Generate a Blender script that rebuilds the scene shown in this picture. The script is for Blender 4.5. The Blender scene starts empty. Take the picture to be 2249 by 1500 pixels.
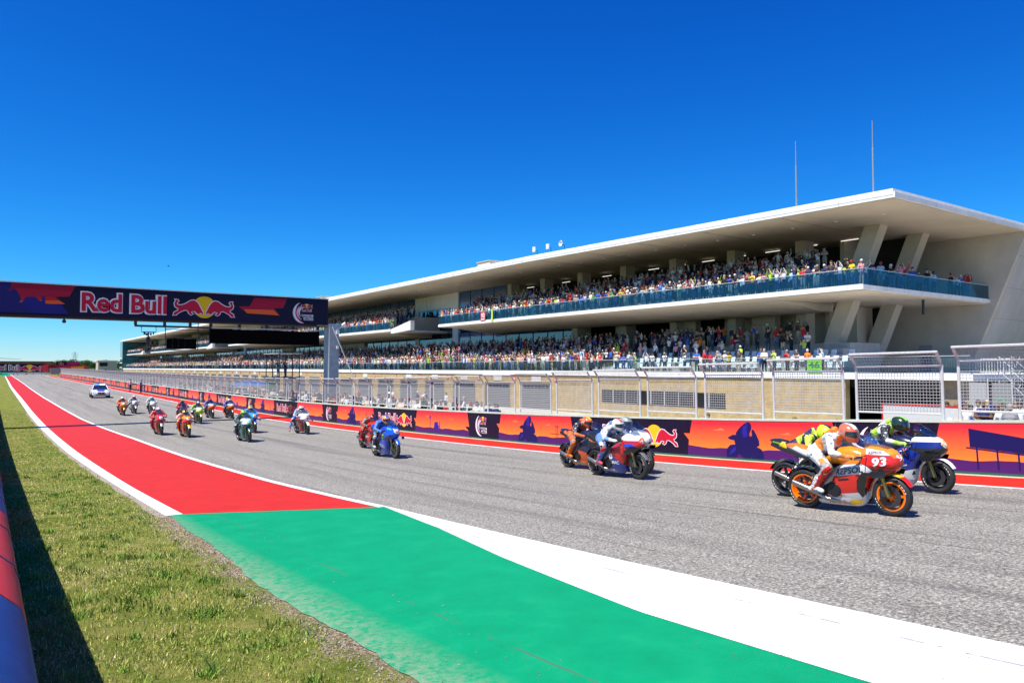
import bpy, bmesh, math, random
import numpy as np
from mathutils import Vector, Matrix
from mathutils.geometry import tessellate_polygon
from mathutils.bvhtree import BVHTree

random.seed(7); RNG = np.random.default_rng(11)
SC = bpy.context.scene
COL = SC.collection
R = math.radians

# ------------------------------------------------------------------ camera
EYE = 3.5                                   # camera height above the datum of the far straight
F, CX, CY, YH, XV = 1624., 1124.5, 750., 807., -20.
PITCH = math.atan((YH - CY) / F)
YAW = math.atan((CX - XV) / F * math.cos(PITCH))
FW = np.array([math.sin(YAW) * math.cos(PITCH), math.cos(YAW) * math.cos(PITCH), math.sin(PITCH)])
RT = np.array([math.cos(YAW), -math.sin(YAW), 0.])
UP = np.cross(RT, FW)
cam = bpy.data.objects.new('camera', bpy.data.cameras.new('camera'))
COL.objects.link(cam)
cam.data.sensor_width = 36; cam.data.lens = F / 2249 * 36
cam.data.clip_start = .05; cam.data.clip_end = 9000
cam.matrix_world = Matrix([[RT[0], UP[0], -FW[0], 0], [RT[1], UP[1], -FW[1], 0], [RT[2], UP[2], -FW[2], EYE], [0, 0, 0, 1]])
SC.camera = cam

# ------------------------------------------------------------------ sky, sun, exposure
SUN_TRAVEL = Vector((.57, .05, -1)).normalized()
to_sun = -SUN_TRAVEL
ELEV = math.asin(to_sun.z)
W = bpy.data.worlds.new('World'); SC.world = W; W.use_nodes = True
wn = W.node_tree; wn.nodes.clear()
sky = wn.nodes.new('ShaderNodeTexSky'); sky.sky_type = 'NISHITA'; sky.sun_disc = False
sky.sun_elevation = ELEV
sky.sun_rotation = math.atan2(to_sun.x, to_sun.y)
sky.altitude = 200; sky.air_density = 1.0; sky.dust_density = 0.; sky.ozone_density = 6.0
EXPO = .62
bg = wn.nodes.new('ShaderNodeBackground'); bg.inputs['Strength'].default_value = .085
wo = wn.nodes.new('ShaderNodeOutputWorld')
kk = .085 * 2 ** .55                          # deep, clear April sky: each channel gets the response of the photograph's film look
v1 = wn.nodes.new('ShaderNodeVectorMath'); v1.operation = 'SCALE'; v1.inputs['Scale'].default_value = kk
sx = wn.nodes.new('ShaderNodeSeparateXYZ'); cx_ = wn.nodes.new('ShaderNodeCombineXYZ')
v2 = wn.nodes.new('ShaderNodeVectorMath'); v2.operation = 'SCALE'; v2.inputs['Scale'].default_value = 1 / (.085 * 2 ** EXPO)
wn.links.new(sky.outputs[0], v1.inputs[0]); wn.links.new(v1.outputs[0], sx.inputs[0])
for i_, (pw_, gn) in enumerate(((2.6, .95), (1.5, 1.08), (1.0, 1.3))):
    m1 = wn.nodes.new('ShaderNodeMath'); m1.operation = 'POWER'; m1.inputs[1].default_value = pw_
    m2 = wn.nodes.new('ShaderNodeMath'); m2.operation = 'MULTIPLY'; m2.inputs[1].default_value = gn
    wn.links.new(sx.outputs[i_], m1.inputs[0]); wn.links.new(m1.outputs[0], m2.inputs[0]); wn.links.new(m2.outputs[0], cx_.inputs[i_])
wn.links.new(cx_.outputs[0], v2.inputs[0]); wn.links.new(v2.outputs[0], bg.inputs[0]); wn.links.new(bg.outputs[0], wo.inputs[0])
sun = bpy.data.objects.new('sun', bpy.data.lights.new('sun', 'SUN')); COL.objects.link(sun)
sun.data.energy = 5.0; sun.data.angle = R(.5); sun.data.color = (1, .955, .88)
sun.rotation_euler = SUN_TRAVEL.to_track_quat('-Z', 'Y').to_euler(); sun.location = (-30, -6, 60)
SC.view_settings.view_transform = 'Standard'; SC.view_settings.look = 'None'
SC.view_settings.exposure = EXPO; SC.view_settings.gamma = 1
try:
    SC.cycles.use_denoising = True
    SC.cycles.max_bounces = 6; SC.cycles.diffuse_bounces = 3; SC.cycles.glossy_bounces = 3
    SC.cycles.transparent_max_bounces = 16; SC.cycles.caustics_reflective = False; SC.cycles.caustics_refractive = False
except Exception: pass

# ------------------------------------------------------------------ pixel rays and ground profile (heights relative to the eye)
def ray(x, y): return FW + RT * (x - CX) / F + UP * (CY - y) / F
def onX(x, y, X): r = ray(x, y); return r * (X / r[0])
def onY(x, y, Y): r = ray(x, y); return r * (Y / r[1])
GT = np.array([(-60, -.3), (-30, -.7), (-10, -1.35), (0, -1.88), (6.5, -2.28), (13, -2.62), (22.8, -2.99), (32, -3.24), (52, -3.56), (70, -3.6), (90, -3.54),
               (130, -3.46), (180, -3.24), (230, -3.1), (270, -3.0), (320, -2.75), (400, -2.5), (6000, -2.5)])
GM = np.gradient(GT[:, 1], GT[:, 0])
def g(Y):                                   # world z of the track surface (the straight dips, then climbs to the near corner)
    Y = np.asarray(Y, float); x, y = GT[:, 0], GT[:, 1]
    i = np.clip(np.searchsorted(x, Y) - 1, 0, len(x) - 2)
    h = x[i + 1] - x[i]; t = (Y - x[i]) / h
    return EYE + (2*t**3-3*t**2+1)*y[i] + (t**3-2*t**2+t)*h*GM[i] + (-2*t**3+3*t**2)*y[i+1] + (t**3-t**2)*h*GM[i+1]
PIT = -.85                                  # pit lane and garage floor

# ------------------------------------------------------------------ materials
MATS = {}
def mat(name, col, rough=.6, metal=0., spec=.5, coat=0., noise=0., nscale=8., bump=0., bscale=60., emit=None, stretch=None, col2=None):
    if name in MATS: return MATS[name]
    m = bpy.data.materials.new(name); MATS[name] = m; m.use_nodes = True
    nt = m.node_tree; b = nt.nodes['Principled BSDF']
    b.inputs['Base Color'].default_value = (*col, 1); b.inputs['Roughness'].default_value = rough
    b.inputs['Metallic'].default_value = metal; b.inputs['Specular IOR Level'].default_value = spec
    b.inputs['Coat Weight'].default_value = coat; b.inputs['Coat Roughness'].default_value = .08
    if emit: b.inputs['Emission Color'].default_value = (*emit[0], 1); b.inputs['Emission Strength'].default_value = emit[1]
    if noise or bump:
        tc = nt.nodes.new('ShaderNodeTexCoord'); src = tc.outputs['Object']
        if stretch:
            mp = nt.nodes.new('ShaderNodeMapping'); mp.inputs['Scale'].default_value = stretch
            nt.links.new(src, mp.inputs[0]); src = mp.outputs[0]
    if noise:
        n = nt.nodes.new('ShaderNodeTexNoise'); n.inputs['Scale'].default_value = nscale; n.inputs['Detail'].default_value = 6; n.inputs['Roughness'].default_value = .65
        nt.links.new(src, n.inputs['Vector'])
        rp = nt.nodes.new('ShaderNodeValToRGB'); c2 = col2 or tuple(c * (1 - noise) for c in col)
        rp.color_ramp.elements[0].position = .32; rp.color_ramp.elements[0].color = (*c2, 1)
        rp.color_ramp.elements[1].position = .68; rp.color_ramp.elements[1].color = (*[min(1, c * (1 + noise * .5)) for c in col], 1)
        nt.links.new(n.outputs['Fac'], rp.inputs[0]); nt.links.new(rp.outputs[0], b.inputs['Base Color'])
    if bump:
        n2 = nt.nodes.new('ShaderNodeTexNoise'); n2.inputs['Scale'].default_value = bscale; n2.inputs['Detail'].default_value = 4
        nt.links.new(src, n2.inputs['Vector'])
        bp = nt.nodes.new('ShaderNodeBump'); bp.inputs['Strength'].default_value = bump; bp.inputs['Distance'].default_value = .02
        nt.links.new(n2.outputs['Fac'], bp.inputs['Height']); nt.links.new(bp.outputs[0], b.inputs['Normal'])
    return m
def paint(c, rough=.28, coat=.5):
    return mat('paint_%02x%02x%02x_%d' % (*[int(max(0, min(1, v)) * 255) for v in c], int(rough * 100)), c, rough, coat=coat)
def vinyl(c): return mat('vinyl_%02x%02x%02x' % tuple(int(max(0, min(1, v)) * 255) for v in c), c, .5, spec=.2, bump=.3, bscale=4)
def nodes_of(m):
    nt = m.node_tree; return nt, nt.nodes['Principled BSDF']
def N(nt, kind, **kw):
    n = nt.nodes.new('ShaderNode' + kind)
    for k, v in kw.items():
        if k in n.inputs: n.inputs[k].default_value = v
        else: setattr(n, k, v)
    return n
def ramp(nt, src, stops, interp='LINEAR'):
    r = nt.nodes.new('ShaderNodeValToRGB'); r.color_ramp.interpolation = interp
    el = r.color_ramp.elements
    while len(el) < len(stops): el.new(.5)
    for e, (p, c) in zip(el, stops): e.position = p; e.color = (*c, 1) if len(c) == 3 else c
    nt.links.new(src, r.inputs[0]); return r
def mixc(nt, fac, a, b, mode='MIX'):
    n = nt.nodes.new('ShaderNodeMix'); n.data_type = 'RGBA'; n.blend_type = mode
    for s, v in ((0, fac), (6, a), (7, b)):
        if isinstance(v, (int, float)): n.inputs[s].default_value = v
        elif isinstance(v, tuple): n.inputs[s].default_value = (*v, 1)
        else: nt.links.new(v, n.inputs[s])
    return n.outputs[2]

# ------------------------------------------------------------------ mesh builder
class MB:
    def __init__(s): s.v = []; s.f = []; s.m = []; s.n = 0
    def add(s, v, f, mi=0):
        o = s.n; s.v.extend([tuple(p) for p in v]); s.n += len(v)
        s.f.extend([tuple(i + o for i in q) for q in f]); s.m.extend([mi] * len(f)); return s
    def box(s, x0, x1, y0, y1, z0, z1, mi=0):
        v = [(x0, y0, z0), (x1, y0, z0), (x1, y1, z0), (x0, y1, z0), (x0, y0, z1), (x1, y0, z1), (x1, y1, z1), (x0, y1, z1)]
        return s.add(v, [(0, 3, 2, 1), (4, 5, 6, 7), (0, 1, 5, 4), (1, 2, 6, 5), (2, 3, 7, 6), (3, 0, 4, 7)], mi)
    def hexa(s, a, b, mi=0):                # two quads (4 points each), bottom then top
        return s.add(list(a) + list(b), [(0, 3, 2, 1), (4, 5, 6, 7), (0, 1, 5, 4), (1, 2, 6, 5), (2, 3, 7, 6), (3, 0, 4, 7)], mi)
    def prism(s, poly, axis, a, b, mi=0):   # poly: 2-D outline, extruded along axis from a to b
        n = len(poly)
        def P(u, w, t): return (t, u, w) if axis == 0 else (u, t, w) if axis == 1 else (u, w, t)
        v = [P(u, w, a) for u, w in poly] + [P(u, w, b) for u, w in poly]
        tri = tessellate_polygon([[Vector((u, w, 0)) for u, w in poly]])
        f = [tuple(t) for t in tri] + [tuple(i + n for i in reversed(t)) for t in tri] + [(i, (i + 1) % n, (i + 1) % n + n, i + n) for i in range(n)]
        return s.add(v, f, mi)
    def tube(s, pts, r, seg=8, mi=0, caps=True):
        pts = [Vector(p) for p in pts]; rs = r if isinstance(r, (list, tuple)) else [r] * len(pts); v = []; f = []
        for i, p in enumerate(pts):
            d = (pts[min(i + 1, len(pts) - 1)] - pts[max(i - 1, 0)]).normalized()
            a = d.cross(Vector((0, 0, 1)) if abs(d.z) < .9 else Vector((0, 1, 0))).normalized(); b = d.cross(a)
            for k in range(seg):
                t = 2 * math.pi * (k + .5) / seg; v.append(p + (a * math.cos(t) + b * math.sin(t)) * rs[i])
        for i in range(len(pts) - 1):
            for k in range(seg):
                k2 = (k + 1) % seg; f.append((i*seg+k, i*seg+k2, (i+1)*seg+k2, (i+1)*seg+k))
        if caps: f += [tuple(range(seg - 1, -1, -1)), tuple((len(pts)-1)*seg + k for k in range(seg))]
        return s.add(v, f, mi)
    def lathe(s, prof, seg=32, c=(0, 0, 0), axis=1, mi=0, closed=True):   # prof: (radius, along-axis) ring of points
        v = []; f = []; n = len(prof)
        for k in range(seg):
            t = 2 * math.pi * k / seg; ct, st = math.cos(t), math.sin(t)
            for r, h in prof:
                p = (r*ct, h, r*st) if axis == 1 else (r*ct, r*st, h) if axis == 2 else (h, r*ct, r*st)
                v.append((p[0]+c[0], p[1]+c[1], p[2]+c[2]))
        for k in range(seg):
            k2 = (k + 1) % seg
            for i in range(n if closed else n - 1):
                j = (i + 1) % n; f.append((k*n+i, k*n+j, k2*n+j, k2*n+i))
        return s.add(v, f, mi)
    def loft(s, rings, mi=0, caps=True):
        n = len(rings[0]); v = [p for r_ in rings for p in r_]; f = []
        for i in range(len(rings) - 1):
            for k in range(n): k2 = (k + 1) % n; f.append((i*n+k, i*n+k2, (i+1)*n+k2, (i+1)*n+k))
        if caps: f += [tuple(range(n - 1, -1, -1)), tuple((len(rings)-1)*n + k for k in range(n))]
        return s.add(v, f, mi)
    def mesh(s, name, mats, smooth=False, fix=True):
        me = bpy.data.meshes.new(name); me.from_pydata(s.v, [], s.f)
        for m in (mats if isinstance(mats, (list, tuple)) else [mats]): me.materials.append(m)
        me.polygons.foreach_set('material_index', s.m)
        if fix:
            bm = bmesh.new(); bm.from_mesh(me); bmesh.ops.recalc_face_normals(bm, faces=bm.faces); bm.to_mesh(me); bm.free()
        if smooth:
            me.polygons.foreach_set('use_smooth', [True] * len(me.polygons))
            try: me.set_sharp_from_angle(angle=R(smooth if smooth is not True else 40))
            except Exception: pass
        me.update(); return me
def link(name, me, parent=None, loc=None, rz=None):
    o = bpy.data.objects.new(name, me); COL.objects.link(o)
    if parent: o.parent = parent
    if loc is not None: o.location = loc
    if rz is not None: o.rotation_euler[2] = rz
    return o
def build(name, mb, mats, parent=None, smooth=False, **k): return link(name, mb.mesh(name, mats, smooth), parent, **k)
def empty(name, loc=(0, 0, 0), rz=0.):
    o = bpy.data.objects.new(name, None); COL.objects.link(o); o.location = loc; o.rotation_euler[2] = rz; o.empty_display_size = .2; return o
def tag(o, label=None, cat=None, group=None, kind=None):
    if label: o['label'] = label
    if cat: o['category'] = cat
    if group: o['group'] = group
    if kind: o['kind'] = kind
    return o
def override(o, mats):
    for sl, m in zip(o.material_slots, mats): sl.link = 'OBJECT'; sl.material = m
def sq(c, w, zl, zh, x, p=2.6, n=20, yo=0):    # super-ellipse ring in the plane x = const
    zc, hz = (zl + zh) / 2, (zh - zl) / 2; out = []
    for k in range(n):
        t = 2 * math.pi * k / n; a, b = math.cos(t), math.sin(t)
        out.append((x, yo + w * math.copysign(abs(a) ** (2 / p), a), zc + hz * math.copysign(abs(b) ** (2 / p), b)))
    return out
TXT = {}
def text_geo(txt, bold=0., shear=0., spacing=1.):
    """2-D glyph triangles of a text in units of its cap height, starting at x = 0; local x right, z up"""
    key = (txt, bold, shear, spacing)
    if key in TXT: return TXT[key]
    c = bpy.data.curves.new('t', 'FONT'); c.body = txt; c.size = 1.; c.offset = bold; c.shear = shear; c.space_character = spacing
    c.resolution_u = 3; c.fill_mode = 'FRONT' if hasattr(c, 'fill_mode') else c.fill_mode
    o = bpy.data.objects.new('t', c); COL.objects.link(o)
    dg = bpy.context.evaluated_depsgraph_get(); me = bpy.data.meshes.new_from_object(o.evaluated_get(dg))
    v = np.array([p.co[:] for p in me.vertices]); f = [tuple(p.vertices) for p in me.polygons]
    bpy.data.objects.remove(o); bpy.data.curves.remove(c); bpy.data.meshes.remove(me)
    k = 1 / .69
    TXT[key] = (v[:, :2] * k, f, float(v[:, 0].max() * k)); return TXT[key]
def put_text(mb, txt, x, z, h, width=None, y=0., bold=0., mi=0, shear=0., align=0., tilt=0.):
    v, f, w = text_geo(txt, bold, shear); sx = h if width is None else width / w
    mb.add([(x + (p[0] - align * w) * sx, y, z + p[1] * h + (p[0] - align * w) * sx * tilt) for p in v], [q if True else q for q in f], mi)
def poly(mb, pts, y=0., mi=0):
    tri = tessellate_polygon([[Vector((u, w, 0)) for u, w in pts]])
    mb.add([(u, y, w) for u, w in pts], [tuple(t) for t in tri], mi)
def disc(cx, cz, rx, rz=None, n=28): rz = rz or rx; return [(cx + rx * math.cos(2*math.pi*k/n), cz + rz * math.sin(2*math.pi*k/n)) for k in range(n)]
def grow(pts, d):
    a = sum(p[0]*q[1]-q[0]*p[1] for p, q in zip(pts, pts[1:] + pts[:1])); sg = 1 if a > 0 else -1; out = []
    for i, p in enumerate(pts):
        q, r_ = pts[i-1], pts[(i+1) % len(pts)]
        e1 = Vector((p[0]-q[0], p[1]-q[1])).normalized(); e2 = Vector((r_[0]-p[0], r_[1]-p[1])).normalized()
        n = Vector((e1.y + e2.y, -e1.x - e2.x)); n = n.normalized() if n.length > 1e-6 else Vector((e1.y, -e1.x))
        out.append((p[0] + n.x * d * sg, p[1] + n.y * d * sg))
    return out
# ------------------------------------------------------------------ ground, track, painted areas
YS = sorted(set([round(v, 3) for v in np.concatenate([np.arange(-60, -10, 5), np.arange(-10, -1, .5), np.arange(-1, 16, .125), np.arange(16, 40, 1.), np.arange(40, 120, 2.5), np.arange(120, 400, 10), [400, 600, 1000, 2000, 4000, 6000]])] + [12.8, 14.7]))
def curve(tab):
    a = np.array(tab, float); return lambda Y: float(np.interp(Y, a[:, 0], a[:, 1]))
def sheet(name, XL, XR, y0, y1, dz, m, nx=1, label=None, zf=None):
    ys = [y for y in YS if y0 <= y <= y1]; mb = MB(); v = []; f = []
    XLf = XL if callable(XL) else (lambda Y: XL); XRf = XR if callable(XR) else (lambda Y: XR)
    for Y in ys:
        a, b = XLf(Y), XRf(Y)
        for k in range(nx + 1):
            X = a + (b - a) * k / nx; v.append((X, Y, (zf(X, Y) if zf else float(g(Y))) + dz))
    n = nx + 1
    for i in range(len(ys) - 1):
        for k in range(nx): f.append((i*n+k, i*n+k+1, (i+1)*n+k+1, (i+1)*n+k))
    mb.add(v, f); o = build(name, mb, m); tag(o, kind='structure'); return o

# materials of the ground
def asphalt():
    m = mat('asphalt', (.2, .2, .2), .85); nt, b = nodes_of(m)
    tc = N(nt, 'TexCoord'); src = tc.outputs['Object']
    fine = N(nt, 'TexNoise', Scale=30., Detail=4., Roughness=.85); nt.links.new(src, fine.inputs['Vector'])
    vor = N(nt, 'TexVoronoi', Scale=58.); nt.links.new(src, vor.inputs['Vector'])
    r1 = ramp(nt, fine.outputs['Fac'], [(.35, (.045, .041, .034)), (.5, (.25, .232, .195)), (.63, (.60, .565, .48))])
    r2 = ramp(nt, vor.outputs['Distance'], [(.0, (1.25, 1.25, 1.25)), (.75, (.62, .62, .62))])
    c = mixc(nt, .8, r1.outputs[0], r2.outputs[0], 'MULTIPLY')
    mp = N(nt, 'Mapping'); mp.inputs['Scale'].default_value = (1.1, .035, 1); nt.links.new(src, mp.inputs[0])
    st = N(nt, 'TexNoise', Scale=1.6, Detail=7., Roughness=.7); nt.links.new(mp.outputs[0], st.inputs['Vector'])
    r3 = ramp(nt, st.outputs['Fac'], [(.32, (.74, .74, .74)), (.5, (.97, .97, .97)), (.72, (1.1, 1.09, 1.08))])
    c = mixc(nt, 1., c, r3.outputs[0], 'MULTIPLY')
    mp2 = N(nt, 'Mapping'); mp2.inputs['Scale'].default_value = (5., .05, 1); mp2.inputs['Rotation'].default_value = (0, 0, .035); nt.links.new(src, mp2.inputs[0])
    st2 = N(nt, 'TexNoise', Scale=1.3, Detail=3., Roughness=.6); nt.links.new(mp2.outputs[0], st2.inputs['Vector'])
    r4 = ramp(nt, st2.outputs['Fac'], [(.28, (.38, .38, .39)), (.36, (1, 1, 1))])
    c = mixc(nt, .8, c, r4.outputs[0], 'MULTIPLY')
    sx_ = N(nt, 'SeparateXYZ'); nt.links.new(src, sx_.inputs[0]); wob = N(nt, 'TexNoise', Scale=.12, Detail=5.); nt.links.new(src, wob.inputs['Vector'])
    for x0, wd, am in ((9.35, .03, .8), (12.75, .025, .75), (7.5, .3, .42), (8.4, .12, .4), (10.4, .55, .4), (11.9, .14, .45), (13.7, .4, .42)):      # paving seams and rubbered lines
        a1 = N(nt, 'Math', operation='MULTIPLY_ADD'); nt.links.new(wob.outputs['Fac'], a1.inputs[0]); a1.inputs[1].default_value = .5 if wd > .1 else .08; nt.links.new(sx_.outputs[0], a1.inputs[2])
        a2 = N(nt, 'Math', operation='SUBTRACT'); nt.links.new(a1.outputs[0], a2.inputs[0]); a2.inputs[1].default_value = x0 + (.25 if wd > .1 else .04)
        a3 = N(nt, 'Math', operation='ABSOLUTE'); nt.links.new(a2.outputs[0], a3.inputs[0])
        a4 = N(nt, 'MapRange'); a4.inputs['From Min'].default_value = 0; a4.inputs['From Max'].default_value = wd; a4.inputs['To Min'].default_value = am; a4.inputs['To Max'].default_value = 0; nt.links.new(a3.outputs[0], a4.inputs['Value'])
        a5 = N(nt, 'Math', operation='MULTIPLY'); nt.links.new(a4.outputs[0], a5.inputs[0]); rr_ = ramp(nt, st.outputs['Fac'], [(.4, (1, 1, 1)), (.62, (.15, .15, .15))]); nt.links.new(rr_.outputs[0], a5.inputs[1])
        c = mixc(nt, a5.outputs[0], c, (.05, .048, .045))
    nt.links.new(c, b.inputs['Base Color'])
    bp = N(nt, 'Bump', Strength=.5, Distance=.012); nt.links.new(fine.outputs['Fac'], bp.inputs['Height']); nt.links.new(bp.outputs[0], b.inputs['Normal'])
    return m
def painted(name, col, worn, wear=.62, dirt=(.1, .09, .08), rough=.55, patch=None, seams=()):
    """paint on asphalt: pinholes, worn streaks, dark rubber crumbs"""
    m = mat(name, col, rough, spec=.15); nt, b = nodes_of(m)
    tc = N(nt, 'TexCoord'); src = tc.outputs['Object']
    n1 = N(nt, 'TexNoise', Scale=2.2, Detail=8., Roughness=.7); nt.links.new(src, n1.inputs['Vector'])
    r1 = ramp(nt, n1.outputs['Fac'], [(.3, tuple(c * .86 for c in col)), (.55, col), (.8, tuple(min(1, c * 1.08 + .01) for c in col))])
    c = r1.outputs[0]
    n2 = N(nt, 'TexNoise', Scale=1.1, Detail=10., Roughness=.78); nt.links.new(src, n2.inputs['Vector'])
    n3 = N(nt, 'TexNoise', Scale=70., Detail=2., Roughness=.7); nt.links.new(src, n3.inputs['Vector'])
    r2 = ramp(nt, n2.outputs['Fac'], [(wear, (0, 0, 0)), (wear + .16, (.75, .75, .75))])
    r3 = ramp(nt, n3.outputs['Fac'], [(.45, (.25, .25, .25)), (.6, (1, 1, 1))])
    wf = mixc(nt, 1., r2.outputs[0], r3.outputs[0], 'MULTIPLY')
    c = mixc(nt, wf, c, worn)
    n4 = N(nt, 'TexVoronoi', Scale=11.); nt.links.new(src, n4.inputs['Vector']); n4.inputs['Randomness'].default_value = 1
    n5 = N(nt, 'TexNoise', Scale=1.4, Detail=2.); nt.links.new(src, n5.inputs['Vector'])
    r4 = ramp(nt, n4.outputs['Distance'], [(.075, (.9, .9, .9)), (.13, (0, 0, 0))])
    r5 = ramp(nt, n5.outputs['Fac'], [(.5, (0, 0, 0)), (.62, (1, 1, 1))])
    df = mixc(nt, 1., r4.outputs[0], r5.outputs[0], 'MULTIPLY')
    c = mixc(nt, df, c, dirt)
    if patch:                                # dusty bleaching along the outer edge at local X = patch
        sep = N(nt, 'SeparateXYZ'); nt.links.new(src, sep.inputs[0])
        ma = N(nt, 'MapRange'); ma.inputs['From Min'].default_value = patch[0]; ma.inputs['From Max'].default_value = patch[1]; ma.inputs['To Min'].default_value = .75; ma.inputs['To Max'].default_value = 0
        nt.links.new(sep.outputs[0], ma.inputs['Value'])
        n6 = N(nt, 'TexNoise', Scale=11., Detail=9., Roughness=.85); nt.links.new(src, n6.inputs['Vector'])
        mu = N(nt, 'Math', operation='MULTIPLY'); nt.links.new(ma.outputs[0], mu.inputs[0])
        r6 = ramp(nt, n6.outputs['Fac'], [(.42, (0, 0, 0)), (.56, (1, 1, 1))]); nt.links.new(r6.outputs[0], mu.inputs[1])
        c = mixc(nt, mu.outputs[0], c, patch[2])
    for x0, wd in seams:                      # broken scuff lines running along the track
        sx_ = N(nt, 'SeparateXYZ'); nt.links.new(src, sx_.inputs[0]); a2 = N(nt, 'Math', operation='SUBTRACT'); nt.links.new(sx_.outputs[0], a2.inputs[0]); a2.inputs[1].default_value = x0
        a1 = N(nt, 'Math', operation='MULTIPLY_ADD'); nt.links.new(n5.outputs['Fac'], a1.inputs[0]); a1.inputs[1].default_value = .05; nt.links.new(a2.outputs[0], a1.inputs[2])
        a3 = N(nt, 'Math', operation='ABSOLUTE'); nt.links.new(a1.outputs[0], a3.inputs[0]); a4 = N(nt, 'MapRange'); a4.inputs['From Min'].default_value = 0; a4.inputs['From Max'].default_value = wd; a4.inputs['To Min'].default_value = 1.; a4.inputs['To Max'].default_value = 0; nt.links.new(a3.outputs[0], a4.inputs['Value'])
        rr_ = ramp(nt, n1.outputs['Fac'], [(.48, (0, 0, 0)), (.56, (.8, .8, .8))]); a5 = N(nt, 'Math', operation='MULTIPLY'); nt.links.new(a4.outputs[0], a5.inputs[0]); nt.links.new(rr_.outputs[0], a5.inputs[1]); c = mixc(nt, a5.outputs[0], c, dirt)
    nt.links.new(c, b.inputs['Base Color'])
    bp = N(nt, 'Bump', Strength=.25, Distance=.01); nt.links.new(n3.outputs['Fac'], bp.inputs['Height']); nt.links.new(bp.outputs[0], b.inputs['Normal'])
    return m
def turf():
    m = mat('turf_soil', (.13, .14, .04), .95, spec=.1); nt, b = nodes_of(m)
    tc = N(nt, 'TexCoord'); src = tc.outputs['Object']
    n1 = N(nt, 'TexNoise', Scale=1.5, Detail=9., Roughness=.75); nt.links.new(src, n1.inputs['Vector'])
    r1 = ramp(nt, n1.outputs['Fac'], [(.3, (.05, .085, .01)), (.43, (.13, .17, .022)), (.57, (.24, .24, .055)), (.73, (.34, .27, .12))])
    n2 = N(nt, 'TexNoise', Scale=45., Detail=4., Roughness=.8); nt.links.new(src, n2.inputs['Vector'])
    r2 = ramp(nt, n2.outputs['Fac'], [(.3, (.45, .45, .45)), (.65, (1.25, 1.25, 1.25))])
    c = mixc(nt, 1., r1.outputs[0], r2.outputs[0], 'MULTIPLY')
    # bare stony soil along the painted edge: ragged band that follows X, present only on the near verge
    sp = N(nt, 'SeparateXYZ'); nt.links.new(src, sp.inputs[0])
    n3 = N(nt, 'TexNoise', Scale=2.4, Detail=7., Roughness=.7); nt.links.new(src, n3.inputs['Vector'])
    ad = N(nt, 'Math', operation='MULTIPLY_ADD'); nt.links.new(n3.outputs['Fac'], ad.inputs[0]); ad.inputs[1].default_value = 1.5; nt.links.new(sp.outputs[0], ad.inputs[2])
    mr = N(nt, 'MapRange'); mr.inputs['From Min'].default_value = 2.98; mr.inputs['From Max'].default_value = 3.3; nt.links.new(ad.outputs[0], mr.inputs['Value'])
    my = N(nt, 'MapRange'); my.inputs['From Min'].default_value = 14.; my.inputs['From Max'].default_value = 17.; my.inputs['To Min'].default_value = 1.; my.inputs['To Max'].default_value = 0.; nt.links.new(sp.outputs[1], my.inputs['Value'])
    mu = N(nt, 'Math', operation='MULTIPLY'); nt.links.new(mr.outputs[0], mu.inputs[0]); nt.links.new(my.outputs[0], mu.inputs[1])
    vo = N(nt, 'TexVoronoi', Scale=48.); nt.links.new(src, vo.inputs['Vector'])
    rs = ramp(nt, vo.outputs['Color'], [(.15, (.10, .06, .035)), (.4, (.22, .145, .09)), (.65, (.34, .26, .19)), (.9, (.55, .5, .43))])
    c = mixc(nt, mu.outputs[0], c, rs.outputs[0])
    nt.links.new(c, b.inputs['Base Color'])
    bp = N(nt, 'Bump', Strength=.9, Distance=.03); nt.links.new(n2.outputs['Fac'], bp.inputs['Height']); nt.links.new(bp.outputs[0], b.inputs['Normal'])
    return m
M_ASPH = asphalt()
M_RED = painted('red_runoff_paint', (.52, .022, .010), (.46, .14, .10), .67)
M_RED2 = painted('red_strip_paint', (.52, .024, .012), (.4, .2, .17), .62)
M_GREEN = painted('green_runoff_paint', (.001, .275, .115), (.11, .36, .22), .72, patch=(2.38, 3.0, (.34, .33, .23)), seams=((3.4, .02),))
M_WHITE = painted('white_line_paint', (.74, .75, .75), (.45, .45, .44), .68)
M_TURF = turf()
M_DIRT = mat('edge_dirt', (.24, .17, .11), .95, spec=.1, noise=.5, nscale=9, bump=.9, bscale=55, col2=(.10, .065, .04))
M_CONC = mat('pit_concrete', (.42, .40, .35), .85, noise=.18, nscale=.7, bump=.1)

def terrain(X, Y):
    z = float(g(Y)) - .004
    if X > 19: z = z + (PIT - .03 - z) * min(1, (X - 19) / 7)
    if X > 90 and Y > 300: z = min(z, 2.)
    return z
mbt = MB(); XS = [-3000, -600, -120, -40, -15, -6, -3, -1.5, 0, .6, 1.2, 1.8, 2.3, 2.9, 6, 12, 18, 19, 21, 23, 26, 40, 80, 200, 700, 3000]
vt = [(X, Y, terrain(X, Y)) for Y in YS for X in XS]; nX = len(XS)
mbt.add(vt, [(i*nX+k, i*nX+k+1, (i+1)*nX+k+1, (i+1)*nX+k) for i in range(len(YS)-1) for k in range(nX-1)])
tag(build('ground', mbt, M_TURF), kind='structure')

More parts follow.
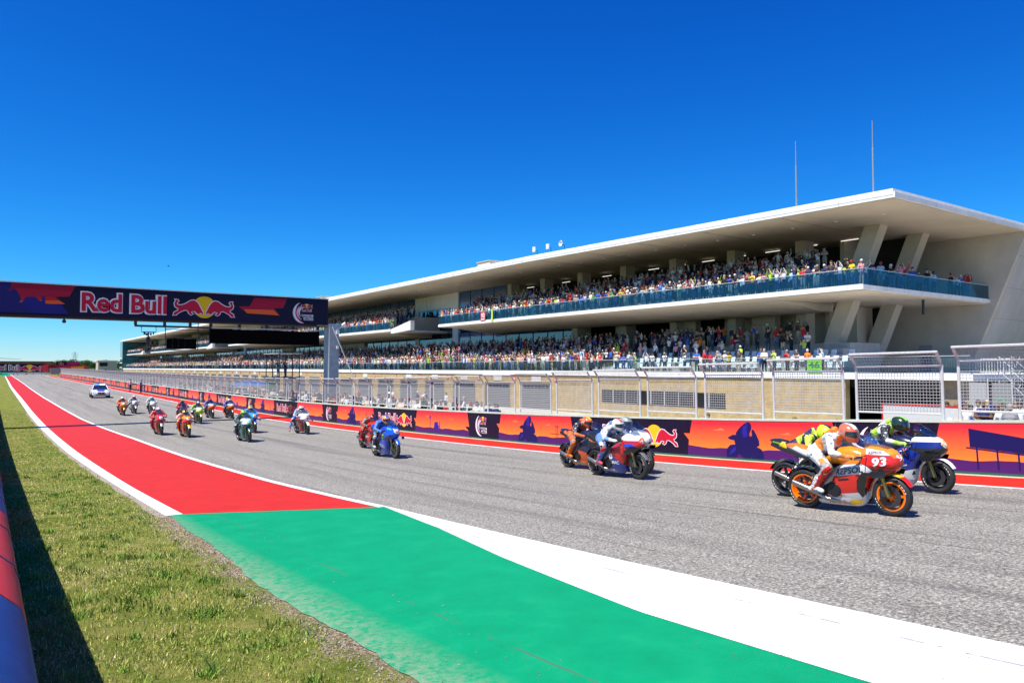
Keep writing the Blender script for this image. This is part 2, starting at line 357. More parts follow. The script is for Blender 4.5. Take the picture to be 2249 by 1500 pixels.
edge_track = curve([(-60, 6.15), (13, 6.1), (18.6, 5.85), (28, 5.72), (39, 5.7), (60, 5.3), (100, 5.15), (158, 5.4), (277, 5.9), (400, 6.2)])   # inner edge of the left white line
red_l = curve([(14, 2.95), (20, 2.86), (33, 2.8), (72, 2.85), (100, 2.95), (160, 3.1), (285, 4.0), (400, 4.2)])
wl_l = curve([(14, 2.66), (20, 2.6), (33, 2.46), (72, 2.46), (100, 2.55), (160, 2.75), (285, 3.75), (400, 4.)])
jit = lambda Y: .025 * math.sin(Y * 1.3) + .012 * math.sin(Y * 3.3 + 1) + .012 * math.sin(Y * 9.7) + .008 * math.sin(Y * 19.)
grn_l = lambda Y: float(np.interp(Y, [-60, 4.8, 7.75, 10, 14.7, 14.8], [2.46, 2.46, 2.44, 2.56, 2.72, 2.95])) + (jit(Y) if Y < 14 else 0)
diag = lambda Y: 2.93 + (14.7 - Y) * (6.08 - 2.93) / (14.7 - 12.8)
wht_l = curve([(-60, 4.6), (0, 4.64), (2.8, 4.7), (4.8, 4.77), (7.6, 5.2), (10, 5.68), (12.8, 6.08), (13.2, 6.1)])
sheet('track', lambda Y: edge_track(Y) - .02, lambda Y: 17.72, -60, 400, 0, M_ASPH, 6)
sheet('runoff_green', grn_l, lambda Y: (diag(Y) if Y > 12.8 else wht_l(Y) + .01), -60, 14.7, .004, M_GREEN, 4)
sheet('runoff_red', lambda Y: max(red_l(Y), diag(Y)) if Y < 14.7 else red_l(Y), lambda Y: edge_track(Y) - .13, 12.8, 300, .004, M_RED, 3)
sheet('edge_line_outer', wl_l, red_l, 14.7, 300, .006, M_WHITE)
sheet('edge_line_inner', lambda Y: edge_track(Y) - .14, lambda Y: edge_track(Y) + .03, 12.8, 400, .008, M_WHITE)
sheet('white_wedge', wht_l, lambda Y: 6.14, -60, 12.8, .008, painted('white_wedge_paint', (.72, .73, .72), (.5, .5, .48), .62, seams=((5.74, .032), (5.2, .012))), 3)
sheet('runoff_green_far', lambda Y: 2.8, lambda Y: edge_track(Y) - .13, 300, 400, .004, M_GREEN)
sheet('wall_strip_red', lambda Y: 15.72, lambda Y: 17.35, -60, 300, .004, M_RED2, 2)
sheet('wall_strip_line', lambda Y: 15.55, lambda Y: 15.72, -60, 300, .006, M_WHITE)
sheet('wall_foot_line', lambda Y: 17.36, lambda Y: 17.6, -60, 300, .005, painted('cream_foot', (.5, .52, .36), (.3, .42, .3), .5))
sheet('edge_dirt_red', lambda Y: wl_l(Y) - .14 - .04 * math.sin(Y * 1.7), lambda Y: wl_l(Y) + .01, 14.5, 70, .002, mat('pale_dirt', (.33, .28, .22), .95, noise=.35, nscale=12, bump=.6))
# pit lane behind the wall
sheet('pit_lane', 25.5, 46.2, -60, 400, .01, mat('pit_asphalt', (.19, .185, .18), .9, noise=.25, nscale=3, bump=.2), 2, zf=lambda X, Y: PIT)
sheet('garage_apron', 33., 46.3, -60, 400, .02, M_CONC, 2, zf=lambda X, Y: PIT)

# ------------------------------------------------------------------ grass on the verge
def blades(name, n, ylo, yhi, xlo, xhi, h0, h1, wdt, palette, label, ypow=1., patchy=0.):
    u = RNG.random(n); Y = ylo * (yhi / ylo) ** u if ypow else ylo + (yhi - ylo) * u
    X = xlo + (xhi - xlo) * RNG.random(n)
    lim = np.array([(grn_l(y) if y < 14.5 else wl_l(y)) for y in Y])
    keep = X < lim - .04 - np.where(RNG.random(n) < .75, .25 * RNG.random(n), 0)
    if patchy:
        pz = np.sin(X * 5.1 + 1.3 * np.sin(Y * 2.2)) + np.sin(Y * 3.7 + X * 2) + .9 * np.sin(X * 13 + Y * 9)
        keep &= (pz + RNG.normal(0, .8, n)) > patchy
    X, Y = X[keep], Y[keep]; n = len(X); Z = g(Y) - .006
    sc = np.sqrt(Y / 4.).clip(.8, 3.2)
    h = (h0 + (h1 - h0) * RNG.random(n) ** 1.6) * np.minimum(sc, 1.5); w = wdt * sc * (.6 + .8 * RNG.random(n))
    th = RNG.random(n) * 2 * np.pi; lean = RNG.random(n) * .95; ph = RNG.random(n) * 2 * np.pi
    dx, dy = np.cos(th) * w / 2, np.sin(th) * w / 2
    tx, ty = np.cos(ph) * h * lean, np.sin(ph) * h * lean; tz = h * np.sqrt(np.maximum(0.06, 1 - (lean * .9) ** 2))
    V = np.empty((n, 5, 3)); V[:, 0] = np.c_[X - dx, Y - dy, Z]; V[:, 1] = np.c_[X + dx, Y + dy, Z]
    V[:, 2] = np.c_[X + dx * .7 + tx * .42, Y + dy * .7 + ty * .42, Z + tz * .6]; V[:, 3] = np.c_[X - dx * .7 + tx * .42, Y - dy * .7 + ty * .42, Z + tz * .6]
    V[:, 4] = np.c_[X + tx, Y + ty, Z + tz]
    b = np.arange(n)[:, None] * 5; q = b + np.array([0, 1, 2, 3]); t = b + np.array([3, 2, 4])
    loops = np.concatenate([q.ravel(), t.ravel()]); ls = np.concatenate([np.arange(n) * 4, 4 * n + np.arange(n) * 3]); lt = np.concatenate([np.full(n, 4), np.full(n, 3)])
    me = bpy.data.meshes.new(name); me.vertices.add(5 * n); me.vertices.foreach_set('co', V.ravel())
    me.loops.add(len(loops)); me.loops.foreach_set('vertex_index', loops.astype(np.int32)); me.polygons.add(2 * n)
    me.polygons.foreach_set('loop_start', ls.astype(np.int32)); me.polygons.foreach_set('loop_total', lt.astype(np.int32))
    pal = np.array(palette); pn = np.sin(X * 2.3 + 1.1 * np.sin(Y * 1.1)) + np.sin(Y * 1.9 - X * 1.2 + 2) + .7 * np.sin(X * 6.1 + Y * 4.3) + RNG.normal(0, .7, n)
    k_ = np.clip((.5 + pn * .22) * len(pal), 0, len(pal) - 1).astype(int); c = pal[np.where(RNG.random(n) < .65, k_, RNG.integers(0, len(pal), n))] * (.65 + .7 * RNG.random((n, 1)))
    ca = me.color_attributes.new('Col', 'FLOAT_COLOR', 'POINT'); cc = np.ones((n, 5, 4)); cc[:, :, :3] = c[:, None]; ca.data.foreach_set('color', cc.ravel())
    me.update(calc_edges=True)
    m = mat('grass_blade', (.1, .15, .03), .7, spec=.25); nt, bs = nodes_of(m)
    if not any(nd.bl_idname == 'ShaderNodeVertexColor' for nd in nt.nodes):
        vc = N(nt, 'VertexColor', layer_name='Col'); nt.links.new(vc.outputs[0], bs.inputs['Base Color'])
        bs.inputs['Subsurface Weight'].default_value = 0
    me.materials.append(m); o = link(name, me); tag(o, label, 'grass', kind='stuff'); return o
DRY = [(.48, .44, .14), (.42, .42, .10), (.54, .48, .20), (.26, .33, .045), (.34, .39, .065), (.6, .52, .27)]
LUSH = [(.15, .28, .035), (.20, .31, .045), (.11, .21, .03), (.26, .34, .06)]
blades('turf_grass', 125000, 1.7, 75, .02, 2.75, .010, .036, .0055, [LUSH[3]] + DRY[3:5] + DRY[:3] + DRY[5:], 'short half-dry mown grass on the verge beside the painted runoff', patchy=-1.5)
blades('lush_grass', 15000, 1.8, 40, .02, 2.7, .03, .085, .006, LUSH, 'darker green grass clumps scattered over the dry verge', patchy=1.7)

# taller tufts
def tufts(n, name, label):
    cy = 1.9 * (26 / 1.9) ** RNG.random(n); cx = .45 + (2.25 - .45) * RNG.random(n) ** .75; V = []; Fc = []; C = []; k0 = 0
    for a, b in zip(cx, cy):
        z = float(g(b)) - .006; m_ = int(RNG.integers(18, 55)); hh = RNG.uniform(.05, .12); base = np.array(LUSH[RNG.integers(0, 4)]) * RNG.uniform(.75, 1.25); sp = RNG.uniform(.03, .09)
        for _ in range(m_):
            th, ph, l = RNG.random() * 6.28, RNG.random() * 6.28, hh * RNG.uniform(.5, 1.1); le = RNG.uniform(.1, .9); w = .004 * max(1, math.sqrt(b / 4)) * RNG.uniform(.7, 1.3)
            x0, y0 = a + sp * RNG.normal(), b + sp * RNG.normal() * 1.2; dx, dy = math.cos(th) * w, math.sin(th) * w; ex, ey = math.cos(ph) * l * le, math.sin(ph) * l * le; ez = l * math.sqrt(max(.05, 1 - (le * .9) ** 2))
            V += [(x0 - dx, y0 - dy, z), (x0 + dx, y0 + dy, z), (x0 + dx * .7 + ex * .4, y0 + dy * .7 + ey * .4, z + ez * .6), (x0 - dx * .7 + ex * .4, y0 - dy * .7 + ey * .4, z + ez * .6), (x0 + ex, y0 + ey, z + ez)]
            Fc += [(k0, k0 + 1, k0 + 2, k0 + 3), (k0 + 3, k0 + 2, k0 + 4)]; k0 += 5; C += [tuple(base * RNG.uniform(.7, 1.3)) + (1.,)] * 5
    me = bpy.data.meshes.new(name); me.from_pydata(V, [], Fc); ca = me.color_attributes.new('Col', 'FLOAT_COLOR', 'POINT'); ca.data.foreach_set('color', np.array(C).ravel()); me.materials.append(MATS['grass_blade']); tag(link(name, me), label, 'grass', kind='stuff')
tufts(190, 'grass_tufts', 'taller green grass tufts standing out of the dry verge')
# loose stones along the painted edge
ns = 3000; YY = 1.8 * (15 / 1.8) ** RNG.random(ns); EE = np.array([grn_l(y) for y in YY]); XX = EE - .03 - np.abs(RNG.normal(0, .16, ns)); far_ = RNG.random(ns) < .07; XX[far_] = EE[far_] + RNG.random(far_.sum()) * 1.1
SS = .0035 + .010 * RNG.random(ns) ** 3; SS[far_] *= .7
OC = np.array([(1, 0, 0), (-1, 0, 0), (0, 1, 0), (0, -1, 0), (0, 0, .7), (0, 0, -.7)], float)
VV = (OC[None] * (.7 + .6 * RNG.random((ns, 6, 1)))) * SS[:, None, None] + np.stack([XX, YY, g(YY) + np.where(far_, .006, -.004) + SS * .4], 1)[:, None]
OF = np.array([(0, 2, 4), (2, 1, 4), (1, 3, 4), (3, 0, 4), (2, 0, 5), (1, 2, 5), (3, 1, 5), (0, 3, 5)])
me_ = bpy.data.meshes.new('gravel'); me_.from_pydata(VV.reshape(-1, 3).tolist(), [], (np.arange(ns)[:, None, None] * 6 + OF[None]).reshape(-1, 3).tolist())
me_.materials.append(mat('gravel_stone', (.36, .31, .25), .9, noise=.6, nscale=30)); tag(link('gravel', me_), 'loose pale and brown stones along the edge of the green runoff', 'gravel', kind='stuff')
# ------------------------------------------------------------------ people
def capsules(bones, seg=10):
    mb = MB()
    for a, ra, b, rb, *_ in bones:
        a, b = Vector(a), Vector(b); d = b - a
        if d.length < 1e-4: d = Vector((0, 0, 1e-3)); b = a + d
        n = d.normalized(); rings = []
        for t in (-1, -.8, -.45, 0): rings.append((a + n * ra * t, ra * math.sqrt(max(.0, 1 - t * t)) + 1e-4))
        for t in (0, .45, .8, 1): rings.append((b + n * rb * t, rb * math.sqrt(max(.0, 1 - t * t)) + 1e-4))
        u = n.cross(Vector((0, 0, 1)) if abs(n.z) < .9 else Vector((0, 1, 0))).normalized(); w = n.cross(u)
        mb.loft([[c + (u * math.cos(2*math.pi*k/seg) + w * math.sin(2*math.pi*k/seg)) * r_ for k in range(seg)] for c, r_ in rings])
    return mb
def body(name, bones, voxel, smooth=2, ratio=None, nreg=None):
    """one continuous skin over tapered limbs; returns (verts, faces, region per face)"""
    me = capsules(bones).mesh(name, []); o = link(name, me)
    md = o.modifiers.new('r', 'REMESH'); md.mode = 'VOXEL'; md.voxel_size = voxel
    sm = o.modifiers.new('s', 'SMOOTH'); sm.factor = .5; sm.iterations = smooth
    if ratio: dc = o.modifiers.new('d', 'DECIMATE'); dc.ratio = ratio
    dg = bpy.context.evaluated_depsgraph_get(); e = bpy.data.meshes.new_from_object(o.evaluated_get(dg))
    nv = len(e.vertices); v = np.empty(nv * 3); e.vertices.foreach_get('co', v); v = v.reshape(-1, 3)
    f = [tuple(p.vertices) for p in e.polygons]
    bpy.data.objects.remove(o); bpy.data.meshes.remove(me); bpy.data.meshes.remove(e)
    c = np.array([v[list(q)].mean(0) for q in f]); best = np.full(len(f), 9.); reg = np.zeros(len(f), int)
    for a, ra, b, rb, rg in bones:
        a, b = np.array(a, float), np.array(b, float); d = b - a; L = max(1e-9, d @ d)
        t = np.clip((c - a) @ d / L, 0, 1); dist = np.linalg.norm(c - a - t[:, None] * d, axis=1) - (ra + (rb - ra) * t)
        m_ = dist < best; best[m_] = dist[m_]; reg[m_] = rg
    return v, f, reg
# regions of a standing person: 0 skin, 1 hair/cap, 2 shirt, 3 trousers, 4 shoes, 5 thing held
def standing(pose, female=0, sleeves=0):
    hip, sh = .93, 1.42; w = .17 if not female else .155; B = []
    lean = {'rail': .12, 'camera': .03}.get(pose, .0)
    def P(x, y, z): return (x, y - lean * max(0, z - .9) * 1.2, z)
    for s in (-1, 1):
        B += [((s*.09, 0, hip), .105, (s*.10, -.01, .5), .07, 3), ((s*.10, -.01, .5), .066, (s*.11, .02, .1), .042, 3), ((s*.11, .03, .05), .045, (s*.12, -.14, .035), .035, 4)]
    B += [(P(-.05, 0, hip), .12, P(.05, 0, hip), .12, 3), (P(0, 0, 1.0), .13, P(0, 0, 1.2), .135, 2), (P(-.07, .0, 1.3), .115, P(.07, 0, 1.3), .115, 2), (P(-w+.02, 0, sh), .06, P(w-.02, 0, sh), .06, 2),
          (P(0, .01, 1.44), .05, P(0, -.01, 1.54), .048, 0), (P(0, -.01, 1.60), .082, P(0, -.005, 1.66), .088, 0), (P(0, -.012, 1.69), .09, P(0, .035, 1.66), .09, 1), (P(0, -.09, 1.60), .014, P(0, -.1, 1.585), .016, 0)]
    if female: B += [(P(0, .07, 1.62), .06, P(0, .09, 1.46), .05, 1)]
    arms = {'camera': [((.29, -.12, 1.22), (.07, -.22, 1.56))] * 2, 'phone': [((.27, -.14, 1.42), (.10, -.24, 1.78))] * 2, 'rail': [((.26, -.10, 1.14), (.16, -.36, 1.06))] * 2,
            'down': [((.25, .03, 1.14), (.24, -.05, .9))] * 2, 'clap': [((.26, -.08, 1.16), (.04, -.28, 1.24))] * 2,
            'wave': [((.31, -.05, 1.6), (.28, -.12, 1.9)), ((.25, .03, 1.14), (.24, -.06, .92))], 'fold': [((.27, -.06, 1.17), (-.06, -.17, 1.2))] * 2}[pose]
    for s, (el, ha) in zip((1, -1), arms):
        S, E_, H = (s*w, 0, sh), (s*el[0], el[1], el[2]), (s*ha[0], ha[1], ha[2])
        S, E_, H = P(*S), P(*E_), P(*H)
        mid = tuple((a+b)/2 for a, b in zip(S, E_))
        B += [(S, .056, mid, .05, 2), (mid, .05, E_, .042, 2 if sleeves or s*0 == 1 else 0), (E_, .042, H, .03, 2 if sleeves else 0)]
        d = (Vector(H) - Vector(E_)).normalized(); k = Vector(H) + d * .04
        B += [(H, .03, tuple(k), .036, 0), (tuple(k), .02, tuple(k + d * .055 + Vector((0, 0, -.015))), .013, 0), (tuple(k), .015, tuple(k + Vector((-s * .035, -.01, .03))), .012, 0)]
    if pose == 'camera': B += [(P(-.04, -.27, 1.58), .036, P(.04, -.27, 1.58), .036, 5), (P(0, -.29, 1.58), .032, P(0, -.36, 1.58), .03, 5)]
    if pose == 'phone': B += [(P(-.06, -.26, 1.82), .026, P(.06, -.26, 1.82), .026, 5)]
    return B
POSES = ['camera', 'phone', 'rail', 'down', 'clap', 'wave', 'fold']
POSE_TXT = {'camera': 'looking through camera', 'phone': 'holding phone up high', 'rail': 'leaning on the rail', 'down': 'with arms hanging', 'clap': 'clapping', 'wave': 'waving one arm', 'fold': 'with arms folded'}
LOD0, LOD1, LOD2 = {}, {}, {}
for i_, p_ in enumerate(POSES):
    bn = standing(p_, i_ % 3 == 1, i_ % 2)
    LOD0[p_] = body('p', bn, .024, 1, .42); LOD1[p_] = body('p', bn, .04, 1, .3); LOD2[p_] = body('p', bn, .06, 0, .22)
SKIN = [(.62, .38, .27), (.55, .33, .23), (.66, .42, .31), (.35, .19, .12), (.16, .08, .05)]
HAIR = [(.03, .02, .015), (.08, .045, .02), (.2, .12, .05), (.35, .3, .25)]
SHIRT = {'white': (.72, .72, .71), 'black': (.018, .018, .02), 'red': (.5, .02, .025), 'navy': (.02, .03, .11), 'royal blue': (.03, .1, .48), 'yellow': (.72, .55, .02), 'grey': (.25, .25, .26),
         'lime': (.42, .68, .04), 'orange': (.7, .2, .02), 'pink': (.7, .3, .33), 'pale blue': (.35, .5, .68), 'cream': (.62, .55, .42), 'charcoal': (.05, .05, .055), 'green': (.04, .25, .06)}
SHIRT_P = ['white'] * 9 + ['black'] * 6 + ['red'] * 4 + ['navy'] * 3 + ['royal blue'] * 3 + ['yellow'] * 2 + ['grey'] * 4 + ['lime'] * 2 + ['orange'] * 2 + ['pink'] * 2 + ['pale blue'] * 2 + ['cream'] * 2 + ['charcoal'] * 4 + ['green']
LEGC = [(.02, .025, .05), (.05, .09, .2), (.12, .17, .28), (.015, .015, .017), (.4, .34, .24), (.3, .3, .3), (.03, .05, .12)]
M_PERSON = mat('cloth_and_skin', (.5, .5, .5), .8, spec=.25)
_nt, _b = nodes_of(M_PERSON); _vc = N(_nt, 'VertexColor', layer_name='Col'); _nt.links.new(_vc.outputs[0], _b.inputs['Base Color'])
def person_colours(shirt, rnd):
    hat = rnd.random()
    hair = rnd.choice(HAIR) if hat < .5 else rnd.choice([(.7, .7, .68), (.02, .02, .02), (.5, .02, .02), (.02, .04, .2), (.45, .38, .25), (.6, .6, .58)])
    return [rnd.choice(SKIN), hair, SHIRT[shirt], rnd.choice(LEGC), rnd.choice([(.02, .02, .02), (.5, .5, .5), (.12, .07, .04)]), (.012, .012, .014)]
def person_mesh(lod, cols, name='person'):
    v, f, reg = lod; me = bpy.data.meshes.new(name); me.from_pydata(v.tolist(), [], f)
    ca = me.color_attributes.new('Col', 'FLOAT_COLOR', 'CORNER'); c = np.array(cols)[reg]
    lt = np.array([len(q) for q in f]); cc = np.ones((lt.sum(), 4)); cc[:, :3] = np.repeat(c, lt, axis=0); ca.data.foreach_set('color', cc.ravel())
    me.polygons.foreach_set('use_smooth', [True] * len(f)); me.materials.append(M_PERSON); return me
class Mass:                                  # many small figures in one mesh
    def __init__(s): s.V = []; s.Lp = []; s.Ln = []; s.C = []; s.n = 0
    def add(s, lod, cols, loc, rz, sc):
        v, f, reg = lod; c_, s_ = math.cos(rz), math.sin(rz)
        w = v * sc; s.V.append(np.c_[w[:, 0]*c_ - w[:, 1]*s_ + loc[0], w[:, 0]*s_ + w[:, 1]*c_ + loc[1], w[:, 2] + loc[2]])
        lt = np.array([len(q) for q in f]); s.Lp.append(np.concatenate([np.array(q) for q in f]) + s.n); s.Ln.append(lt)
        s.C.append(np.repeat(np.array(cols)[reg], lt, axis=0)); s.n += len(v)
    def build(s, name):
        V = np.concatenate(s.V); Lp = np.concatenate(s.Lp); Ln = np.concatenate(s.Ln); C = np.concatenate(s.C)
        me = bpy.data.meshes.new(name); me.vertices.add(len(V)); me.vertices.foreach_set('co', V.ravel())
        me.loops.add(len(Lp)); me.loops.foreach_set('vertex_index', Lp.astype(np.int32)); me.polygons.add(len(Ln))
        me.polygons.foreach_set('loop_start', np.concatenate([[0], np.cumsum(Ln)[:-1]]).astype(np.int32)); me.polygons.foreach_set('loop_total', Ln.astype(np.int32))
        ca = me.color_attributes.new('Col', 'FLOAT_COLOR', 'CORNER'); cc = np.ones((len(C), 4)); cc[:, :3] = C; ca.data.foreach_set('color', cc.ravel())
        me.polygons.foreach_set('use_smooth', np.ones(len(Ln), bool)); me.update(calc_edges=True); me.materials.append(M_PERSON)
        return link(name, me)
PM = {}
def spectator(pose, shirt, var, loc, rz, sc, label, group):
    key = (pose, shirt, var)
    if key not in PM: PM[key] = person_mesh(LOD0[pose], person_colours(shirt, random.Random(hash(key) % 9973 if False else len(PM) * 31 + 5)))
    o = link('person', PM[key], loc=loc, rz=rz); o.scale = (sc,) * 3
    return tag(o, label, 'person', group)
# ------------------------------------------------------------------ pit building
DECK, BALC, SOFF, FAC, CLX = 3.08, 8.92, 14.52, 46., 55.6
RDROP = lambda Y: max(0., (62 - Y) / 39 * .48)      # the roof edge falls slightly towards its near end
M_STUCCO = mat('pale_stucco', (.57, .50, .40), .85, noise=.12, nscale=.6, bump=.06, bscale=25)
M_SLABW = mat('white_slab_edge', (.78, .77, .73), .7, noise=.13, nscale=1.6, stretch=(1, 1, .3))
M_SOFFIT = mat('soffit_plaster', (.64, .54, .40), .85, noise=.1, nscale=.45)
M_ENDWALL = mat('end_wall_stucco', (.52, .49, .45), .85, noise=.13, nscale=.5, bump=.05, stretch=(1.6, 1.6, .22))
M_DARKIN = mat('interior_wall', (.022, .019, .017), .9)  # near-black base colour carries the deep shade of the interior
M_STEEL = mat('galvanised_steel', (.60, .60, .58), .45, metal=.2, noise=.15, nscale=14)
M_DSTEEL = mat('dark_steel', (.03, .032, .035), .5, metal=.3)
M_TREAD = mat('stand_tread', (.38, .36, .33), .85, noise=.15, nscale=2)
M_DOOR = mat('roller_door', (.17, .165, .155), .5, metal=.2); _nt, _b = nodes_of(M_DOOR)
_tc = N(_nt, 'TexCoord'); _wv = N(_nt, 'TexWave', bands_direction='Z', Scale=2.6); _nt.links.new(_tc.outputs['Object'], _wv.inputs['Vector'])
_bp = N(_nt, 'Bump', Strength=.6, Distance=.03); _nt.links.new(_wv.outputs['Fac'], _bp.inputs['Height']); _nt.links.new(_bp.outputs[0], _b.inputs['Normal'])
M_BRICK = mat('limestone_blocks', (.5, .4, .24), .9); _nt, _b = nodes_of(M_BRICK)
_tc = N(_nt, 'TexCoord'); _sp = N(_nt, 'SeparateXYZ'); _cb = N(_nt, 'CombineXYZ'); _br = N(_nt, 'TexBrick', Scale=2.2)
_nt.links.new(_tc.outputs['Object'], _sp.inputs[0]); _nt.links.new(_sp.outputs[1], _cb.inputs[0]); _nt.links.new(_sp.outputs[2], _cb.inputs[1]); _nt.links.new(_cb.outputs[0], _br.inputs['Vector'])
_br.inputs['Color1'].default_value = (.47, .35, .165, 1); _br.inputs['Color2'].default_value = (.39, .28, .125, 1); _br.inputs['Mortar'].default_value = (.33, .26, .15, 1); _br.inputs['Mortar Size'].default_value = .012
_nz = N(_nt, 'TexNoise', Scale=1.7, Detail=5.); _nt.links.new(_tc.outputs['Object'], _nz.inputs['Vector'])
_rr = ramp(_nt, _nz.outputs['Fac'], [(.3, (.8, .8, .8)), (.7, (1.1, 1.1, 1.1))]); _nt.links.new(mixc(_nt, 1., _br.outputs[0], _rr.outputs[0], 'MULTIPLY'), _b.inputs['Base Color'])
def glass_sheet(name, tint, gloss=.1, groug=.02):
    if name in MATS: return MATS[name]
    m = bpy.data.materials.new(name); MATS[name] = m; m.use_nodes = True; nt = m.node_tree; nt.nodes.clear()
    o = N(nt, 'OutputMaterial'); t = N(nt, 'BsdfTransparent'); t.inputs[0].default_value = (*tint, 1)
    gl = N(nt, 'BsdfGlossy'); gl.inputs['Roughness'].default_value = groug; gl.inputs[0].default_value = (.9, .95, 1, 1)
    mx = N(nt, 'MixShader'); mx.inputs[0].default_value = gloss
    nt.links.new(t.outputs[0], mx.inputs[1]); nt.links.new(gl.outputs[0], mx.inputs[2]); nt.links.new(mx.outputs[0], o.inputs[0])
    return m
M_RAILGLASS = glass_sheet('rail_glass', (.80, .90, .92), .03)
M_BALGLASS = glass_sheet('balcony_glass', (.50, .68, .77), .06)
M_GLAZE = mat('blue_glazing', (.015, .085, .22), .04, spec=.9, coat=.6)  # base colour pushed to blue to stand in for reflected sky
M_TEAL = mat('teal_glazing', (.01, .09, .11), .05, spec=.9, coat=.6)
M_LIGHT = mat('fluorescent_tube', (.9, .9, .85), .4, emit=((1, .97, .88), .7))
M_CAN = mat('downlight', (.85, .83, .78), .4)

bld = empty('pit_building', (FAC, 100, PIT)); tag(bld, 'long pale three-level pit building with deep flat roof and crowded balconies', 'building')
binv = Matrix.Translation((-FAC, -100, -PIT))
def bp(name, mb, mats, parent=None, smooth=False):
    o = build(name, mb, mats, parent or bld, smooth)
    o.matrix_parent_inverse = binv if parent is None else Matrix.Identity(4); return o
Y0, Y1 = 23.5, 360.
# roof
RX = 45.55
def roofslab(mb, x0, x1, ya, yb, z0, z1):
    for a, b in ((ya, 62.), (62., yb)):
        da, db = RDROP(a), RDROP(b); mb.hexa([(x0, a, z0 - da), (x1, a, z0 - da), (x1, b, z0 - db), (x0, b, z0 - db)], [(x0, a, z1 - da), (x1, a, z1 - da), (x1, b, z1 - db), (x0, b, z1 - db)])
mb = MB(); roofslab(mb, RX, 84, Y0, Y1, SOFF, SOFF + .34); roofslab(mb, RX + .25, 83.8, Y0 + .25, Y1 - .2, SOFF + .34, SOFF + .62)
rf = bp('roof', mb, [M_SLABW])
mb = MB(); roofslab(mb, RX + .15, 83.5, Y0 + .15, Y1 - .2, SOFF - .05, SOFF - .004); sf = bp('soffit', mb, [M_SOFFIT])
mb = MB(); roofslab(mb, RX - .012, RX - .002, Y0 + .1, Y1, SOFF + .16, SOFF + .2); bp('fascia_joint', mb, [M_STEEL], rf)
cm = MB(); cm.lathe([(.0, 0), (.13, 0), (.13, -.05), (.0, -.05)], 10, axis=2, closed=False); cme = cm.mesh('downlight', [M_CAN])
y = 26.5
while y < 215:
    o = link('downlight', cme, sf, (49.9, y, SOFF - .05 - RDROP(y)))
    if int(y / 3.55) % 2 == 0:
        m2 = MB(); m2.box(RX + .3, 55.5, y + 1.7, y + 1.72, SOFF - .056 - RDROP(y), SOFF - .0505 - RDROP(y + 3)); build('soffit_joint', m2, [mat('joint_tan', (.3, .25, .19), .9)], sf)  # thin brownish strips marking the soffit panel joints
    y += 3.55
# ground-floor front
mb = MB(); mb.box(45.98, 46.5, 27.2, 352, PIT, DECK - .36); bp('garage_wall', mb, [M_BRICK])
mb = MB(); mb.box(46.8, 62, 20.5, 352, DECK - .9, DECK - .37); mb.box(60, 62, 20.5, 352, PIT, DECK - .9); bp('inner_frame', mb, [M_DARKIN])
mb = MB(); mb.box(46.5, 47.2, 19.7, 21.3, PIT, DECK - .37); bp('end_pier', mb, [mat('brown_stone', (.3, .23, .15), .9, noise=.3, nscale=3)])
mb = MB(); mb.box(45.93, 45.978, 36.9, 50.9, .35, 1.5); wn_ = bp('strip_window', mb, [mat('window_dark', (.015, .017, .02), .15)])
for k in range(1, 9):
    m2 = MB(); yy = 36.9 + 14 * k / 9; m2.box(45.89, 45.928, yy - .035, yy + .035, .36, 1.49); build('mullion', m2, [M_STEEL], wn_)
# garages
doorm = MB(); doorm.box(-.04, 0, -2.45, 2.45, 0, 2.75); dme = doorm.mesh('garage_door', [M_DOOR])
winm = MB()
for k in range(7): winm.box(-.06, -.042, -2.2 + k * .63, -2.2 + k * .63 + .5, 2.2, 2.5)
wme = winm.mesh('door_window', [MATS['window_dark']])
dsk = MB(); dsk.lathe([(0, 0), (.27, 0), (.27, .03), (0, .03)], 18, axis=0, closed=False); dskm = dsk.mesh('bay_disc', [mat('disc_red', (.55, .02, .02), .5)])
plq = MB(); plq.box(-.04, 0, -.8, .8, -.26, .26); plqm = plq.mesh('name_board', [mat('board_white', (.62, .6, .54), .6, noise=.15, nscale=4)])
logom = MB(); poly(logom, [(-.3, -.08), (-.05, .1), (0, .02), (.25, .02), (.25, -.02), (-.02, -.03), (-.06, .03)], -.05)
yy = 57.6; num = 34
while yy < 345:
    d = link('garage_door', dme, bld, None); d.matrix_parent_inverse = binv; d.location = (45.978, yy + 3.4, PIT)
    w_ = link('door_window', wme, d)
    if num > 0:
        s_ = link('bay_number_sign', dskm, bld); s_.matrix_parent_inverse = binv; s_.location = (45.94, yy + .1, DECK - .78)
        if num > 20:
            m2 = MB(); v_, f_, w0 = text_geo(str(num), .02); m2.add([(-.012, -(p[0] - w0/2) * .26, p[1] * .26 - .13) for p in v_], f_); build('digits', m2, [paint((.8, .8, .8))], s_)
    if num % 2 == 0 or num > 30:
        q_ = link('name_board', plqm, bld); q_.matrix_parent_inverse = binv; q_.location = (45.97, yy + 3.3, DECK - .78)
    num -= 1; yy += 7.1
# deck slab and terraces
mb = MB(); mb.box(45.85, 66, 19.4, 353, DECK - .34, DECK); bp('deck_slab', mb, [M_SLABW])
mb = MB(); mb.box(45.98, 46.2, 19.55, 353, DECK + .003, DECK + .1); bp('deck_kerb', mb, [M_STEEL])
def terrace(name, x0, z0, y0, y1, n, dx=1.0, dz=.36, back=CLX):
    mb = MB(); prof = [(x0, z0 + .003)]
    for k in range(n): prof += [(x0 + k*dx, z0 + (k+1)*dz), (x0 + (k+1)*dx, z0 + (k+1)*dz)]
    prof += [(back, z0 + n*dz), (back, z0 + .003)]
    # prism along Y needs (x, z) outline
    mb.prism(prof, 1, y0, y1); return bp(name, mb, [M_TREAD])
terrace('deck_terrace', 48.0, DECK, 30, 350, 5, .85, .45)
